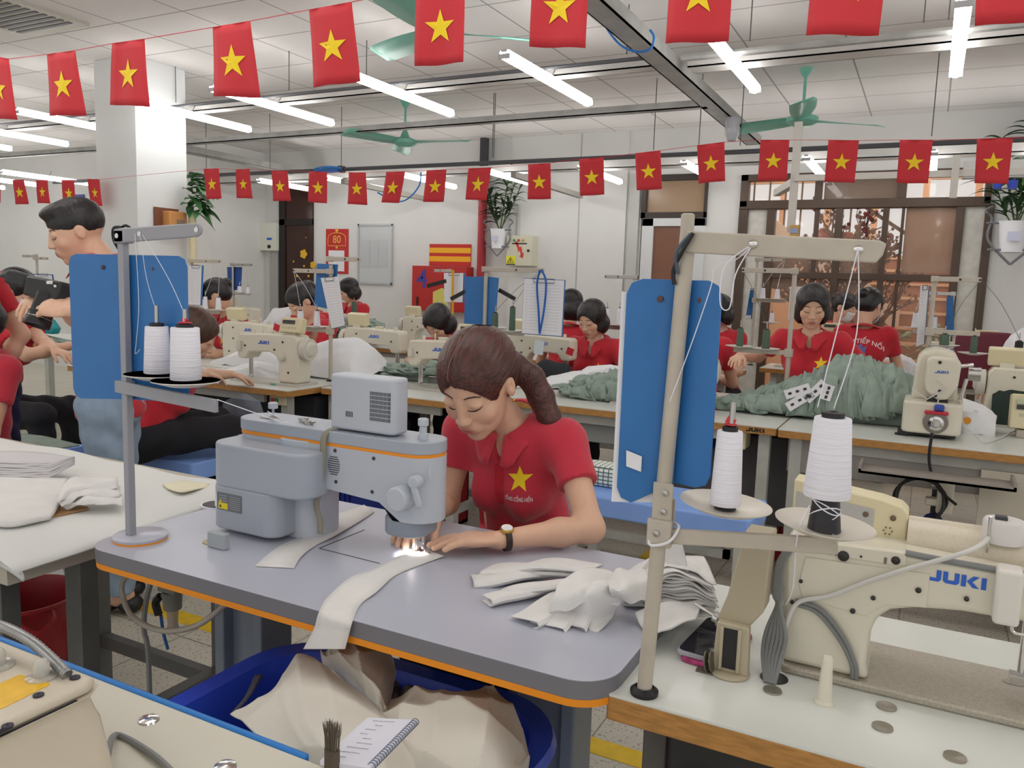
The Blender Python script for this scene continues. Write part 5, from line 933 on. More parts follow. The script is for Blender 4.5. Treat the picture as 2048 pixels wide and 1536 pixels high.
# drawer tray, side panel, cable coil under the right table
b = MB(); A = ony(1722, 900, 3.5); B_ = ony(2035, 935, 3.5); b.bb((A.x, 3.44, .655), (B_.x, 3.60, .665)); b.bb((A.x, 3.44, .655), (B_.x, 3.452, .672)); b.bb((A.x, 3.44, .655), (A.x+.01, 3.6, .69)); b.bb((B_.x-.01, 3.44, .655), (B_.x, 3.6, .69)); part('tray', b, mat('grey_brown_tray', '#9b938c', .5), rt_)
part('side_panel', MB().bb((.24, 3.63, .22), (1.2, 3.65, .69)), mat('cream_panel', '#c4bdae', .5, var=.04, vscale=4), rt_)
part('apron', MB().bb((-.50, 3.66, .58), (1.2, 3.68, .73)), mat('grey_apron', '#8e8a86', .5), rt_)
q = ony(1840, 1000, 3.6); b = MB()
for k in range(4): b.tube([q+Vector(((.085+.004*k)*math.cos(t), .01*math.sin(3*t+k)+.006*k, (.10-.006*k)*math.sin(t))) for t in [math.pi*2*i/28 for i in range(29)]], .006, 7)
b.tube(smooth_path([q+Vector((.02, 0, .28)), q+Vector((.02, 0, .16)), q+Vector((.06, 0, .06)), q+Vector((.13, 0, 0))]), .006, 7); solo('cable_coil', b, black, 'coil of black cable hanging under the right white table', 'cable')
q = ony(1880, 985, 3.66); b = MB(); b.box(q+Vector((.02, 0, .0)), (.06, .06, .16)); b.box(q+Vector((-.01, 0, .05)), (.05, .05, .05)); b.box(q+Vector((-.02, 0, -.04)), (.06, .05, .03)); solo('switch_valve', b, cream, 'cream valve block beside the cable coil under the right table', 'valve', bev=.005)
q = ony(1865, 1045, 3.64); part('blue_wheel', MB().lathe([(0, -.01), (.035, -.01), (.04, 0), (.035, .01), (0, .01)], q, 20, Matrix.Rotation(rad(90), 3, 'X')), mat('dark_blue_wheel', '#20266a', .5), rt_)
def gen_machine():
    t = thing('sewing_machine', 'x', 'sewing machine', (0, 0, 0)); c = cream
    b = MB(); b.prism(rrect(.50, .178, .01, 3, .18, 0), (0, 0, 0), (1, 0, 0), (0, 1, 0), (0, 0, .012)); part('bed_plate', b, mat('pale_steel_bed', '#c8c4ba', .3, metal=.2), t)
    pr = [(.40, .012), (.41, .10), (.405, .25), (.385, .275), (.20, .275), (-.03, .265), (-.042, .25), (-.042, .14), (-.03, .125), (.02, .125), (.05, .165), (.20, .175), (.245, .155), (.265, .12), (.27, .012)]
    b = MB(); b.prism(pr, (0, -.055, 0), (1, 0, 0), (0, 0, 1), (0, .11, 0)); part('arm_and_column', b, c, t, bev=.012, seg=3)
    b = MB(); b.cyl((.412, 0, .20), (.45, 0, .20), .06, .06, 28); b.cyl((.45, 0, .20), (.462, 0, .20), .045, .03, 28); part('handwheel', b, mat('handwheel_white', '#d4d0c4', .35), t, bev=.003)
    b = MB(); b.cyl((0, 0, .02), (0, 0, .13), .006, n=10); b.cyl((.016, 0, .03), (.016, 0, .13), .007, n=10); b.box((.01, -.002, .022), (.03, .02, .006)); part('needle_bar', b, chrome, t, split=True)
    for s in (-1, 1):
        b = MB(); put_logo(b, .082, (.16, s*.0556, .225), (-s, 0, 0), (0, 0, 1), .001, h=.019); part('logo_lettering', b, juki_blue, t, smooth=False)
        b = MB()
        for x, z in ((.24, .19), (.30, .235), (.02, .20), (.34, .07), (.30, .16)): b.lathe([(0, -.004), (.006, -.002), (.006, .001)], (x, s*.056, z), 10, Matrix.Rotation(rad(90 if s > 0 else -90), 3, 'X'))
        part('screw', b, mat('black_screw', '#26221f', .35), t)
    b = MB(); b.lathe([(0, -.02), (.016, -.018), (.02, -.006), (.02, 0)], (.30, -.056, .15), 20, Matrix.Rotation(rad(-90), 3, 'X')); b.box((-.02, -.062, .20), (.03, .012, .05)); part('tension_dial', b, mat('handwheel_white', '#d4d0c4', .35), t, split=True)
    p = part('control_panel', MB().box((.335, -.01, .325), (.15, .05, .085), Matrix.Rotation(rad(-12), 3, 'X')), cream2, t, bev=.008, seg=3)
    for s in (-1, 1):
        part('display', MB().box((.325, -.01+s*.0255, .342-s*.005), (.085, .002, .020), Matrix.Rotation(rad(-12), 3, 'X')), darkgrey, p)
    b = MB()
    for i in range(5): b.box((.285+.022*i, -.0385, .315), (.012, .002, .010), Matrix.Rotation(rad(-12), 3, 'X'))
    part('button', b, mat('panel_button', '#c6bfa3', .5), p, split=True)
    b = MB(); b.bb((.30, -.02, .27), (.36, .02, .295)); b.cyl((.1, 0, .27), (.1, 0, .31), .004, n=8); b.cyl((.02, .01, .265), (.02, .01, .29), .01, n=12); b.bb((.13, -.015, .27), (.18, .015, .29)); part('top_fitting', b, c, t, split=True, bev=.002)
    return t
gm = gen_machine(); first = [True]
def place_machine(x, y, rz, label, z=T2):
    o = gm if first[0] else dup(gm)
    first[0] = False; o.location = (x, y, z+.0005); o.rotation_euler = (0, 0, rz); o['label'] = label; o['group'] = 'cream industrial sewing machines'
    return o
place_machine(-3.42, 3.36, 0, 'cream sewing machine with round white handwheel, nearest at the left, behind the grey screen box')
place_machine(-2.50, 3.72, 0, 'cream sewing machine whose head shows just left of the main seamstress')
place_machine(-1.335, 3.90, 0, 'cream sewing machine with control panel just right of the right blue board')
place_machine(.68, 4.42, math.pi, 'cream sewing machine at the right edge behind the buttonhole machine, a hand reaching under it')
place_machine(-1.99, 4.62, math.pi, 'cream sewing machine with a red patch in front of the seamstress with a bob')
place_machine(-3.02, 4.25, math.pi, 'cream sewing machine with control panel in front of the grey-haired seamstress')
place_machine(-3.92, 4.05, math.pi, 'cream sewing machine with a red tag, in front of the woman with a fringe')
place_machine(-6.05, 6.0, math.pi, 'small far cream machine left of the dark door woman')
place_machine(-3.75, 5.95, math.pi, 'far cream machine in front of the red fire cabinet')
place_machine(-2.35, 5.95, math.pi, 'far cream machine behind the hanging clipboard')
place_machine(-1.0, 6.75, 0, 'far cream machine left of the seamstress with the hair clip')
place_machine(.05, 6.75, 0, 'far cream machine right of the masked woman with her back turned')
place_machine(-4.9, 5.95, math.pi, 'far cream machine beside the far seamstress in front of the wall')
# red tags on two machines
for i, (px, py, Y) in enumerate(((553, 655, 4.0), (1140, 703, 4.6))):
    q = ony(px, py, Y-.09); solo('red_tag', MB().box(q, (.045, .006, .045), Matrix.Rotation(.3, 3, 'Y')), red_cloth, ['red cloth tag hanging on the head of the machine before the woman with a fringe', 'red patch on the machine head before the seamstress with a bob'][i], 'tag')
# buttonhole machine (end on, facing the camera)
q = onz(1862, 868, T2); x0, y0 = q.x, 3.84
um = thing('buttonhole_machine', 'tall cream buttonhole machine seen end on, with red and blue parts over its chrome bed', 'sewing machine', (x0, y0, T2))
w_ = .11
b = MB(); b.prism(rrect(.225, .40, .03, 6, x0-.005, y0+.12), (0, 0, T2+.02), (1, 0, 0), (0, 1, 0), (0, 0, .135)); part('lower_body', b, cream, um, bev=.012, seg=3)
b = MB(); b.prism([(-.088, .15), (-.075, .33), (-.060, .355), (.0, .375), (.07, .355), (.088, .32), (.088, .15)], (x0-.005, y0+.04, T2), (1, 0, 0), (0, 0, 1), (0, .26, 0)); part('upper_body', b, cream, um, bev=.015, seg=3)
b = MB(); b.prism([(-.046, .20), (-.056, .235), (-.054, .33), (-.035, .345), (.05, .345), (.075, .325), (.07, .23), (.035, .17), (.0, .165)], (x0+.01, y0-.07, T2), (1, 0, 0), (0, 0, 1), (0, .14, 0)); part('face_cover', b, cream, um, bev=.010, seg=3)
b = MB(); put_logo(b, .05, (x0+.015, y0-.0715, T2+.285), (1, 0, 0), (0, 0, 1), .001, h=.011); part('logo_lettering', b, juki_blue, um, smooth=False)
b = MB(); b.bb((x0-.03, y0-.05, T2+.10), (x0+.05, y0+.05, T2+.165)); part('needle_housing', b, black, um, bev=.004)
b = MB(); b.cyl((x0+.012, y0-.055, T2+.11), (x0+.012, y0-.055, T2+.17), .004, n=10); b.cyl((x0+.095, y0-.02, T2+.17), (x0+.11, y0-.02, T2+.26), .008, n=12); b.cyl((x0+.08, y0-.02, T2+.31), (x0+.13, y0-.02, T2+.32), .008, n=12); part('chrome_rod', b, chrome, um, split=True)
b = MB(); b.cyl((x0+.01, y0-.088, T2+.075), (x0+.01, y0-.06, T2+.075), .048, .048, 30); part('hook_ring', b, mat('worn_chrome', '#8f8880', .3, metal=.8), um, bev=.003)
b = MB(); b.lathe([(.028, 0), (.030, .004), (.018, .006), (.015, .002), (0, .002)], (x0+.012, y0-.089, T2+.07), 24, Matrix.Rotation(rad(90), 3, 'X')); part('hook_centre', b, chrome, um)
b = MB(); b.bb((x0-.035, y0-.105, T2+.108), (x0+.055, y0-.03, T2+.122)); part('red_guard', b, mat('red_guard', '#c0263a', .4), um, bev=.006)
b = MB(); b.bb((x0+.0, y0-.10, T2+.122), (x0+.038, y0-.05, T2+.15)); part('blue_pad', b, mat('blue_pad', '#3550a8', .6), um, bev=.008)
b = MB()
for x, z in ((.005, .325), (.015, .205), (-.0, .185)): b.lathe([(0, -.004), (.007, -.002), (.007, .001)], (x0+x, y0-.071, T2+z), 12, Matrix.Rotation(rad(-90), 3, 'X'))
part('screw', b, mat('black_screw', '#26221f', .35), um)
b = MB(); b.bb((x0-.13, y0-.06, T2), (x0-.09, y0-.01, T2+.03)); b.bb((x0-.14, y0-.05, T2), (x0-.08, y0-.03, T2+.008)); b.bb((x0-.13, y0+.2, T2), (x0-.09, y0+.24, T2+.02)); b.bb((x0-.1, y0-.05, T2+.008), (x0+.09, y0+.2, T2+.02)); part('rubber_mount', b, black, um, split=True)
b = MB(); a = .006; P = [(-.085, .24), (-.03, .30)]; b.tube([(x0-.09, y0-.08, T2+.21), (x0-.03, y0-.1, T2+.17), (x0+.04, y0-.09, T2+.22), (x0+.0, y0-.08, T2+.25)], .003, 6); part('eye_guard', b, mat('clear_guard', '#e4e2dd', .2, alpha=.7), um)
b = MB(); b.cyl((x0+.115, y0, T2+.28), (x0+.16, y0, T2+.28), .028, .03, 22); part('winder_knob', b, steel, um)
# control box at the right edge
q = onz(2030, 872, T2); t = thing('control_box', 'cream control box with display and buttons at the right edge', 'control box', (q.x+.03, q.y, T2))
part('box_shell', MB().box((q.x+.05, q.y, T2+.11), (.16, .09, .15), Matrix.Rotation(rad(-8), 3, 'X')), cream2, t, bev=.006, seg=3); part('box_foot', MB().bb((q.x+.0, q.y-.04, T2), (q.x+.1, q.y+.04, T2+.035)), beige_steel, t, bev=.003)
b = MB(); b.box((q.x+.05, q.y-.050, T2+.135), (.12, .002, .02), Matrix.Rotation(rad(-8), 3, 'X')); part('display', b, darkgrey, t)
b = MB(); b.box((q.x+.05, q.y-.052, T2+.16), (.12, .002, .02), Matrix.Rotation(rad(-8), 3, 'X')); part('green_screen', b, mat('green_lcd', '#b6c4a0', .4), t)
b = MB()
for i in range(4):
    for j in range(2): b.box((q.x+.01+.028*i, q.y-.046, T2+.10-.028*j), (.018, .002, .014), Matrix.Rotation(rad(-8), 3, 'X'))
part('button', b, mat('panel_button', '#c6bfa3', .5), t, split=True)
b = MB(); b.tube(smooth_path([(x0+.10, y0-.03, T2+.2), (x0+.11, y0-.04, T2+.08), (x0+.16, y0-.03, T2+.03), (x0+.2, y0-.06, T2+.006), (q.x-.02, q.y+.0, T2+.01), (q.x+.01, q.y+.0, T2+.03)]), .003, 6); solo('cable', b, cab2, 'white cable curling on the table between the buttonhole machine and the control box', 'cable')
# mug with a cartoon-free logo patch
q = ony(1938, 815, 4.05); t = thing('mug', 'white mug with an orange and yellow print beside the buttonhole machine', 'mug', (q.x, q.y, T2)); b = MB(); b.lathe([(.032, 0), (.038, .10), (.035, .10), (.03, .005), (0, .005)], (q.x, q.y, T2), 24); part('mug_body', b, paper, t)
b = MB(); b.lathe([(.0, 0), (.016, 0), (.016, .002)], (q.x-.004, q.y-.0375, T2+.06), 12, Matrix.Rotation(rad(90), 3, 'X')); part('print', b, mat('orange_print', '#e3962b', .5), t)
# ---- thread stands of the rows
stand_m = beige_steel
def stand(px, py_foot, py_top, Y, label, arms=(), shelf=None, cones_=(), m=None, z0=T2):
    p0 = ony(px, py_foot, Y); x = p0.x; top = ony(px, py_top, Y); t = thing('thread_stand', label, 'thread stand', (x, Y, z0)); m = m or stand_m
    b = MB(); b.cyl((x, Y, z0), (x, Y, top.z), .0115, n=14); part('pole', b, m, t); b = MB(); b.lathe([(.024, 0), (.02, .01), (.012, .012)], (x, Y, z0), 18); part('foot', b, black, t)
    for (ax, ay) in arms:
        e = ony(ax, ay, Y-.02); b = MB(); b.bar((x, Y-.02, e.z+.0), e, .012, .024); b.box((x, Y-.01, e.z), (.035, .03, .03)); part('top_arm', b, m, t, bev=.002)
        b = MB()
        for f in (.55, .97): c = Vector((x, Y-.027, e.z)).lerp(e+Vector((0, -.007, 0)), f); b.lathe([(.003, -.002), (.006, 0), (.003, .002)], c, 10, Matrix.Rotation(rad(90), 3, 'X'))
        part('arm_eyelet', b, darkgrey, t)
    if shelf:
        sx, sy = shelf; e = ony(sx, sy, Y-.01); b = MB(); b.bar((x, Y-.01, e.z), e, .012, .024); b.box((x, Y-.005, e.z+.0), (.04, .03, .04)); part('spool_arm', b, m, t, bev=.002)
    for (cx, cyb, cyt, w, mm, lb) in cones_:
        c = ony(cx, cyb, Y-.01); tp = ony(cx, cyt, Y-.01).z; dpt = (c-CP).dot(Fv); R_ = w/2*dpt/FPX
        b = MB(); b.lathe([(0, -.012), (.02, -.01), (.07, .0), (.07, .002), (0, -.002)], c, 28); part('spool_disc', b, mat('white_disc_plastic', '#d7d4cd', .35), t)
        b = MB(); b.cyl(c, (c.x, c.y, tp+.03), .003, n=8); part('spool_pin', b, steel, t)
        cone('thread_cone', c+Vector((0, 0, .001)), R_, R_*(.7 if mm is thread_white else .86), tp-c.z-.012, mm, lb, core=0, cat='thread cone', rim=.006)
        e = None
        if arms: ee = ony(arms[0][0], arms[0][1], Y-.025); thread([(c.x, c.y, tp), (lerp(c.x, ee.x, .5), c.y-.01, lerp(tp, ee.z, .6)), ee], 'thread above the '+lb, .0012, m=thread_white if mm is thread_white else thread_green, n=3)
    return t
tw, tg = thread_white, thread_green; tblk = mat('black_thread', '#2c2b2e', .9)
stand(661, 760, 530, 3.6, 'beige thread stand with two arms between the white cloth and the blue board', arms=((587, 541), (720, 519)), shelf=(592, 657), cones_=((601, 653, 618, 15, tw, 'white cone in front of the woman with a fringe, left one'), (634, 653, 618, 14, tw, 'white cone in front of the woman with a fringe, right one')))
stand(966, 775, 537, 4.0, 'beige thread stand holding a blue board above the main seamstress', arms=((1088, 541),), shelf=(1048, 668), cones_=((1024, 661, 610, 13, tg, 'slim green cone beside the hanging clipboard'), (990, 655, 622, 13, tg, 'green cone just right of the blue board above the main seamstress')))
stand(1570, 808, 535, 4.2, 'beige thread stand in front of the seamstress with the hair clip', arms=((1484, 540),), shelf=(1468, 699), cones_=((1479, 692, 652, 14, tg, 'green cone left of the pole before the seamstress with hair clip'), (1531, 697, 655, 16, tg, 'green cone nearest the pole before the seamstress with hair clip')))
stand(1856, 700, 555, 4.5, 'beige thread stand holding a tall paper board behind the buttonhole machine', arms=((1963, 560),), shelf=(1960, 668), cones_=((1888, 690, 664, 18, tg, 'dark green cone peeking over the buttonhole machine'), (1946, 706, 668, 14, tg, 'green cone right of the buttonhole machine'), (2034, 728, 678, 17, tblk, 'black cone at the right edge')))
stand(386, 640, 525, 4.1, 'beige thread stand beside the white column', arms=((442, 523),), shelf=(440, 625), cones_=((411, 618, 590, 10, tw, 'white cone before the seamstress with a lanyard, left one'), (437, 620, 592, 12, tw, 'white cone before the seamstress with a lanyard, right one')))
stand(467, 640, 528, 5.9, 'grey thread stand with blue board in front of the card rack', arms=((505, 530),), shelf=(500, 588), cones_=((479, 585, 570, 9, tw, 'small far white cone under the card rack, left one'), (496, 587, 571, 8, tw, 'small far white cone under the card rack, right one')), m=steel)
stand(75, 560, 508, 4.4, 'wooden-looking thread stand at the far left behind the camera', arms=((46, 512), (96, 517)))
stand(1262, 740, 552, 5.2, 'dark thread stand left of the right blue board', arms=((1210, 553),), shelf=(1205, 654), cones_=((1213, 650, 613, 12, tw, 'white cone behind the seamstress with a bob, left one'), (1238, 650, 613, 12, tw, 'white cone behind the seamstress with a bob, right one')), m=steel)
stand(1508, 620, 515, 6.65, 'pale thread stand in front of the left part of the brown window', arms=((1570, 520),), shelf=(1572, 603), cones_=((1525, 597, 573, 11, tw, 'white cone in front of the window, left one'), (1554, 598, 575, 11, tw, 'white cone in front of the window, right one'), (1543, 645, 622, 11, tw, 'white cone low in front of the window')))
stand(1899, 660, 583, 6.65, 'steel thread stand with a blue board in front of the window right side', arms=((1845, 586),), shelf=(1825, 663), cones_=((1829, 655, 622, 13, tw, 'white cone left of the tall paper board'), (1868, 657, 630, 11, tw, 'white cone right of the tall paper board')), m=steel)
stand(702, 700, 640, 5.85, 'short thread stand in front of the far seamstress by the wall', cones_=((708, 630, 602, 12, tg, 'sage cone in front of the far seamstress by the wall'),))
stand(898, 640, 538, 5.8, 'thin thread stand in front of the red fire cabinet', arms=((868, 541),))
# boards and clipboards
def flat_board(name, quad, Y, m, label, th=.003, cat='board', tilt=0, paper_inset=None, bow=0):
    P = [ony(x, y, Y) for x, y in quad]; c = sum(P, Vector())/4; t = thing(name, label, cat, (c.x, Y, min(p.z for p in P)))
    for i, p in enumerate(P): p.y = Y+(tilt if i in (1, 2) else 0)
    b = MB(); b.v = P+[p+Vector((0, th, 0)) for p in P]; b.f = [(0, 1, 2, 3), (7, 6, 5, 4), (0, 4, 5, 1), (1, 5, 6, 2), (2, 6, 7, 3), (3, 7, 4, 0)]; b.m = [0]*6; part('board_sheet', b, m, t, bev=.001)
    if paper_inset:
        def pp(u, v): return P[0].lerp(P[1], u).lerp(P[3].lerp(P[2], u), v)+Vector((0, -.002, 0))
        u0, v0, u1, v1 = paper_inset; b = MB(); b.v = [pp(u0, v0), pp(u1, v0), pp(u1, v1), pp(u0, v1)]; b.f = [(3, 2, 1, 0)]; b.m = [0]; part('paper_list', b, paper, t, smooth=False)
        b = MB()
        for i in range(16):
            v = lerp(v0+.1, v1-.08, i/15); 
            for ua, ub in ((u0+.05, u0+.12), (u0+.16, u0+.5), (u0+.56, u1-.08)): a, e = pp(ua, v), pp(ub, v); w3 = Vector((0, -.0006, 0)); h3 = Vector((0, 0, .0012)); b.add([a+w3, e+w3, e+w3+h3, a+w3+h3], [(0, 1, 2, 3)])
        part('printed_lines', b, mat('grey_print', '#a9abb8', .8), t, smooth=False)
        b = MB(); a, e = pp(.25, .03), pp(.75, .03); b.tube([a+Vector((0, -.004, .01)), a+Vector((0, -.004, -.012)), e+Vector((0, -.004, -.012)), e+Vector((0, -.004, .01)), a+Vector((0, -.004, .01))], .0016, 5); part('wire_clip', b, darkgrey, t)
    return t
flat_board('notice_board', [(930, 553), (966, 553), (962, 650), (928, 647)], 4.014, blue_board, 'left leaf of the blue board above the main seamstress', tilt=.03)
flat_board('notice_board', [(967, 552), (1001, 556), (993, 655), (962, 650)], 4.014, blue_board, 'right leaf of the blue board above the main seamstress', tilt=-.02)
flat_board('clipboard', [(1048, 556), (1131, 560), (1125, 674), (1043, 668)], 3.93, blue_board, 'blue clipboard with a printed list and lanyard hanging right of the main seamstress', cat='clipboard', paper_inset=(.01, .01, .98, .985))
flat_board('notice_board', [(634, 527), (676, 529), (668, 620), (628, 612)], 3.614, blue_board, 'blue board behind the slanting paper list left of the far seamstress')
flat_board('clipboard', [(642, 556), (677, 553), (690, 652), (664, 658)], 3.575, mat('slate_board', '#56697f', .5), 'slanting clipboard with a long paper list in front of the left blue board', cat='clipboard', paper_inset=(.0, .0, 1.02, .99))
flat_board('notice_board', [(454, 534), (484, 534), (482, 580), (456, 580)], 5.915, mat('deep_blue_board', '#1d4890', .5), 'small dark blue board under the card rack')
flat_board('clipboard', [(378, 530), (407, 531), (404, 611), (376, 610)], 4.083, blue_board, 'clipboard with paper list beside the white column', cat='clipboard', paper_inset=(.0, .01, .9, .99))
flat_board('clipboard', [(67, 548), (106, 549), (110, 580), (70, 580)], 4.385, mat('deep_blue_board', '#1d4890', .5), 'clipboard with white paper above the camera at the far left', cat='clipboard', paper_inset=(.05, .05, .95, .99))
flat_board('clipboard', [(1841, 572), (1860, 570), (1850, 690), (1832, 695)], 4.48, mat('slate_board', '#56697f', .5), 'narrow tilted paper board behind the buttonhole machine', cat='clipboard', tilt=.1, paper_inset=(.0, .0, .85, .99))
flat_board('notice_board', [(1893, 594), (1907, 592), (1908, 672), (1892, 668)], 6.63, blue_board, 'narrow blue board on the steel stand near the right window side')
flat_board('clipboard', [(1500, 577), (1508, 577), (1504, 638), (1490, 638)], 6.63, blue_board, 'narrow clipboard turned sideways left of the window cones', cat='clipboard', tilt=.06, paper_inset=(.0, .01, .7, .99))
flat_board('clipboard', [(1580, 573), (1612, 573), (1612, 640), (1576, 640)], 6.6, paper, 'white paper board behind the hair of the seamstress with the hair clip', cat='clipboard')
flat_board('clipboard', [(888, 546), (930, 546), (928, 605), (889, 605)], 5.78, blue_board, 'clipboard with list in front of the red fire cabinet', cat='clipboard', paper_inset=(.0, .0, .93, .99))
b = MB(); c = ony(906, 540, 5.75); e = ony(905, 640, 5.75); b.bar(c, e, .002, .022, (1, 0, 0)); solo('tape_measure', b, mat('yellow_tape_measure', '#d8a528', .6), 'yellow tape measure hanging over the clipboard before the fire cabinet', 'tape measure')
b = MB(); b.tube(smooth_path([ony(1080, 540, 3.9), ony(1074, 570, 3.9), ony(1077, 620, 3.9), ony(1079, 665, 3.9)]), .006, 6, flat=.3); b.tube(smooth_path([ony(1083, 540, 3.9), ony(1092, 565, 3.9), ony(1088, 620, 3.9), ony(1079, 668, 3.9)]), .006, 6, flat=.3); solo('lanyard', b, mat('blue_lanyard', '#1d5fb4', .6), 'blue lanyard looped over the hanging clipboard', 'lanyard')
q = ony(1078, 695, 3.9); solo('badge', MB().box(q, (.055, .003, .075), Matrix.Rotation(.1, 3, 'Y')), mat('clear_badge', '#c9d4da', .3), 'clear badge at the end of the blue lanyard', 'badge')
for i, (a, c) in enumerate((((902, 598), (932, 582)), ((998, 580), (1030, 598)), ((855, 572), (892, 562)))): b = MB(); b.bar(ony(*a, 4.02), ony(*c, 4.02), .01, .022); part('sloping_bar', b, black, [o for o in COL.objects if o.get('label', '').startswith('beige thread stand holding a blue board')][0])
# ---- garments: heaps built as leaves of cloth
def heap(name, pts, n, m, label, cat, Y, seed, wl=.16, drop=.05, kindstuff=True):
    """crest line pts=[(px,pytop,pybase)], leaves of cloth hanging from the crest towards the camera"""
    rn = random.Random(seed); b = MB()
    for i in range(n):
        s = i/(n-1)*(len(pts)-1); k = min(int(s), len(pts)-2); f = s-k; px = lerp(pts[k][0], pts[k+1][0], f); yt = lerp(pts[k][1], pts[k+1][1], f); yb = lerp(pts[k][2], pts[k+1][2], f)
        for lay in range(3):
            y1 = Y+.16+.02*rn.random()-.04*lay; y0 = Y-.02+.05*rn.random()-.04*lay; tp = ony(px+rn.uniform(-8, 8), yt+6*lay+rn.uniform(-2, 5), y1); bt = ony(px+rn.uniform(-24, 24), lerp(yt, yb, .55+.22*lay)+rn.uniform(-6, 6), y0)
            if bt.z < T2+.006: bt.z = T2+.006+.01*rn.random()
            w = wl*rn.uniform(.35, 1.0); ph = rn.random()*6; tw = rn.uniform(-.5, .5)
            def fn(u, v): 
                p = tp.lerp(bt, v); return p+Vector(((u-.5)*w*(.4+.6*v), -.05*math.sin(v*math.pi)+.012*math.sin(u*8+ph)*v+(u-.5)*tw*.06, .02*math.sin(v*math.pi)+.006*math.sin(u*6+ph+4*v)))
            b.grid(fn, 9, 9)
    # filled core under the leaves
    cp = [ony(p[0], lerp(p[1], p[2], .25), Y+.10) for p in pts]; rows = []
    for j in range(7):
        a = math.pi*j/6; rows.append([Vector((c.x, c.y-.13*math.cos(a), T2+.004+(c.z-T2)*math.sin(a))) for c in cp])
    b2 = net(rows, 30, 16, .006, seed); b.add(b2.v, b2.f)
    return tag(recenter(part(name, b, m, None, solid=.0018)), label, cat, None, 'stuff' if kindstuff else None)
heap('sage_garments', [(1455, 792, 818), (1510, 780, 822), (1570, 762, 825), (1640, 738, 830), (1695, 708, 835), (1715, 708, 838), (1770, 728, 830), (1830, 752, 825), (1870, 790, 825)], 52, sage_cloth, 'large heap of sage green garments in front of the seamstress with the hair clip', 'garments', 4.05, 21)
heap('sage_garments', [(1140, 768, 790), (1200, 745, 800), (1240, 738, 805), (1300, 745, 812), (1390, 760, 815)], 26, sage_cloth, 'sage green garments heaped left of the right blue board', 'garments', 3.95, 22)
heap('sage_garments', [(1290, 775, 800), (1350, 770, 812), (1412, 770, 812)], 16, sage_cloth, 'dark sage pleats of cloth between the blue board and the machine', 'garments', 3.82, 23, .1)
heap('sage_garments', [(752, 742, 748), (810, 730, 748), (880, 722, 745)], 14, sage_cloth, 'flat sage garments left of the main seamstress head', 'garments', 3.95, 24, .2)
heap('sage_garments', [(665, 640, 665), (700, 636, 662), (745, 640, 660)], 12, sage_cloth, 'sage garments in front of the far seamstress by the wall', 'garments', 5.6, 25, .2)
heap('sage_garments', [(55, 655, 700), (90, 665, 700), (128, 690, 705)], 14, sage_cloth, 'sage garments under the camera at the left', 'garments', 4.0, 26, .14)
def mound(name, prof, Y, D, m, label, cat, seed, fold=.008, base=T2):
    cp = [ony(px, py, Y) for px, py in prof]; rows = []
    for j in range(9):
        a = math.pi*j/8; rows.append([Vector((c.x, c.y-D*math.cos(a), base+.004+max(.004, (c.z-base))*math.sin(a)**.8)) for c in cp])
    b = net(rows, 80, 50, fold, seed, 14); return tag(recenter(part(name, b, m, None, solid=.003)), label, cat)
bright_cloth = mat('bright_white_cloth', '#e9e9ec', .9, bump=.2, bscale=200)
mound('white_garments', [(585, 735), (600, 705), (640, 685), (700, 680), (735, 700), (752, 735), (758, 745)], 3.85, .2, bright_cloth, 'big rounded heap of white cloth right of the near left machine', 'cloth', 31, -0.019)
mound('white_garments', [(455, 735), (480, 700), (520, 690), (560, 672), (590, 690), (620, 720)], 3.95, .16, bright_cloth, 'crumpled white cloth behind the near left machine', 'cloth', 32, -0.030)
mound('white_garments', [(445, 760), (470, 735), (520, 728), (560, 745), (580, 765)], 3.5, .1, bright_cloth, 'white cloth under the needle of the near left machine', 'cloth', 33, -0.019)
mound('white_garments', [(1075, 775), (1100, 755), (1150, 750), (1185, 760), (1200, 775)], 4.3, .14, bright_cloth, 'white cloth bundle behind the main seamstress shoulder', 'cloth', 34, -0.019)
mound('white_garments', [(1140, 770), (1170, 735), (1220, 733), (1270, 745), (1290, 775)], 4.25, .12, bright_cloth, 'white cloth draped before the seamstress with a bob', 'cloth', 35, -0.023)
mound('white_garments', [(1630, 850), (1720, 815), (1800, 805), (1850, 800), (1900, 795), (1960, 812), (1990, 838)], 4.15, .12, bright_cloth, 'white cloth roll under the sage heap and beside the buttonhole machine', 'cloth', 36, -0.019)
mound('white_garments', [(540, 645), (560, 620), (600, 610), (620, 640)], 5.6, .18, bright_cloth, 'far white ruffled cloth left of the woman with a fringe', 'cloth', 37, -0.034)
mound('white_garments', [(1765, 720), (1780, 708), (1820, 715), (1845, 740)], 6.7, .12, bright_cloth, 'white cloth on the far table right of the masked woman', 'cloth', 38, -0.027)
mound('white_garments', [(2005, 700), (2030, 665), (2060, 660), (2100, 700)], 5.0, .15, bright_cloth, 'white ruffled cloth at the right edge', 'cloth', 39, -0.030)
mound('dark_garments', [(1070, 735), (1090, 722), (1130, 728), (1140, 745)], 4.5, .08, mat('dark_garment', '#2b2b31', .9), 'dark garment behind the hanging clipboard', 'cloth', 40, .008)
mound('dark_garments', [(1985, 778), (2010, 768), (2060, 775)], 4.4, .06, mat('dark_green_garment', '#2e3b36', .9), 'dark green garment under the hand at the right edge', 'cloth', 41, .006)
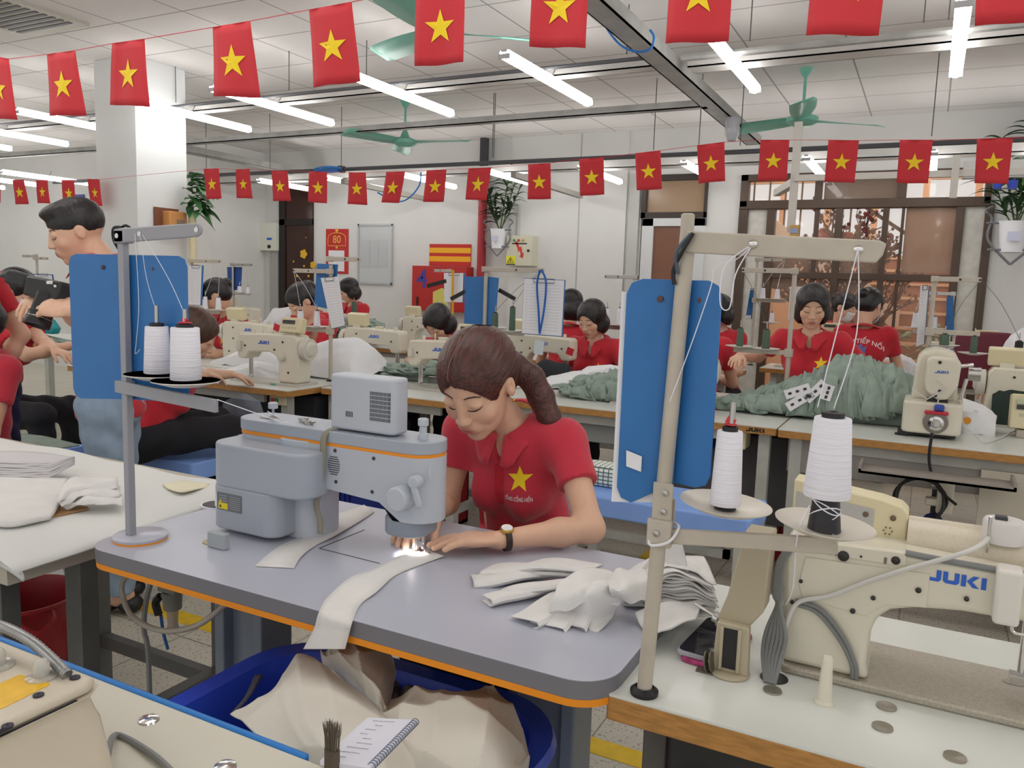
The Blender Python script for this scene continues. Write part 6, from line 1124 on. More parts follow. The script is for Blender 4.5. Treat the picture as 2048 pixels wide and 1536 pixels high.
# white paper labels on the sage heap
lab = []
for i, (a, c) in enumerate((((1570, 790), (1620, 775)), ((1575, 815), (1625, 785)), ((1612, 800), (1650, 765)), ((1660, 770), (1650, 800)))):
    A, B_ = ony(*a, 3.93), ony(*c, 3.93); t = thing('paper_label', ['white printed label strip low on the sage heap, left end', 'white printed label strip lowest on the sage heap', 'white printed label strip slanting up the sage heap', 'white printed label strip right of the other three on the sage heap'][i], 'label', tuple(A), 'white label strips on the sage heap')
    d = (B_-A); n = Vector((-d.z, 0, d.x)).normalized()*.022; b = MB(); b.v = [A-n, B_-n, B_+n, A+n]; b.f = [(0, 1, 2, 3)]; b.m = [0]; part('label_strip', b, paper, t, smooth=False, solid=.001)
    b = MB(); 
    for f in (.2, .5, .8): c = A.lerp(B_, f)+Vector((0, -.0015, 0)); b.prism(rrect(.016, .012, .003, 2), c, d.normalized(), n.normalized(), Vector((0, -.0004, 0)))
    part('label_print', b, darkgrey, t)
# scissors / clip
b = MB(); q = onz(548, 768, T2+.004); b.tube([q+Vector((.02*math.cos(a), .012*math.sin(a), 0)) for a in [i*math.pi/6 for i in range(13)]], .004, 6); b.bar(q+Vector((.02, .0, 0)), q+Vector((.12, .03, 0)), .006, .003); solo('snips', b, mat('teal_snips', '#3fa58c', .4), 'teal-handled thread snips at the front edge of the near left table', 'snips')
q = ony(560, 800, 3.2); t = thing('switch_box', 'cream switch box with red and green buttons under the near left table', 'switch', tuple(q)); part('switch_body', MB().box(q, (.11, .04, .05)), cream2, t, bev=.003)
part('red_button', MB().box(q+Vector((-.032, -.022, 0)), (.022, .006, .022)), mat('red_button', '#c43a30', .5), t); part('green_button', MB().box(q+Vector((-.004, -.022, 0)), (.022, .006, .022)), mat('green_button', '#3f9050', .5), t)
# plastic bag
b = net([[ony(445, 808, 3.05), ony(480, 790, 3.0), ony(520, 800, 3.05)], [ony(448, 840, 3.0), ony(485, 830, 2.96), ony(528, 835, 3.0)], [ony(460, 880, 3.05), ony(490, 888, 3.0), ony(512, 870, 3.05)]], 24, 24, .012, 5); solo('plastic_bag', b, mat('clear_plastic_bag', '#8d96a6', .2, alpha=.45), 'crumpled clear plastic bag hanging under the near left table', 'bag')
# ---- stools with blue tops
blue_top = mat('light_blue_stool_cloth', '#84a9ec', .6, var=.05, vscale=9)
def stool(x0, x1, y0, y1, z, label, droop=.02):
    t = thing('stool', label, 'stool', ((x0+x1)/2, (y0+y1)/2, 0))
    b = MB(); b.prism(rrect(x1-x0, y1-y0, .02, 3, (x0+x1)/2, (y0+y1)/2), (0, 0, z-.08), (1, 0, 0), (0, 1, 0), (0, 0, .08)); part('padded_top', b, blue_top, t, bev=.008, seg=3)
    b = MB()
    for x in (x0+.04, x1-.04):
        for y in (y0+.04, y1-.04): b.bb((x-.02, y-.02, 0), (x+.02, y+.02, z-.08))
    part('stool_leg', b, lg, t); b = MB(); b.bb((x0+.04, y0+.03, .15), (x1-.04, y0+.05, .18)); part('stretcher', b, lg, t); return t
A = onz(262, 858, .50); B_ = onz(440, 885, .50); stool(-3.55, -2.85, 2.45, 2.85, .52, 'long stool with light blue cloth top behind the grey machine')
A = onz(1180, 945, .50); B_ = onz(1530, 1000, .50); stool(-1.25, -.50, 2.88, 3.22, .545, 'long bench with light blue cloth top behind the right thread stand')
q = onz(1210, 955, .50); b = MB(); b.tube([(-1.27, 2.64, .56), (-.98, 2.64, .56)], .045, 20)
ck = bpy.data.materials.new('green_check_cloth'); ck.use_nodes = True; N = ck.node_tree.nodes; L = ck.node_tree.links; tc = N.new('ShaderNodeTexCoord'); ch = N.new('ShaderNodeTexBrick'); ch.offset = 0; ch.inputs['Color1'].default_value = lin('#e6ebe6'); ch.inputs['Color2'].default_value = lin('#dfe6df'); ch.inputs['Mortar'].default_value = lin('#47635a'); ch.inputs['Scale'].default_value = 1; ch.inputs['Brick Width'].default_value = .022; ch.inputs['Row Height'].default_value = .016; ch.inputs['Mortar Size'].default_value = .0022; mp = N.new('ShaderNodeMapping'); mp.inputs['Rotation'].default_value = (rad(90), 0, 0); L.new(tc.outputs['Object'], mp.inputs[0]); L.new(mp.outputs[0], ch.inputs[0]); L.new(ch.outputs[0], N['Principled BSDF'].inputs['Base Color'])
b = MB(); b.prism(rrect(.30, .085, .04, 6, -1.10, .588), (0, 3.02, 0), (1, 0, 0), (0, 0, 1), (0, .14, 0)); solo('folded_check_cloth', b, ck, 'folded green and white checked cloth on the blue bench', 'cloth', bev=.02)
stool(-4.15, -3.65, 2.15, 2.5, .50, 'stool with light blue top under the seated woman at the left')
b = net([[(-4.13, 2.16, .505), (-3.9, 2.15, .515), (-3.66, 2.16, .503)], [(-4.13, 2.47, .505), (-3.9, 2.47, .515), (-3.66, 2.47, .503)]], 14, 8, .002, 5); solo('cloth', b, sage_cloth, 'sage cloth lying on the blue stool at the left', 'cloth', solid=.006)
# crates, sacks, bits under the middle tables
def crate(c, s, m, label):
    t = thing('crate', label, 'crate', (c[0], c[1], 0)); x, y = c; w, d, h = s; b = MB(); b.bb((x-w/2, y-d/2, 0), (x+w/2, y+d/2, .02)); b.bb((x-w/2, y-d/2, 0), (x-w/2+.01, y+d/2, h)); b.bb((x+w/2-.01, y-d/2, 0), (x+w/2, y+d/2, h)); b.bb((x-w/2, y+d/2-.01, 0), (x+w/2, y+d/2, h)); b.bb((x-w/2-.01, y-d/2-.01, h-.03), (x+w/2+.01, y-d/2, h)); b.bb((x-w/2, y-d/2, 0), (x+w/2, y-d/2+.01, .06))
    for i in range(int(w/.03)): b.bb((x-w/2+.03*i, y-d/2, .06), (x-w/2+.03*i+.018, y-d/2+.008, h-.03))
    part('crate_body', b, m, t); return t
crate((-2.62, 3.15), (.46, .3, .36), mat('dark_blue_crate', '#1f2f86', .4), 'dark blue slatted plastic crate under the stool behind the grey machine')
crate((-2.55, 3.72), (.6, .3, .42), mat('red_crate', '#a81f26', .45), 'red plastic crate on the floor behind the grey machine arm')
crate((-.55, 4.3), (.4, .3, .35), mat('red_crate', '#a81f26', .45), 'dark red crate under the table behind the bench')
b = net([[(-3.42, 1.98, .46), (-3.3, 1.9, .5), (-3.1, 1.95, .44)], [(-3.5, 1.9, .3), (-3.25, 1.8, .33), (-3.0, 1.9, .3)], [(-3.4, 1.95, .02), (-3.2, 1.85, .02), (-2.95, 1.95, .02)]], 24, 24, .02, 5); solo('white_sack', b, bright_cloth, 'white cloth sack behind the jeans of the standing man', 'sack', solid=.004)
b = MB(); b.bb((-1.6, 3.0, .0), (-.9, 3.5, .012)); b.bb((-1.55, 3.05, .03), (-1.1, 3.4, .05)); b.bb((-1.0, 2.95, .02), (-.65, 3.3, .045)); part_ = solo('foot_pedal', b, mat('worn_pedal_steel', '#8b857a', .5, var=.15, vscale=8), 'flat worn steel foot pedals on the floor behind the bench', 'pedal')
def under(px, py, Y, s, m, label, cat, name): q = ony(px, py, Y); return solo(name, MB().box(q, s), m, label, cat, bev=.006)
under(1455, 940, 3.95, (.62, .25, .42), mat('dark_grey_cover', '#4b4a4c', .7), 'dark grey covered box under the table behind the bench', 'box', 'covered_box')
under(1405, 865, 3.75, (.12, .1, .14), black, 'black machine motor under the table right of the blue board', 'motor', 'motor'); under(1475, 868, 3.75, (.1, .12, .12), cream2, 'cream electric box under the table right of the blue board', 'box', 'electric_box')
under(1190, 860, 3.8, (.3, .15, .1), mat('grey_motor_box', '#8b8f8c', .5), 'grey motor box under the table behind the seamstress shoulder', 'motor', 'motor')
under(505, 850, 3.5, (.9, .2, .45), mat('shade_block', '#25262c', .8), 'added dark block deepening the shade under the nearest left table beside the clear bag', 'bundle', 'bundle'); under(620, 870, 3.5, (.3, .25, .5), mat('shade_block', '#25262c', .8), 'added dark block deepening the shade under the table behind the grey machine', 'bundle', 'bundle')  # dark blocks added to deepen the shade under the left tables
under(730, 900, 3.9, (.5, .25, .4), mat('shade_block', '#25262c', .8), 'added dark block deepening the shade behind the screen box of the grey machine', 'bundle', 'bundle')
for i, px in enumerate((1208, 1330)): q = onz(px, 1050 if i == 0 else 1060, .0); b = MB(); b.lathe([(0, -.015), (.03, -.015), (.035, 0), (.03, .015), (0, .015)], (-1.42+.5*i, 3.62, .035), 16, Matrix.Rotation(rad(90), 3, 'Y')); solo('caster', b, black, ['black caster wheel behind the seamstress elbow', 'black caster wheel under the middle table'][i], 'caster')
# ---- things on the back wall
def wb(name, px0, py0, px1, py1, m, label, cat, th=.02, Y=WY): 
    A = ony(px0, py0, Y); B_ = ony(px1, py1, Y); b = MB(); b.bb((A.x, Y-th, B_.z), (B_.x, Y, A.z)); t = thing(name, label, cat, ((A.x+B_.x)/2, Y-th, B_.z)); part('panel', b, m, t, bev=.003); return t, A, B_
t, A, B_ = wb('card_rack', 448, 475, 527, 553, mat('maroon_board', '#6e3c38', .6), 'maroon board with three rows of white cards on the back wall', 'card rack', .02)
b = MB()
for j in range(3):
    for i in range(6): x = lerp(A.x+.03, B_.x-.14, i/5); z = lerp(A.z-.14, B_.z+.03+.10, j/2); b.bb((x, WY-.04, z-.115), (x+.085, WY-.02, z))
part('time_card', b, mat('card_white', '#d9dad6', .7), t, split=True)
b = MB(); b.cyl((lerp(A.x, B_.x, .45), WY-.035, A.z-.05), (lerp(A.x, B_.x, .45), WY-.02, A.z-.05), .035, n=16); part('brass_hook', b, mat('brass_hook', '#b08a4a', .4), t)
t, A, B_ = wb('water_heater', 530, 447, 563, 502, mat('ivory_box', '#dfe3d6', .4), 'ivory wall box with a small blue logo left of the dark door', 'wall box', .1)
b = MB(); b.bb((lerp(A.x, B_.x, .45), WY-.102, lerp(A.z, B_.z, .62)), (lerp(A.x, B_.x, .75), WY-.099, lerp(A.z, B_.z, .54))); part('blue_logo', b, juki_blue, t); b = MB(); b.cyl((lerp(A.x, B_.x, .6), WY-.11, B_.z+.05), (lerp(A.x, B_.x, .6), WY-.09, B_.z+.05), .025, n=14); part('dial', b, black, t)
t, A, B_ = wb('calendar', 653, 458, 697, 548, mat('calendar_red', '#c22b2b', .6), 'red wall calendar with gold ornament right of the dark door', 'calendar', .012)
b = MB(); cx = (A.x+B_.x)/2; b.bb((cx-.13, WY-.016, B_.z+.03), (cx+.12, WY-.012, lerp(A.z, B_.z, .48))); part('date_sheet', b, paper, t)
gold = mat('gold_ornament', '#e8b04a', .4); b = MB(); zc = lerp(A.z, B_.z, .25); b.tube([(cx+.14*math.cos(a), WY-.014, zc+.09*abs(math.sin(a))**.6) for a in [math.pi*i/20 for i in range(21)]], .005, 5); b.tube([(cx-.14, WY-.014, zc), (cx-.14, WY-.014, zc-.07), (cx+.14, WY-.014, zc-.07), (cx+.14, WY-.014, zc)], .005, 5); put_text(b, '80', .13, (cx, WY-.013, zc+.005), (1, 0, 0), (0, 0, 1), .001, bold=.01); b.box((cx, WY-.014, zc+.12), (.04, .004, .04), Matrix.Rotation(rad(45), 3, 'Y')); b.box((cx, WY-.014, zc-.09), (.03, .004, .03), Matrix.Rotation(rad(45), 3, 'Y')); part('gold_ornament', b, gold, t)
t, A, B_ = wb('framed_notice', 718, 448, 786, 570, mat('whiteboard_grey', '#c9ccce', .25), 'framed notice under clear plastic on the back wall', 'notice board', .015)
b = MB()
for (p, q) in (((A.x, A.z), (B_.x, A.z-.025)), ((A.x, B_.z+.025), (B_.x, B_.z)), ((A.x, A.z), (A.x+.02, B_.z)), ((B_.x-.02, A.z), (B_.x, B_.z))): b.bb((p[0], WY-.025, q[1]), (q[0], WY-.012, p[1]))
part('aluminium_frame', b, mat('aluminium', '#b9bdc1', .35, metal=.5), t)
b = MB()
for i in range(22): z = lerp(A.z-.2, B_.z+.2, i/21); b.bb((A.x+.05, WY-.0165, z), (B_.x-.08, WY-.0155, z+.003))
for i in range(4): x = lerp(A.x+.05, B_.x-.08, i/3); b.bb((x, WY-.0165, B_.z+.2), (x+.003, WY-.0155, A.z-.2))
part('faint_table_lines', b, mat('faint_line', '#b2b4b8', .6), t)
t, A, B_ = wb('striped_sign', 860, 488, 942, 533, mat('sign_red', '#c32c24', .6), 'red sign with two yellow bands above the fire cabinet', 'sign', .012)
b = MB(); h = A.z-B_.z
for f in (.17, .56): b.bb((A.x, WY-.014, A.z-h*(f+.24)), (B_.x, WY-.012, A.z-h*f))
part('yellow_band', b, mat('sign_yellow', '#f0b21c', .6), t, split=True)
t, A, B_ = wb('fire_cabinet', 840, 532, 945, 625, mat('cabinet_red', '#b8231e', .4), 'red metal fire cabinet with a blue number four', 'cabinet', .16)
b = MB(); put_text(b, '4', .30, (A.x+.14, WY-.1605, A.z-.16), (1, 0, 0), (0, 0, 1), .001, bold=.02); part('number_lettering', b, mat('violet_number', '#4a3a92', .5), t, smooth=False); part('door_handle', MB().bb((A.x+.07, WY-.17, B_.z+.06), (A.x+.09, WY-.16, B_.z+.16)), black, t)
b = MB(); b.prism([(-.1, 0), (.1, 0), (.12, .22), (.02, .27), (-.1, .22)], (A.x+.40, WY-.165, B_.z+.0), (1, 0, 0), (0, 0, 1), (0, -.004, 0)); part('yellow_sheet', b, mat('yellow_sheet', '#d9cf6a', .7), t)
t, A, B_ = wb('electrical_box', 1029, 473, 1077, 533, mat('ivory_enamel', '#cfccb8', .35), 'ivory electrical box with a red lightning arrow on the back wall', 'electrical box', .18)
yy = WY-.181; w = B_.x-A.x; h = A.z-B_.z
for i, c in enumerate(('#3a9a6a', '#c23a36', '#b6a43a')):
    b = MB(); b.lathe([(0, 0), (.016, 0), (.012, .01), (0, .012)], (A.x+w*(.3+.17*i), yy, A.z-h*.16), 12, Matrix.Rotation(rad(90), 3, 'X')); part('indicator_lamp', b, mat('lamp%d' % i, c, .4), t, label=['green lamp', 'red lamp', 'yellow lamp'][i])
b = MB(); b.bb((A.x+w*.22, yy-.001, A.z-h*.29), (A.x+w*.8, yy+.001, A.z-h*.25)); part('black_strip', b, black, t)
b = MB(); b.prism([(-.05, .09), (-.02, .10), (.015, .03), (.03, .05), (.05, -.03), (.065, -.02), (.055, -.085), (.01, -.06), (.028, -.05), (.018, .01), (0, -.02), (-.02, .04)], (A.x+w*.48, yy, A.z-h*.5), (1, 0, 0), (0, 0, 1), (0, -.001, 0)); part('lightning_arrow', b, mat('arrow_red', '#d0342c', .5), t, smooth=False)
b = MB(); b.bb((A.x+w*.0, yy-.001, B_.z+h*.06), (A.x+w*.36, yy+.001, B_.z+h*.32)); part('yellow_warning_label', b, mat('warning_yellow', '#e8e02a', .5), t); b = MB(); b.tube([(A.x+w*.05, yy-.003, B_.z+h*.10), (A.x+w*.31, yy-.003, B_.z+h*.10), (A.x+w*.18, yy-.003, B_.z+h*.28), (A.x+w*.05, yy-.003, B_.z+h*.10)], .003, 4); b.bb((A.x+w*.165, yy-.003, B_.z+h*.13), (A.x+w*.195, yy-.001, B_.z+h*.22)); b.bb((A.x, yy-.001, B_.z+h*.02), (A.x+w*.36, yy, B_.z+h*.05)); part('warning_triangle', b, black, t)
b = MB(); b.cyl((A.x+w*.87, yy, A.z-h*.5), (A.x+w*.87, yy-.012, A.z-h*.5), .014, n=12); part('lock', b, black, t)
t, A, B_ = wb('wall_switch', 1083, 505, 1106, 535, mat('maroon_plate', '#5a2c26', .5), 'maroon wall plate with a pale switch right of the electrical box', 'switch', .02); part('switch', MB().bb((A.x+.04, WY-.03, B_.z+.04), (B_.x-.04, WY-.02, A.z-.03)), mat('tan_switch', '#cbb9a6', .5), t)
A = ony(966, 400, WY-.08); P1 = ony(967, 275, WY-.08)
t = thing('vertical_pipe', 'vertical pipe on the back wall, red below and dark grey above', 'pipe', (A.x, WY-.08, 0)); zr = ony(966, 392, WY-.08).z; b = MB(); b.cyl((A.x, WY-.08, 0), (A.x, WY-.08, zr), .05, n=18); part('red_section', b, mat('pipe_red', '#a3242c', .45, var=.1, vscale=12), t, label='red lower section'); b = MB(); b.cyl((A.x, WY-.08, zr), (A.x, WY-.08, CZ), .05, n=18); part('dark_section', b, mat('pipe_dark', '#3c3c42', .5), t, label='dark grey upper section')
q = ony(1037, 440, WY-.03); b = MB(); b.tube([(q.x, WY-.03, 1.9), (q.x, WY-.03, q.z+.16), (q.x-.12, WY-.03, q.z+.17)], .025, 10); solo('conduit', b, mat('grey_conduit', '#b4b4b0', .5), 'pale conduit rising from the electrical box', 'conduit')
q = ony(1160, 430, WY); b = MB(); b.tube([(q.x, WY-.02, 1.2), (q.x, WY-.02, CZ)], .014, 6); solo('conduit', b, mat('grey_conduit', '#b4b4b0', .5), 'thin conduit on the bare wall left of the white door', 'conduit')
# telephone box on the column, wall lamps
q = onx(338, 443, -5.355); t = thing('wall_telephone', 'orange-brown box on a wooden plate fixed to the white column', 'wall box', tuple(q)); part('wooden_plate', MB().box(q+Vector((.008, -.03, .0)), (.016, .22, .20)), mat('brown_plate', '#7a4a34', .5), t); part('orange_box', MB().box(q+Vector((.05, .01, -.01)), (.09, .16, .17)), mat('orange_box', '#cf9355', .45), t, bev=.006); part('grey_port', MB().box(q+Vector((.096, .03, -.02)), (.006, .07, .07)), mat('grey_port', '#8d7c6c', .5), t)
# far left blue sign
q = ony(155, 405, 7.05); t = thing('wall_sign', 'small blue sign with white letters on the far left wall', 'sign', (q.x, 7.09, q.z)); part('sign_board', MB().box((q.x-.12, 7.09, q.z), (.42, .01, .22)), mat('sign_blue', '#2b3f9c', .5), t); b = MB(); put_text(b, 'LONG', .085, (q.x-.02, 7.084, q.z-.0), (1, 0, 0), (0, 0, 1), .001, bold=.02); part('sign_lettering', b, white_ink, t, smooth=False)
# ---- hanging wall plants
leafm = mat('dark_leaf', '#2c4a2a', .45, var=.3, vscale=12); stemm = mat('plant_stem', '#4a6234', .6); iron = mat('grey_iron', '#74767c', .45)
def leaf(b, p, d, L, w, droop=.5):
    d = Vector(d).normalized(); s = d.cross(Vector((0, 0, 1))); s = s.normalized() if s.length > .1 else Vector((1, 0, 0))
    def fn(u, v):
        q = p+d*(L*v)+Vector((0, 0, -droop*L*v*v)); ww = w*math.sin(math.pi*min(1, v*.92+.08))**.8*(1-.3*v); return q+s*((u-.5)*ww)+Vector((0, 0, abs(u-.5)*ww*.4))
    b.grid(fn, 3, 7)
def wall_plant(px, py, Y, label, seed, k=1.0):
    q = ony(px, py, Y); t = thing('potted_plant', label, 'plant', tuple(q)); rn = random.Random(seed)
    b = MB(); b.lathe([(.07*k, 0), (.085*k, .17*k), (.095*k, .20*k), (.085*k, .20*k), (.06*k, .02), (0, .02)], q, 20); part('white_pot', b, paper, t)
    b = MB(); b.box(q+Vector((0, -.088*k, .1*k)), (.07*k, .004, .06*k)); part('pot_label', b, mat('pot_label_lilac', '#c4c6dd', .7), t)
    b = MB()
    for s in (-1, 1): b.tube(smooth_path([q+Vector((s*.13*k, -.02, .30*k)), q+Vector((s*.17*k, -.02, .27*k)), q+Vector((s*.13*k, -.02, .22*k)), q+Vector((s*.14*k, -.03, .08*k)), q+Vector((0, -.03, -.08*k))]), .008*k, 6)
    b.tube([q+Vector((-.14*k, -.04, .02)), q+Vector((.14*k, -.04, .02))], .007*k, 6); b.tube([q+Vector((-.16*k, -.03, .19*k)), q+Vector((.16*k, -.03, .19*k))], .007*k, 6); part('iron_bracket', b, iron, t)
    b = MB(); lf = MB()
    for i in range(7):
        a = rn.random()*6.28; r = .10*rn.random(); tp = q+Vector((math.cos(a)*(.1+.28*rn.random()), -abs(math.sin(a))*.10, (.38+.42*rn.random())*k)); mid = q.lerp(tp, .5)+Vector((0, 0, .06)); pth = smooth_path([q+Vector((r*.3, 0, .16*k)), mid, tp], 6); b.tube(pth, .006, 5)
        for j in range(4, len(pth)):
            for m_ in range(2): aa = rn.random()*6.28; leaf(lf, pth[j], (math.cos(aa), -abs(math.sin(aa))*.5, .35+.5*rn.random()), (.16+.10*rn.random())*k, .035*k, .5)
    part('plant_stems', b, stemm, t); part('foliage', lf, leafm, t); return t
wall_plant(997, 497, WY-.16, 'leafy plant in a white pot on an iron bracket left of the electrical box', 5, 1.05)
wall_plant(2022, 505, WY-.2, 'leafy plant in a white pot on an iron bracket at the right edge', 9, 1.25)
q = onx(381, 398, -5.3); lf = MB(); rn = random.Random(12)
for i in range(46): a = rn.random()*6.28; p = Vector((-5.28+.12*rn.random(), 4.52+.1*rn.random(), q.z-.12+.28*rn.random())); leaf(lf, p, (abs(math.cos(a))+.1, math.sin(a), rn.uniform(-.8, .6)), .16, .07, .3)
t = thing('potted_plant', 'green leafy plant hanging beside the white column', 'plant', (-5.25, 4.55, q.z-.2)); part('foliage', lf, mat('mid_green_leaf', '#3f7040', .5, var=.3, vscale=10), t); part('holder_tube', MB().cyl((-5.25, 4.56, q.z-.95), (-5.25, 4.56, q.z-.1), .03, n=12), cream2, t)
# ---- blossom tree in the stairwell
t = thing('blossom_tree', 'bare-branched peach blossom tree with red ornaments outside the brown window', 'tree', (-.75, 8.45, 0)); rn = random.Random(4); br_ = MB(); bl = MB()
def branch(p, d, L, r, dep):
    q = p+d*L; br_.tube([p, p.lerp(q, .5)+Vector((rn.uniform(-.02, .02), rn.uniform(-.02, .02), 0)), q], [r, r*.8, r*.6], 5)
    if dep >= 2:
        for _ in range(3): c = p.lerp(q, rn.random())+Vector((rn.uniform(-.03, .03), rn.uniform(-.03, .03), rn.uniform(-.03, .03))); bl.ball(c, .013+.01*rn.random(), 5, 4)
    if dep < 5:
        for _ in range(3 if dep < 4 else 2): nd = (d+Vector((rn.uniform(-.75, .75), rn.uniform(-.35, .35), rn.uniform(-.25, .5)))).normalized(); branch(p.lerp(q, rn.uniform(.6, 1)), nd, L*rn.uniform(.62, .85), r*.6, dep+1)
branch(Vector((-.75, 8.45, .5)), Vector((0, 0, 1)), .62, .05, 0); branch(Vector((-.8, 8.45, .5)), Vector((-.45, 0, .9)).normalized(), .55, .04, 0); branch(Vector((-.75, 8.45, .5)), Vector((.3, 0, .95)).normalized(), .5, .04, 1)
part('branches', br_, mat('dark_branch', '#3d211b', .8), t); o = part('blossoms', bl, mat('dusky_blossom', '#6f332c', .8, var=.3, vscale=20), t); o['kind'] = 'stuff'
b = MB(); b.lathe([(.28, 0), (.32, .4), (.36, .5), (.3, .5), (0, .45)], (-.75, 8.5, 0), 24); part('large_pot', b, mat('brown_pot', '#6a4a3a', .5), t)
for i, (px, py) in enumerate(((1694, 478), (1648, 470))):
    q = ony(px, py, 8.25); b = MB(); b.ball(q, (.07, .03, .07), 12, 8); part('red_lantern', b, mat('lantern_red', '#c8281c', .6), t)
g = MB()
for i in range(60): p = Vector((rn.uniform(-.5, .35), 8.35+rn.uniform(0, .3), rn.uniform(.75, 1.05))); a = rn.random()*6.28; leaf(g, p, (math.cos(a), math.sin(a)*.5, rn.uniform(.1, 1)), .2, .07, .5)
tag(recenter(part('bush', g, mat('mid_green_leaf', '#3f7040', .5, var=.3, vscale=10))), 'green leafy bush at the foot of the stairs outside the window', 'bush')
# teal iron on the far-left table
q = ony(95, 655, 4.15); t = thing('iron', 'teal plastic steam iron standing on the table behind the camera', 'iron', tuple(q)); b = MB(); b.prism([(-.10, -.05), (.10, -.05), (.13, 0), (.05, .07), (-.02, .08), (-.08, .02)], q+Vector((0, -.03, 0)), (1, 0, 0), (0, 0, 1), (0, .07, 0)); part('iron_shell', b, mat('teal_plastic', '#2a98a4', .3), t, bev=.012, seg=3); b = MB(); b.tube(smooth_path([q+Vector((-.06, 0, .03)), q+Vector((-.02, 0, .11)), q+Vector((.06, 0, .09))]), .012, 8); part('iron_handle', b, paper, t)
# chair back and bottle
q = ony(1967, 705, 5.4); t = thing('chair', 'maroon chair whose back shows behind the right machines', 'chair', (q.x, q.y-.2, 0)); mch = mat('maroon_chair', '#6b2434', .4)
part('backrest', MB().prism(rrect(.30, .34, .04, 4), q-Vector((0, 0, .05)), (1, 0, 0), (0, 0, 1), (0, .03, 0)), mch, t, bev=.01); part('seat', MB().bb((q.x-.2, q.y-.42, .42), (q.x+.2, q.y+.0, .46)), mch, t, bev=.01); b = MB()
for sx in (-.18, .18): b.bb((q.x+sx-.012, q.y-.4, 0), (q.x+sx+.012, q.y-.376, .42)); b.bb((q.x+sx-.012, q.y-.0, 0), (q.x+sx+.012, q.y+.03, q.z-.1))
part('stool_leg', b, darkgrey, t)
for o in t.children:
    if o.name.startswith('stool_leg'): o.name = 'leg'
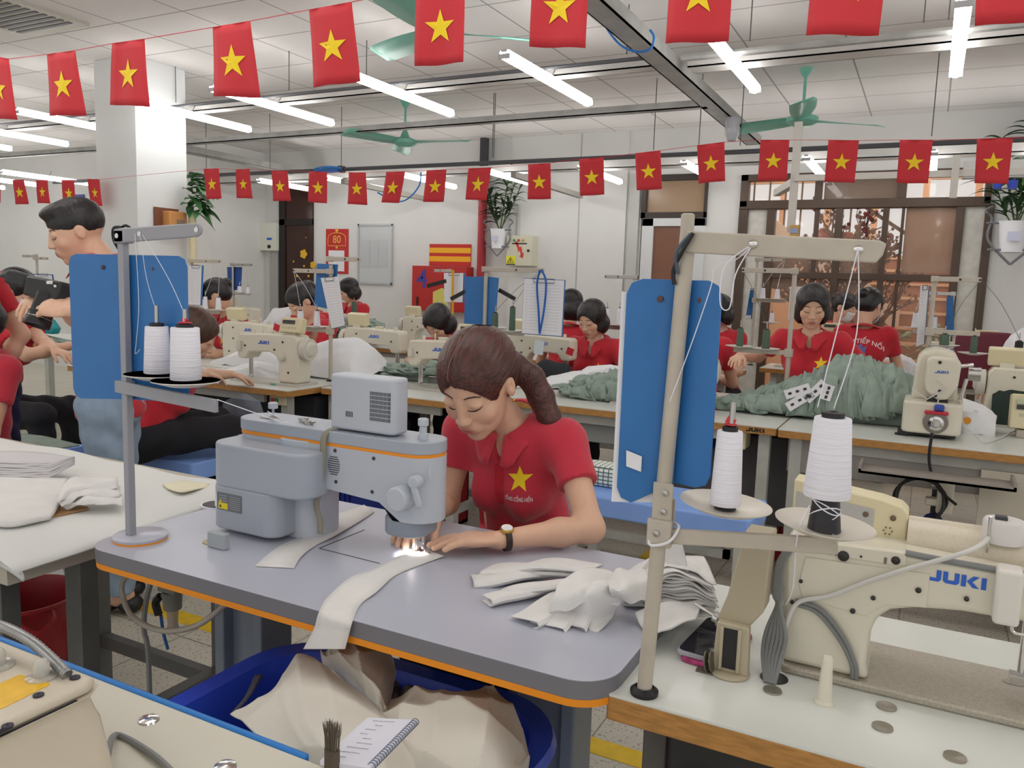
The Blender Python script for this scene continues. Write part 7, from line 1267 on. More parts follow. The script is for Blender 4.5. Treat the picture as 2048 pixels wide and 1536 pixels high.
# ======================= PEOPLE (implicit bodies turned into continuous meshes) =======================
class Field:
    def __init__(s, xs, ys, zs): s.ax = [np.asarray(a, np.float32) for a in (xs, ys, zs)]; s.D = np.full([len(a) for a in s.ax], 1.0, np.float32)
    def sub(s, lo, hi, m):
        sl = []
        for a, l, h in zip(s.ax, lo, hi): i0 = max(0, int(np.searchsorted(a, l-m))-1); i1 = min(len(a), int(np.searchsorted(a, h+m))+1); sl.append(slice(i0, max(i1, i0+1)))
        return tuple(sl), s.ax[0][sl[0]][:, None, None], s.ax[1][sl[1]][None, :, None], s.ax[2][sl[2]][None, None, :]
    def mix(s, sl, d, k, op):
        a = s.D[sl]
        if op == 'cut': d = -d; h = np.clip(.5-.5*(a-d)/k, 0, 1); s.D[sl] = a+(d-a)*h+k*h*(1-h)*1.0
        else: h = np.clip(.5+.5*(d-a)/k, 0, 1); s.D[sl] = d+(a-d)*h-k*h*(1-h)
    def cap(s, p, q, r0, r1=None, k=.01, op='add'):
        p = np.array(p, np.float32); q = np.array(q, np.float32); r1 = r0 if r1 is None else r1; R = max(r0, r1)
        sl, X, Y, Z_ = s.sub(np.minimum(p, q)-R, np.maximum(p, q)+R, k*1.5+.03); v = q-p; L = float(v@v)+1e-9
        t = np.clip(((X-p[0])*v[0]+(Y-p[1])*v[1]+(Z_-p[2])*v[2])/L, 0, 1)
        d = np.sqrt((X-p[0]-t*v[0])**2+(Y-p[1]-t*v[1])**2+(Z_-p[2]-t*v[2])**2)-(r0+(r1-r0)*t); s.mix(sl, d, k, op)
    def ell(s, c, r, M=None, k=.01, op='add'):
        c = np.array(c, np.float32); r = np.array(r, np.float32); R = float(r.max()); sl, X, Y, Z_ = s.sub(c-R, c+R, k*1.5+.03); X = X-c[0]; Y = Y-c[1]; Z_ = Z_-c[2]
        M = np.eye(3, dtype=np.float32) if M is None else M   # columns = axes
        u = [X*M[0, i]+Y*M[1, i]+Z_*M[2, i] for i in range(3)]
        k0 = np.sqrt(sum((u[i]/r[i])**2 for i in range(3))); k1 = np.sqrt(sum((u[i]/r[i]**2)**2 for i in range(3)))+1e-6; s.mix(sl, k0*(k0-1)/k1, k, op)
    def plane_cut(s, p, n, lo=None, hi=None, k=.001):   # remove the side n points to
        lo = [a[0] for a in s.ax] if lo is None else lo; hi = [a[-1] for a in s.ax] if hi is None else hi
        sl, X, Y, Z_ = s.sub(lo, hi, 0); d = (X-p[0])*n[0]+(Y-p[1])*n[1]+(Z_-p[2])*n[2]; s.D[sl] = np.maximum(s.D[sl], d.astype(np.float32))
    def wob(s, fn): X, Y, Z_ = s.ax[0][:, None, None], s.ax[1][None, :, None], s.ax[2][None, None, :]; s.D = s.D+fn(X, Y, Z_).astype(np.float32)
    def mesh(s):
        D = s.D; I = D < 0; xs, ys, zs = s.ax
        S = sum(I[a:D.shape[0]-1+a, b:D.shape[1]-1+b, c:D.shape[2]-1+c].astype(np.int8) for a in (0, 1) for b in (0, 1) for c in (0, 1))
        act = np.argwhere((S > 0) & (S < 8)); n = len(act); idx = np.full(S.shape, -1, np.int32); idx[act[:, 0], act[:, 1], act[:, 2]] = np.arange(n)
        acc = np.zeros((n, 3), np.float64); cnt = np.zeros(n); C = [(a, b, c) for a in (0, 1) for b in (0, 1) for c in (0, 1)]
        val = {c: D[act[:, 0]+c[0], act[:, 1]+c[1], act[:, 2]+c[2]] for c in C}; pos = {c: np.stack([xs[act[:, 0]+c[0]], ys[act[:, 1]+c[1]], zs[act[:, 2]+c[2]]], 1) for c in C}
        for c in C:
            for a in range(3):
                if c[a]: continue
                e = list(c); e[a] = 1; e = tuple(e); v0, v1 = val[c], val[e]; m = (v0 < 0) != (v1 < 0); t = v0[m]/(v0[m]-v1[m]); acc[m] += pos[c][m]+(pos[e][m]-pos[c][m])*t[:, None]; cnt[m] += 1
        V = acc/cnt[:, None]; F = []
        for a in range(3):
            lo = [slice(None)]*3; hi = [slice(None)]*3; lo[a] = slice(0, -1); hi[a] = slice(1, None); A, B = I[tuple(lo)], I[tuple(hi)]; E = np.argwhere(A != B); b, c = [(1, 2), (2, 0), (0, 1)][a]
            E = E[(E[:, b] > 0) & (E[:, c] > 0) & (E[:, b] < D.shape[b]-1) & (E[:, c] < D.shape[c]-1)]; ins = A[E[:, 0], E[:, 1], E[:, 2]]
            q = []
            for db, dc in ((1, 1), (0, 1), (0, 0), (1, 0)): Q = E.copy(); Q[:, b] -= db; Q[:, c] -= dc; q.append(idx[Q[:, 0], Q[:, 1], Q[:, 2]])
            q = np.stack(q, 1); q[~ins] = q[~ins][:, ::-1]; F.append(q)
        F = np.concatenate(F); return V, F[(F >= 0).all(1)]
def sdf_obj(name, F_, m, parent, M=None, smooth=6, tint=None, label=None):
    V, F = F_.mesh()
    if not len(V): return None
    # light Laplacian smoothing
    E = np.concatenate([F[:, [0, 1]], F[:, [1, 2]], F[:, [2, 3]], F[:, [3, 0]]]); nb = np.zeros(len(V)); np.add.at(nb, E[:, 0], 1); np.add.at(nb, E[:, 1], 1)
    for it in range(smooth):
        A = np.zeros_like(V)
        for k in range(3): A[:, k] = np.bincount(E[:, 0], V[E[:, 1], k], len(V))+np.bincount(E[:, 1], V[E[:, 0], k], len(V))
        V = V+(.5 if it % 2 == 0 else -.52)*(A/np.maximum(nb, 1)[:, None]-V)
    W_ = V
    off = Vector((0, 0, 0)); q = parent
    while q is not None: off += Vector(ORG.get(q.name, (0, 0, 0))); q = q.parent
    V = V-np.array(off)
    if M is not None: Mi = np.array(M[0]); c = np.array(M[1])-np.array(off); V = (V-c) @ Mi   # local axes in columns
    me = bpy.data.meshes.new(name); me.vertices.add(len(V)); me.vertices.foreach_set('co', V.astype(np.float32).ravel()); me.loops.add(F.size); me.loops.foreach_set('vertex_index', F.astype(np.int32).ravel())
    me.polygons.add(len(F)); me.polygons.foreach_set('loop_start', np.arange(0, F.size, 4, dtype=np.int32)); me.polygons.foreach_set('loop_total', np.full(len(F), 4, np.int32)); me.polygons.foreach_set('use_smooth', np.ones(len(F), bool)); me.update(calc_edges=True); me.validate(); me.materials.append(m)
    if tint is not None:
        at = me.color_attributes.new('tint', 'FLOAT_COLOR', 'POINT'); at.data.foreach_set('color', tint(W_).astype(np.float32).ravel())
    o = bpy.data.objects.new(name, me); link(o, parent); ORG[o.name] = (0, 0, 0)
    if M is not None: o.matrix_local = Matrix.Translation(Vector(M[1])-off) @ Matrix([list(r) for r in np.array(M[0])]).to_4x4()
    if label: o['label'] = label
    o['_w'] = 0; del o['_w']; return o
def tint_skin():
    m = bpy.data.materials.new('skin_tinted'); m.use_nodes = True; N = m.node_tree.nodes; L = m.node_tree.links; b = N['Principled BSDF']; a = N.new('ShaderNodeVertexColor'); a.layer_name = 'tint'
    n = N.new('ShaderNodeTexNoise'); n.inputs['Scale'].default_value = 40; r = N.new('ShaderNodeMapRange'); r.inputs[3].default_value = .96; r.inputs[4].default_value = 1.04; L.new(n.outputs[0], r.inputs[0])
    mx = N.new('ShaderNodeVectorMath'); mx.operation = 'SCALE'; L.new(a.outputs[0], mx.inputs[0]); L.new(r.outputs[0], mx.inputs['Scale']); L.new(mx.outputs[0], b.inputs['Base Color']); b.inputs['Roughness'].default_value = .48
    b.inputs['Subsurface Weight'].default_value = .12; b.inputs['Subsurface Radius'].default_value = (.012, .005, .003); b.inputs['Subsurface Scale'].default_value = 1
    return m
skin_t = tint_skin(); SK = np.array(lin('#dcb196')); LIP = np.array(lin('#bd6d68')); CHK = np.array(lin('#dca48c'))
hair_brown = mat('reddish_brown_hair', '#4a251f', .32, var=.45, vscale=90, bump=.9, bscale=170, stretch=(1, .10, 1))
hair_b2 = mat('black_hair_smooth', '#1c1819', .35, var=.3, vscale=60, bump=.7, bscale=120, stretch=(1, 1, .12))
lashm = mat('lash_brown', '#2c1f1c', .6)
browm = mat('soft_brown_brow', '#4d3a33', .7)
jean = mat('light_blue_denim', '#8ea2b8', .85, var=.15, vscale=14, bump=.2, bscale=300)
def nv(v): v = np.array(v, float); return v/np.linalg.norm(v)
def frame(f, u):   # head axes: x = f x u, y = f, z = u
    f = nv(f); u = np.array(u, float); u = nv(u-f*(u@f)); return np.stack([np.cross(f, u), f, u], 1)
def zaxis(lo, hi, fine, cf, ff):
    out = [lo]
    while out[-1] < hi:
        z = out[-1]; st = ff if any(a <= z <= b for a, b in fine) else cf
        nx = [a for a, b in fine if a > z]; out.append(min([z+st]+nx) if nx and z+st > min(nx) else z+st)
    return np.array(out)
def ik(S, W, l1, l2, bend):
    S = np.array(S, float); W = np.array(W, float); d = W-S; D = np.linalg.norm(d)
    if D > .995*(l1+l2): W = S+d/D*.995*(l1+l2); D = .995*(l1+l2); d = W-S
    a = (l1*l1-l2*l2+D*D)/(2*D); h = math.sqrt(max(0, l1*l1-a*a)); u = d/D; b = np.array(bend, float); b = nv(b-u*(b@u)); return S+u*a+b*h, W
def hand(F, W, d, n, s=1., curls=(.35, .35, .35, .4), spread=.22, k=.004, thumb=1, tcurl=.5, side=1):
    W = np.array(W, float); d = nv(d); n = np.array(n, float); n = nv(n-d*(n@d)); sd = np.cross(d, n)*side   # sd points to the thumb side
    M = np.stack([sd, d, n], 1).astype(np.float32)
    F.ell(W+d*.045*s, (.036*s, .050*s, .014*s), M, k=.012); F.ell(W+d*.062*s, (.037*s, .026*s, .013*s), M, k=.01)
    for i, (x, L) in enumerate(((.028, .066), (.010, .074), (-.008, .069), (-.026, .054))):
        b = W+d*(.074-.004*abs(i-1))*s+sd*x*s; dr = nv(d+sd*(x*spread/.028*.5)); p = b-dr*.012*s; a = 0; r = (.0088-.0004*i)*s
        for j, f in enumerate((.46, .30, .24)):
            a += curls[i]*(.5 if j == 0 else 1); q = p+(dr*math.cos(a)+n*math.sin(a))*L*f*s*(1.25 if j == 0 else 1); F.cap(p, q, r, r*.93, k=k); p = q; r *= .93
    if thumb:
        p = W+d*.018*s+sd*.024*s; dr = nv(d*.75+sd*.62+n*.25); q = p+dr*.036*s; F.cap(p, q, .013*s, .0105*s, k=.010); dr2 = nv(d*.95+sd*.2+n*tcurl); q2 = q+dr2*.030*s; F.cap(q, q2, .0100*s, .0088*s, k=.004); F.cap(q2, q2+nv(dr2+n*.2)*.020*s, .0086*s, .0072*s, k=.004)
def head_sdf(F, C, M, s, ears=True, male=False):
    def P(x, y, z): return C+M @ (np.array((x, y, z))*s)
    Mf = M.astype(np.float32); j = 1.08 if male else 1
    F.ell(P(0, -.014, .030), np.array((.074, .092, .080))*s, Mf, k=.02); F.ell(P(0, .020, -.018), np.array((.060*j, .068, .080))*s, Mf, k=.02); F.ell(P(0, .034, -.062), np.array((.043*j, .046, .040))*s, Mf, k=.02)
    F.ell(P(0, .064, -.087), np.array((.020*j, .016, .014))*s, Mf, k=.015)
    for q in (-1, 1):
        F.ell(P(q*.034, .056, -.024), np.array((.024, .020, .022))*s, Mf, k=.015)
        F.ell(P(q*.029, .094, .014), np.array((.017, .013, .009))*s, Mf, k=.012, op='cut'); F.ell(P(q*.029, .0705, .012), np.array((.0165, .0135, .0105))*s, Mf, k=.005)
        if ears: F.ell(P(q*.073, -.006, -.002), np.array((.008, .016, .027))*s, Mf, k=.006); F.ell(P(q*.083, -.002, .0), np.array((.006, .008, .014))*s, Mf, k=.004, op='cut')
    F.cap(P(0, .082, .018), P(0, .097, -.018), .0060*s, .0085*s, k=.010); F.ell(P(0, .0965, -.021), np.array((.0115, .0105, .0085))*s, Mf, k=.005)
    for q in (-1, 1): F.ell(P(q*.0115, .092, -.024), np.array((.0065, .0085, .006))*s, Mf, k=.004)
    F.ell(P(0, .0795, -.050), np.array((.026, .014, .018))*s, Mf, k=.012); F.ell(P(0, .0885, -.0475), np.array((.0185, .007, .0048))*s, Mf, k=.004); F.ell(P(0, .0872, -.0565), np.array((.0155, .007, .0055))*s, Mf, k=.004); F.cap(P(-.017, .0922, -.0525), P(.017, .0922, -.0525), .0013*s, k=.002, op='cut')
def skin_tint(C, M, s, rosy=True):
    def f(V):
        L = (V-C) @ M/s; col = np.tile(SK, (len(V), 1))
        lip = np.exp(-((L[:, 0]/.0175)**4+((L[:, 2]+.052)/.0098)**4))*(L[:, 1] > .08); ck = .5*np.exp(-(((np.abs(L[:, 0])-.036)/.018)**2+((L[:, 2]+.026)/.018)**2))*(L[:, 1] > .03)
        col = col*(1-lip[:, None])+LIP*lip[:, None]; col = col*(1-ck[:, None])+CHK*ck[:, None]; col[:, 3] = 1; return col
    return f
def surf_lines(bvh, C, M, s, lines, r, name, m, par, off=.0006):
    b = MB()
    for ln in lines:
        pts = []
        for (x, z) in ln:
            o = Vector(C+M @ (np.array((x, .2, z))*s)); d = Vector(M @ np.array((0, -1., 0))); h = bvh.ray_cast(o, d)
            if h[0] is not None: pts.append(h[0]-d*off)
        if len(pts) > 2: n = len(pts); rr = [r*(.35+.65*math.sin(math.pi*(i+.6)/(n+.2))) for i in range(n)]; b.tube(pts, rr, 6)
    if b.v: part(name, b, m, par, split=True)
def bvh_of(o):
    mw = Matrix.Translation(Vector((0, 0, 0))); me = o.data; off = Vector((0, 0, 0)); q = o.parent
    while q is not None: off += Vector(ORG.get(q.name, (0, 0, 0))); q = q.parent
    L = o.matrix_local if o.matrix_local != Matrix.Identity(4) else Matrix.Identity(4)
    vs = [(L @ v.co)+off for v in me.vertices]; return BVHTree.FromPolygons(vs, [tuple(p.vertices) for p in me.polygons])
def decal(bvh, vs2, fs, o, u, v, m, name, par, off=.0015, sub=0):
    import bmesh
    o = Vector(o); u = Vector(u).normalized(); v = Vector(v); v = (v-u*v.dot(u)).normalized(); w = u.cross(v); bm = bmesh.new(); V = [bm.verts.new((x, y, 0)) for x, y in vs2]
    for f in fs:
        try: bm.faces.new([V[i] for i in f])
        except ValueError: pass
    if sub: bmesh.ops.triangulate(bm, faces=bm.faces[:]); bmesh.ops.subdivide_edges(bm, edges=bm.edges[:], cuts=sub, use_grid_fill=True)
    b = MB(); ok = []; bm.verts.index_update()
    for q in bm.verts:
        p = o+u*q.co.x+v*q.co.y+w*.15; h = bvh.ray_cast(p, -w, .4); b.v.append(tuple(h[0]+w*off) if h[0] is not None else tuple(o+u*q.co.x+v*q.co.y)); ok.append(h[0] is not None)
    for f in bm.faces:
        ids = [q.index for q in f.verts]
        if all(ok[i] for i in ids): b.f.append(tuple(ids)); b.m.append(0)
    bm.free()
    if b.f: part(name, b, m, par, smooth=False)
STAR = star2d(1, .42); STARV = [(0, 0)]+STAR; STARF = [(0, 1+(k+1) % 10, 1+k) for k in range(10)]
def person(label, chest, pelvis, C, face, s=.9, up=(0, 0, 1), hands=None, bends=None, hdir=None, hair='bob', hm=None, res=.008, fine=.0045, fwd=None, logo=True, back=False, stand=False, mask=False, legs=True, lowm=None, group=None, male=False, shoulder=None, elbows=None, features=True, curls=None, hn=None, hl=None, sleeve=.55, bust=True, shirt_m=None, lean_noise=0, sw=.155, cut_low=None, wrist_fine=True, extra=None, head_s=None, parting=None, hsc=1.0, kx=1.0, star=(.070, .100)):
    """chest = point between the shoulder joints, pelvis = hip centre, C = head centre, face = look direction"""
    chest = np.array(chest, float); pelvis = np.array(pelvis, float); C = np.array(C, float); fwd = nv(fwd if fwd is not None else (face[0], face[1], 0)); hs = head_s or s
    base = (float(pelvis[0]), float(pelvis[1]), 0.0); t = thing('person', label, 'person', base, group); hair_mat = hm or hair_b2
    spine = nv(chest-pelvis); side = nv(np.cross(spine, fwd)); fw = np.cross(side, spine); T = np.stack([side, fw, spine], 1).astype(np.float32)   # side = person's left?
    side = -side; T = np.stack([-side, fw, spine], 1).astype(np.float32)
    # person's right hand side is 'R' = fwd x up
    R_ = nv(np.cross(fwd, (0, 0, 1))); 
    if shoulder is None: shoulder = (chest+R_*sw*s, chest-R_*sw*s)
    S = [np.array(q, float) for q in shoulder]
    l1, l2 = .262*s, .232*s
    hands = hands or (chest+fwd*.32*s-np.array((0, 0, .22*s))+R_*.1, chest+fwd*.32*s-np.array((0, 0, .22*s))-R_*.1)
    H = [np.array(h, float) if h is not None else S[i]+np.array((0, 0, -.44*s)) for i, h in enumerate(hands)]
    bends = bends or (R_*.6-fwd*.2+np.array((0, 0, -1.)), -R_*.6-fwd*.2+np.array((0, 0, -1.))); E = []
    for i in range(2):
        if elbows and elbows[i] is not None: E.append(np.array(elbows[i], float))
        else: e, w_ = ik(S[i], H[i], l1, l2, bends[i]); E.append(e); H[i] = w_
    Mh = frame(face, up)
    hip = [pelvis+R_*.085*s, pelvis-R_*.085*s]
    if stand: kn = [hip[0]+np.array((0, 0, -.42*s))+fwd*.02, hip[1]+np.array((0, 0, -.42*s))-fwd*.02]; ft = [np.array((k_[0], k_[1], .07))-fwd*.02 for k_ in kn]
    else: kn = [h+fwd*.40*s+np.array((0, 0, .02))+(R_ if i == 0 else -R_)*.04 for i, h in enumerate(hip)]; ft = [np.array((k_[0], k_[1], .07))+fwd*.02 for k_ in kn]
    pts = np.array([chest, pelvis, C]+E+H+(kn+ft if legs else [])); lo = pts.min(0)-.16; hi = pts.max(0)+.16; lo[2] = 0.0 if legs else lo[2]; hi[2] = max(hi[2], C[2]+.16)
    hz = [(C[2]-.15*hs, C[2]+.13*hs)]+([(min(H[0][2], H[1][2])-.05, max(H[0][2], H[1][2])+.05)] if wrist_fine else [])
    zs = zaxis(lo[2], hi[2], hz, res, fine)
    hx = [(C[0]-.12*hs, C[0]+.12*hs)]; hy = [(C[1]-.13*hs, C[1]+.13*hs)]
    if wrist_fine:
        for h in H: hx.append((h[0]-.12*s, h[0]+.12*s)); hy.append((h[1]-.12*s, h[1]+.12*s))
    xs = zaxis(lo[0], hi[0], hx, res, fine); ys = zaxis(lo[1], hi[1], hy, res, fine)
    def TP(x, y, z, o=pelvis): return o+T @ np.array((x, y, z), np.float32)
    L = float(np.linalg.norm(chest-pelvis))
    def torso(F, g):
        F.ell(TP(0, .0, 0), (.155*s*kx+g, .115*s+g, .11*s+g), T, k=.05); F.ell(TP(0, .005, L*.42), (.128*s*kx+g, .095*s+g, .17*s+g), T, k=.05); F.ell(TP(0, -.0, L*.82), (.145*s+g, .095*s+g, .13*s+g), T, k=.04)
        F.cap(S[0]*.93+chest*.07, S[1]*.93+chest*.07, .046*s+g, k=.05)
        if bust:
            for q in (-1, 1): F.ell(TP(q*.058*s, .078*s, L*.72), (.056*s+g, .045*s+g, .056*s+g), T, k=.03)
    # ---- body
    F = Field(xs, ys, zs); torso(F, -.006)
    nb = chest-fw*.005+spine*.02; hc = C+Mh @ (np.array((0, -.022, -.055))*hs); F.cap(nb, hc, (.056 if male else .047)*s, (.050 if male else .042)*s, k=.03)
    for i in range(2): F.cap(S[i], E[i], .043*s, .034*s, k=.03); F.cap(E[i], E[i]+(H[i]-E[i])*.35, .034*s, .033*s, k=.02); F.cap(E[i]+(H[i]-E[i])*.35, H[i], .033*s, .022*s, k=.02)
    for i in range(2):
        d = hdir[i] if hdir and hdir[i] is not None else nv((H[i]-E[i])*.6+fwd*.4-np.array((0, 0, .15))); n = hn[i] if hn and hn[i] is not None else (0, 0, -1)
        hand(F, H[i]-nv(d)*.004, d, n, s*hsc*(1.0 if not male else 1.12), curls=(curls[i] if curls else (.3, .32, .34, .36)), side=(1 if i == 0 else -1)*(1 if True else 1))
    if legs:
        for i in range(2): F.cap(hip[i], kn[i], .075*s, .052*s, k=.03); F.cap(kn[i], ft[i], .048*s, .034*s, k=.02); F.cap(ft[i]-fwd*.02, ft[i]+fwd*.12*s-np.array((0, 0, .03)), .035, .028, k=.02)
    head_sdf(F, C, Mh, hs, male=male); body = sdf_obj('body', F, skin_t, t, tint=skin_tint(C, Mh, hs))
    # ---- shirt
    F = Field(xs, ys, zs); torso(F, .009*s+.003); 
    for i in range(2): F.cap(S[i], S[i]+(E[i]-S[i])*(sleeve+.12), .053*s, .053*s, k=.035)
    a = [S[i]+(E[i]-S[i])*sleeve for i in range(2)]
    sd_ = .0045; F.wob(lambda X, Y, Z_: sd_*np.sin(38*Z_+9*np.sin(7*X+5*Y)+12*Y)*np.clip((chest[2]-.10-Z_)*6, 0, 1)+.0016*np.sin(70*X+40*Z_+30*Y))
    for i in range(2):
        n = nv(E[i]-S[i]); r = .085*s; F.plane_cut(a[i], n, a[i]-r+np.minimum(n, 0)*.09, a[i]+r+np.maximum(n, 0)*.09)
    F.cap(nb-spine*.0, hc, .056*s, .075*s, k=.004, op='cut'); 
    vn = chest+fw*.085*s+spine*.02; F.ell(vn, (.022*s, .05*s, .050*s), T, k=.006, op='cut')
    F.plane_cut(pelvis-spine*(.05*s), -spine)
    shirt = sdf_obj('shirt', F, shirt_m or red_cloth, t, smooth=4); sb = bvh_of(shirt)
    # collar
    b = MB(); ring = []
    nk = nb+spine*.022*s
    def col(u, v):
        a = lerp(.16, 2*math.pi-.16, u); dr = -T[:, 0]*math.sin(a)+T[:, 1]*math.cos(a); fr = math.cos(a)*.5+.5
        top = nk+dr*(.060*s)+spine*(.028*s-.034*s*fr)+fw*(.012*s*fr); pt = math.exp(-((min(a, 2*math.pi-a)-.30)/.34)**2)
        bot = top+dr*(.046*s+.018*s*pt)-spine*(.020*s+.048*s*pt); q = top+(bot-top)*v; return tuple(q+spine*.004*math.sin(v*math.pi))
    b.grid(col, 40, 5); part('collar', b, shirt_m or red_cloth, t, solid=.003)
    # ---- trousers
    if legs:
        F = Field(xs, ys, zs); lm = lowm or trouser; g = .012 if stand else .010
        F.ell(TP(0, 0, -.01), (.158*s+.004, .118*s+.004, .11*s), T, k=.04)
        for i in range(2): F.cap(hip[i], kn[i], .082*s+g, .058*s+g, k=.03); F.cap(kn[i], ft[i]+np.array((0, 0, .01)), .055*s+g, .044*s+g, k=.03)
        F.wob(lambda X, Y, Z_: .004*np.sin(55*Z_+14*X+8*np.sin(9*Y)))
        for i in range(2): F.plane_cut(ft[i]+np.array((0, 0, .015)), (0, 0, -1.), ft[i]-.12, ft[i]+.12)
        sdf_obj('trousers', F, lm, t, smooth=4)
        b = MB()
        for i in range(2):
            f0 = ft[i]-fwd*.04; 
            for (o_, r_) in ((0, (.045, .05, .035)), (.09, (.042, .06, .028))): c = f0+fwd*o_; b.ball((c[0], c[1], .036), r_, 12, 8)
        part('shoe', b, black, t)
    # ---- hair, in head axes
    r_ = fine*.9 if fine > .003 else fine; HL = Field(*[np.arange(C[i]-.155*hs-(.0), C[i]+.155*hs, r_) for i in range(3)]) if hair != 'pony' else Field(np.arange(C[0]-.14, C[0]+.26, r_), np.arange(C[1]-.14, C[1]+.26, r_), np.arange(C[2]-.20, C[2]+.14, r_))
    if hair == 'bob': HL = Field(np.arange(C[0]-.16*hs, C[0]+.16*hs, r_), np.arange(C[1]-.16*hs, C[1]+.16*hs, r_), np.arange(C[2]-.22*hs, C[2]+.16*hs, r_))
    def P(x, y, z): return C+Mh @ (np.array((x, y, z))*hs)
    Mf = Mh.astype(np.float32); 
    if hair == 'bob':
        HL.ell(P(0, -.014, .030), np.array((.085, .104, .087))*hs, Mf, k=.02); HL.ell(P(0, -.022, -.048), np.array((.096, .086, .080))*hs, Mf, k=.02)
        HL.ell(P(0, .110, -.036), np.array((.067, .089, .106))*hs, Mf, k=.01, op='cut'); HL.cap(P(0, .0, -.02), P(0, .06, -.20), .055*hs, .07*hs, k=.01, op='cut')
    elif hair in ('bun', 'pony', 'cap'):
        HL.ell(P(0, -.016, .034), np.array((.083, .101, .086))*hs, Mf, k=.02); HL.ell(P(0, -.045, -.01), np.array((.070, .065, .065))*hs, Mf, k=.02)
        HL.ell(P(0, .112, -.028), np.array((.078, .092, .092))*hs, Mf, k=.008, op='cut')
        for q in (-1, 1): HL.ell(P(q*.080, .006, -.016), np.array((.034, .030, .040))*hs, Mf, k=.008, op='cut')
        if hair == 'bun': HL.ell(P(0, -.115, .03), np.array((.034, .030, .034))*hs, Mf, k=.012)
        if hair == 'pony':
            tail = hl; 
            for i in range(len(tail)-1): HL.cap(tail[i], tail[i+1], (.026, .030, .030, .026, .020, .014)[min(i, 5)], (.030, .030, .026, .020, .014, .006)[min(i, 5)], k=.016)
    elif hair == 'short':
        HL.ell(P(0, -.016, .040), np.array((.079, .097, .084))*hs, Mf, k=.02); HL.ell(P(0, .040, .090), np.array((.055, .048, .026))*hs, Mf, k=.02); HL.ell(P(0, .115, -.035), np.array((.08, .085, .085))*hs, Mf, k=.008, op='cut')
        for q in (-1, 1): HL.ell(P(q*.078, .0, -.03), np.array((.03, .034, .045))*hs, Mf, k=.008, op='cut')
        HL.plane_cut(P(0, 0, -.045), Mh @ np.array((0, 0, -1.)))
    # strand ridges
    def strands(X, Y, Z_):
        x = ((X-C[0])*Mh[0, 0]+(Y-C[1])*Mh[1, 0]+(Z_-C[2])*Mh[2, 0])/hs; y = ((X-C[0])*Mh[0, 1]+(Y-C[1])*Mh[1, 1]+(Z_-C[2])*Mh[2, 1])/hs; z = ((X-C[0])*Mh[0, 2]+(Y-C[1])*Mh[1, 2]+(Z_-C[2])*Mh[2, 2])/hs
        a = np.arctan2(x, z+.05) if hair in ('pony', 'bun', 'cap') else np.arctan2(x, y+.02)
        d = .0005*np.sin(60*a+4*np.sin(11*y)+30*z)+.0003*np.sin(125*a+5*np.sin(9*z))
        if parting is not None: d = d+.004*np.exp(-((x-parting)/.006)**2)*(y > -.02)*(z > .03)
        return d
    HL.wob(strands)
    ho = sdf_obj('hair', HL, hair_mat, t, M=(Mh, C), smooth=2)
    # ---- face details
    if features:
        bv = bvh_of(body); br_ = []; ls = []
        for q in (-1, 1):
            br_.append([(q*x, z) for x, z in ((.013, .0300), (.022, .0325), (.033, .0318), (.044, .0262))]); ls.append([(q*x, z) for x, z in ((.0145, .0035), (.021, .0000), (.030, -.0015), (.038, .0010), (.0435, .005))])
        surf_lines(bv, C, Mh, hs, br_, .0019*hs, 'eyebrow', browm, t); surf_lines(bv, C, Mh, hs, ls, .0014*hs, 'eyelashes', lashm, t)
        if mask:
            b = MB()
            def mk(u, v): x = (u-.5)*.115; z = lerp(.002, -.088, v); y = .098-.010*abs(v-.35)-7.5*x*x*1.1-.012*(v > .8); return tuple(C+Mh @ (np.array((x, y, z))*hs))
            b.grid(mk, 13, 9); part('face_mask', b, mat('white_face_mask', '#e3e5ea', .8), t, solid=.002)
            b = MB()
            for q in (-1, 1): b.tube([P(q*.056, .07, -.02), P(q*.072, .03, .0), P(q*.078, -.01, .01)], .0011, 4); b.tube([P(q*.056, .07, -.07), P(q*.072, .03, -.04), P(q*.078, -.01, -.02)], .0011, 4)
            part('mask_strap', b, paper, t, split=True)
    # ---- print
    if logo:
        if not back:
            uu = Vector([float(x) for x in -R_]); k_ = .036*s
            lp_ = chest+fw*.10*s-R_*star[0]*s-spine*star[1]*s
            decal(sb, [(x*k_, y*k_) for x, y in STARV], STARF, [float(x) for x in lp_], uu, [float(x) for x in spine], yellow, 'yellow_star', t, sub=2)
            vs, fs = text_mesh('SỐNG CỐNG HIẾN', .0150*s, bold=.012, sx=.62); decal(sb, vs, fs, [float(x) for x in (lp_-spine*.050*s)], uu, [float(x) for x in spine], white_ink, 'print_lettering', t)
        else:
            bp_ = chest-fw*.10*s-spine*.06*s; uu = Vector([float(x) for x in R_]); vs, fs = text_mesh('ĐẾN TIẾP NỐI', .044*s, bold=.012)
            vs = [(x, y-x*x*2.2) for x, y in vs]; decal(sb, vs, fs, [float(x) for x in bp_], uu, [float(x) for x in spine], white_ink, 'print_lettering', t)
            sk = [[(-.03, -.03), (.03, -.03), (.03, .0), (.036, .03), (.012, .012), (.006, .04), (-.006, .012), (-.012, .034), (-.022, .008), (-.034, .022)]]
            decal(sb, sk[0], [tuple(range(10))], [float(x) for x in (bp_-spine*.06*s)], uu, [float(x) for x in spine], mat('emblem_blue', '#6878c0', .6), 'back_emblem', t, sub=1)
    return dict(t=t, body=body, shirt=shirt, sb=sb, C=C, M=Mh, S=S, E=E, H=H, P=P, T=T, fw=fw, spine=spine, R=R_, chest=chest)
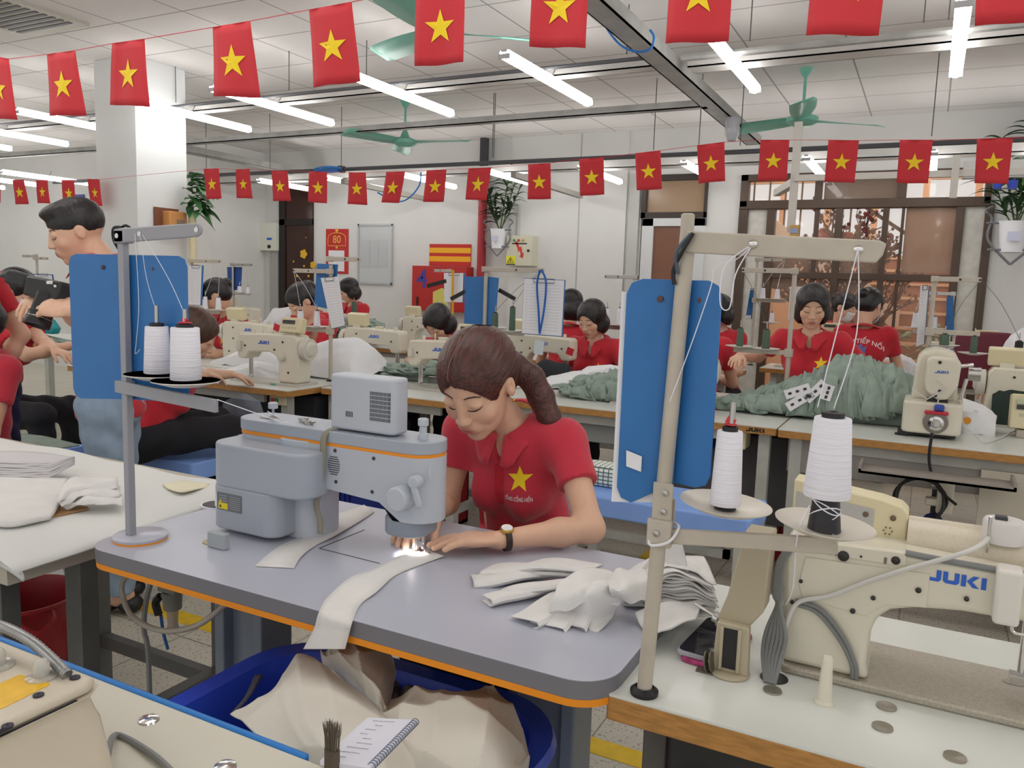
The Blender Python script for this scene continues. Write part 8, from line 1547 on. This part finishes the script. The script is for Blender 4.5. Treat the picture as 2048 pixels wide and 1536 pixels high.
# ---------------- the seamstress
C0 = np.array((-.925, 1.625, 1.125)); red2 = mat('lit_red_cotton', '#c42e42', .85, bump=.25, bscale=500, sheen=.2)  # the washed-out look of the lighting is put into this shirt colour
pw = person('woman with a reddish-brown ponytail in a red polo, sewing at the grey machine', (-.900, 1.765, .985), (-.905, 1.93, .56), C0, (.0, -.80, -.60), s=.90, head_s=1.10, kx=1.06, hsc=1.22, star=(.062, .070), shirt_m=red2,
    shoulder=((-1.050, 1.765, .975), (-.752, 1.755, .985)), elbows=((-1.065, 1.72, .795), (-.640, 1.655, .815)), hands=((-1.010, 1.535, .822), (-.785, 1.492, .808)),
    hdir=((.12, -.95, -.16), (-.86, -.50, .0)), hn=((.25, 0, -1), (.0, -.15, -1)), curls=((.30, .35, .38, .4), (.16, .16, .18, .22)), hair='pony', hm=hair_brown, res=.0055, fine=.0026, fwd=(.0, -1, 0), parting=.012,
    hl=[C0+np.array(q) for q in ((.045, .09, .050), (.082, .115, .010), (.105, .125, -.035), (.128, .125, -.08), (.150, .12, -.118))], sleeve=.50)
P = pw['P']; t = pw['t']
# earrings, watch, ring, placket buttons, belt shadow
b = MB()
for q in (-1, 1): b.ball(P(q*.0765, .004, -.034), .0042, 8, 6)
b.v = b.v
hb_ = bvh_of([o for o in t.children if o.name.startswith('hair')][0]); pq = MB(); pp_ = []
for k in range(14):
    o_ = Vector([float(x) for x in P(.012+.004*math.sin(k*.5), .088-.0085*k, .20)]); h_ = hb_.ray_cast(o_, Vector([float(x) for x in pw['M'] @ np.array((0, 0, -1.))]))
    if h_[0] is not None: pp_.append(h_[0]+Vector([float(x) for x in pw['M'] @ np.array((0, 0, .0006))]))
pq.tube(pp_, .0013, 5); part('hair_parting', pq, mat('scalp_parting', '#8a6158', .6), t)
part('earring', b, mat('gold_metal', '#d8b25a', .25, metal=1), t, split=True)
Wv = Vector(pw['H'][1]); Ev = Vector(pw['E'][1]); ax = (Wv-Ev).normalized(); wc = Wv-ax*.014; rot = ax.to_track_quat('Z', 'Y').to_matrix()
b = MB(); b.lathe([(.0255, -.0065), (.0268, -.006), (.0268, .006), (.0255, .0065)], wc, 30, rot); part('watch_strap', b, mat('dark_brown_leather', '#33241f', .5), t)
up = Vector((0, -.35, .94)).normalized(); up = (up-ax*up.dot(ax)).normalized(); r2 = up.to_track_quat('Z', 'Y').to_matrix(); wq = wc+up*.0235
b = MB(); b.lathe([(.0145, -.002), (.0150, .003), (.0135, .0055), (.0125, .005)], wq, 28, r2); part('watch_case', b, mat('gold_metal', '#d8b25a', .25, metal=1), t)
b = MB(); b.lathe([(.0124, .0040), (.0124, .0056), (0, .0056)], wq, 28, r2); b.bar(wq+up*.0060, wq+up*.0060+ax*.008, .0008, .0003, up); part('watch_dial', b, paper, t)
b = MB()
for i in range(3):
    o = Vector([float(x) for x in pw['chest']+pw['fw']*.2-pw['spine']*(.035+.034*i)+pw['R']*.004]); h = pw['sb'].ray_cast(o, Vector([float(x) for x in -pw['fw']]))
    if h[0]: b.lathe([(.0046, 0), (.0046, .0012), (.003, .0008), (0, .0008)], h[0], 14, Vector([float(x) for x in pw['fw']]).to_track_quat('Z', 'Y').to_matrix())
part('button', b, mat('red_button_plastic', '#b52a3a', .4), t, split=True)
vs = [(-.011, 0), (.011, 0), (.011, -.125), (0, -.135), (-.011, -.125)]; 
decal(pw['sb'], vs, [(0, 4, 3, 2, 1)], [float(x) for x in pw['chest']+pw['fw']*.1-pw['spine']*.005], [float(x) for x in -pw['R']], [float(x) for x in pw['spine']], mat('placket_red', '#bd2030', .85), 'placket', t, off=.0018, sub=3)
fb = Vector(pw['H'][1])+Vector((-.84, -.52, -.02)).normalized()*.082*1.06+Vector((0, 0, .0)); b = MB(); b.lathe([(.0086, -.0012), (.0094, -.001), (.0094, .001), (.0086, .0012)], fb+Vector((0, 0, -.0015)), 18, Vector((-.84, -.52, -.15)).to_track_quat('Z', 'Y').to_matrix()); part('ring', b, mat('gold_metal', '#d8b25a', .25, metal=1), t)
# her stool
solo('stool', MB().box((-.885, 1.98, .43), (.36, .3, .05)), blue_top, 'stool under the main seamstress hidden by the grey table', 'stool', bev=.01)

# ---------------- everybody else
def seated(label, px, py, Y, face, fwd, lean=.5, hands=None, s=1.0, hs=1.06, pz=.56, **k):
    C = np.array(ony(px, py, Y)); f = nv((fwd[0], fwd[1], 0)); ch = C-f*(.03+.08*lean)+np.array((0, 0, -.205+.03*lean)); pe = ch-f*(.04+.14*lean); pe[2] = pz
    if hands: hands = [np.array(ony(h[0], h[1], h[2])) if h is not None else ch+f*.30+np.array((0, 0, -.16)) for h in hands]
    k.setdefault('res', .011); k.setdefault('fine', .0055); return person(label, ch, pe, C, face, s=s, head_s=hs, hands=hands, fwd=f, **k)
pa = seated('woman with a black bob in a red polo, right of the hanging lanyard', 1183, 637, 4.85, (-.15, -.85, -.5), (-.05, -1), .6, hands=((1120, 742, 4.72), (1240, 745, 4.6)), fine=.0045)
pb = seated('woman with a hair clip and black bob in a red polo behind the sage heap', 1625, 612, 4.72, (.15, -.88, -.42), (.0, -1), .3, hands=((1478, 712, 4.72), (1720, 730, 4.6)), fine=.0042, bends=((-1, .3, -.6), (1, 0, -1)))
part('hair_clip', MB().bar(Vector(pb['P'](-.072, .02, .045)), Vector(pb['P'](-.088, .0, .0)), .012, .006), mat('pink_clip', '#c79a9a', .3), pb['t'], bev=.002)
pc = seated('woman with a grey-black bob and blue lanyard bending low, left of the ponytail woman', 876, 645, 4.55, (-.1, -.62, -.78), (0, -1), 1.0, hands=((828, 715, 4.3), (930, 740, 4.3)), fine=.0045)
c_ = pc; b = MB()
for q in (-1, 1): b.tube([Vector(c_['chest']+c_['spine']*.06+c_['R']*q*.05+c_['fw']*.06), Vector(c_['chest']+c_['fw']*.14-c_['spine']*.05+c_['R']*q*.03), Vector(c_['chest']+c_['fw']*.17-c_['spine']*.16)], .007, 6, flat=.4)
part('lanyard', b, mat('blue_lanyard', '#1d5fb4', .6), pc['t'], split=True)
seated('woman with a thin fringe behind two white cones and the slanting list', 603, 603, 4.22, (-.25, -.68, -.70), (-.05, -1), .9, hands=((640, 720, 4.0), (560, 730, 4.0)), hair='bun')
seated('woman with a hair bun and a lanyard looking down, right of the white column', 432, 592, 4.2, (-.55, -.55, -.6), (-.2, -1), .8, hair='bun')
seated('woman with brown hair seen from behind, seated left at the nearest white table', 388, 668, 2.62, (.55, .55, -.62), (.45, .9), .9, hair='bob', hm=mat('chestnut_hair', '#4c3226', .4, var=.4, vscale=60, bump=.6, bscale=120, stretch=(1, 1, .1)), logo=True, back=True, hands=((445, 745, 3.2), (480, 750, 3.15)), fine=.005, features=False, pz=.62)
seated('small far woman with a black bob standing out against the bare wall', 697, 580, 6.55, (-.55, -.7, -.5), (-.1, -1), .4, fine=.007)
seated('woman with a dark bun, half hidden behind the woman with a fringe', 614, 592, 5.3, (.3, -.8, -.5), (0, -1), .3, hair='bun', features=False, fine=.007, logo=False)
seated('far woman with short black hair turned away, right of the hanging clipboard', 1140, 612, 5.45, (-.7, .5, -.4), (-.3, 1), .4, features=False, fine=.007, logo=False)
seated('woman in red seen from behind, just right of the right blue board', 1403, 628, 5.0, (-.1, .8, -.6), (-.1, 1), .4, features=False, back=True, hair='bun')
seated('far woman with black hair beside the right blue board, half hidden by the nearer one', 1436, 622, 5.95, (-.5, -.7, -.4), (-.2, -1), .3, features=False, logo=False, fine=.007)
seated('masked woman with her back turned, white lettering on her red shirt, before the window', 1738, 612, 6.15, (.35, .75, -.5), (.1, 1), .3, back=True, hair='bun', mask=True)
seated('masked woman in red turned to the right, behind the woman with the lettered back', 1690, 615, 7.35, (.75, -.35, -.45), (.7, -.5), .3, hair='bun', mask=True, logo=False, fine=.007)
seated('seamstress at the right edge whose hand reaches under the cream machine', 2120, 640, 4.95, (-.3, -.8, -.5), (-.2, -1), .5, hands=((1965, 786, 4.5), (2100, 790, 4.6)), hsc=1.15)
# the man with the camera
Cm = np.array(ony(153, 465, 2.0)); chm = np.array(ony(208, 542, 2.05)); pem = np.array(ony(205, 760, 2.08)); print('man', Cm, chm, pem)
wr = ony(140, 622, 1.78)
pm_ = person('standing man with short black hair, red polo and light blue jeans, holding a black camera', chm, (chm[0]-.01, chm[1]+.02, .84), Cm, (-.45, -.80, -.38), s=1.0, head_s=1.06, hands=(ony(95, 590, 1.86), wr), fwd=(-.75, -.55, 0), hair='short', male=True, stand=True, lowm=jean, bust=False, res=.009, fine=.0042, logo=False, hdir=((.3, -.8, -.3), (-.93, -.30, .16)), hn=(None, (-.2, .55, -.8)), curls=((.4, .4, .4, .4), (.25, .28, .42, .6)), hsc=1.12)
tcam = thing('camera', 'black camera with a big lens pointing down, held by the standing man', 'camera', tuple(ony(95, 600, 1.78)))
A = ony(62, 572, 1.80); B_ = ony(126, 586, 1.80); d = (B_-A).normalized(); upc = (Rv*.25+Uv).normalized(); cm_ = mat('camera_black', '#1c1b1e', .4)
b = MB(); c = (A+B_)/2; b.bar(A, B_+d*.01, .055, .075, upc); part('camera_body', b, cm_, tcam, bev=.01, seg=3)
l0 = ony(92, 600, 1.78); l1 = ony(72, 652, 1.74); ld = (l1-l0).normalized(); rq = ld.to_track_quat('Z', 'Y').to_matrix(); LL = (l1-l0).length
b = MB(); b.lathe([(.036, -.02), (.036, LL*.45), (.041, LL*.5), (.041, LL*.7), (.044, LL*.74), (.044, LL), (.036, LL), (.034, LL*.85), (0, LL*.85)], l0, 32, rq); part('lens', b, cm_, tcam)
b = MB(); b.lathe([(.0445, LL*.70), (.0452, LL*.71), (.0445, LL*.72)], l0, 32, rq); part('lens_ring', b, chrome, tcam)
f0 = ony(60, 565, 1.82); f1 = ony(18, 552, 1.80); b = MB(); b.bar(f0, f1, .045, .055, upc); part('flash_unit', b, cm_, tcam, bev=.012, seg=3); b = MB(); b.lathe([(.012, 0), (.012, .01), (0, .011)], ony(100, 568, 1.76), 16); b.box(ony(110, 572, 1.75), (.008, .004, .008)); part('control_dial', b, chrome, tcam, split=True)
b = MB(); b.tube(smooth_path([f1, ony(5, 548, 1.8), ony(-20, 570, 1.8), ony(-60, 640, 1.8)]), .018, 8, flat=.3); part('neck_strap', b, black, tcam)
# left edge people
seated('seated masked woman with black hair at the left, behind the camera', 36, 583, 2.65, (.80, .30, -.52), (.9, .35), .6, hands=((150, 690, 2.75), (125, 712, 2.6)), hair='cap', mask=True, logo=False, fine=.005)
person('person standing at the left edge in red shirt and navy trousers, head cut off', ony(-105, 560, 1.95), (ony(-55, 720, 2.0).x, 2.0, .86), ony(-75, 430, 1.92), (.9, -.3, -.3), s=1.0, head_s=1.06, fwd=(.8, -.5, 0), stand=True, lowm=mat('navy_trouser', '#262a48', .9), res=.012, fine=.007, logo=False, features=False, hands=((ony(-30, 740, 1.9)), None), hair='short')
person('person in a red shirt seated at the cutting table, cut by the left edge', ony(-42, 735, 1.95), (ony(-42, 900, 2.0).x, 2.0, .55), ony(-60, 620, 1.9), (.2, -.9, -.4), s=1.05, head_s=1.1, fwd=(.1, -1, 0), res=.012, fine=.007, shirt_m=red2, logo=False, features=False, hair='bob')
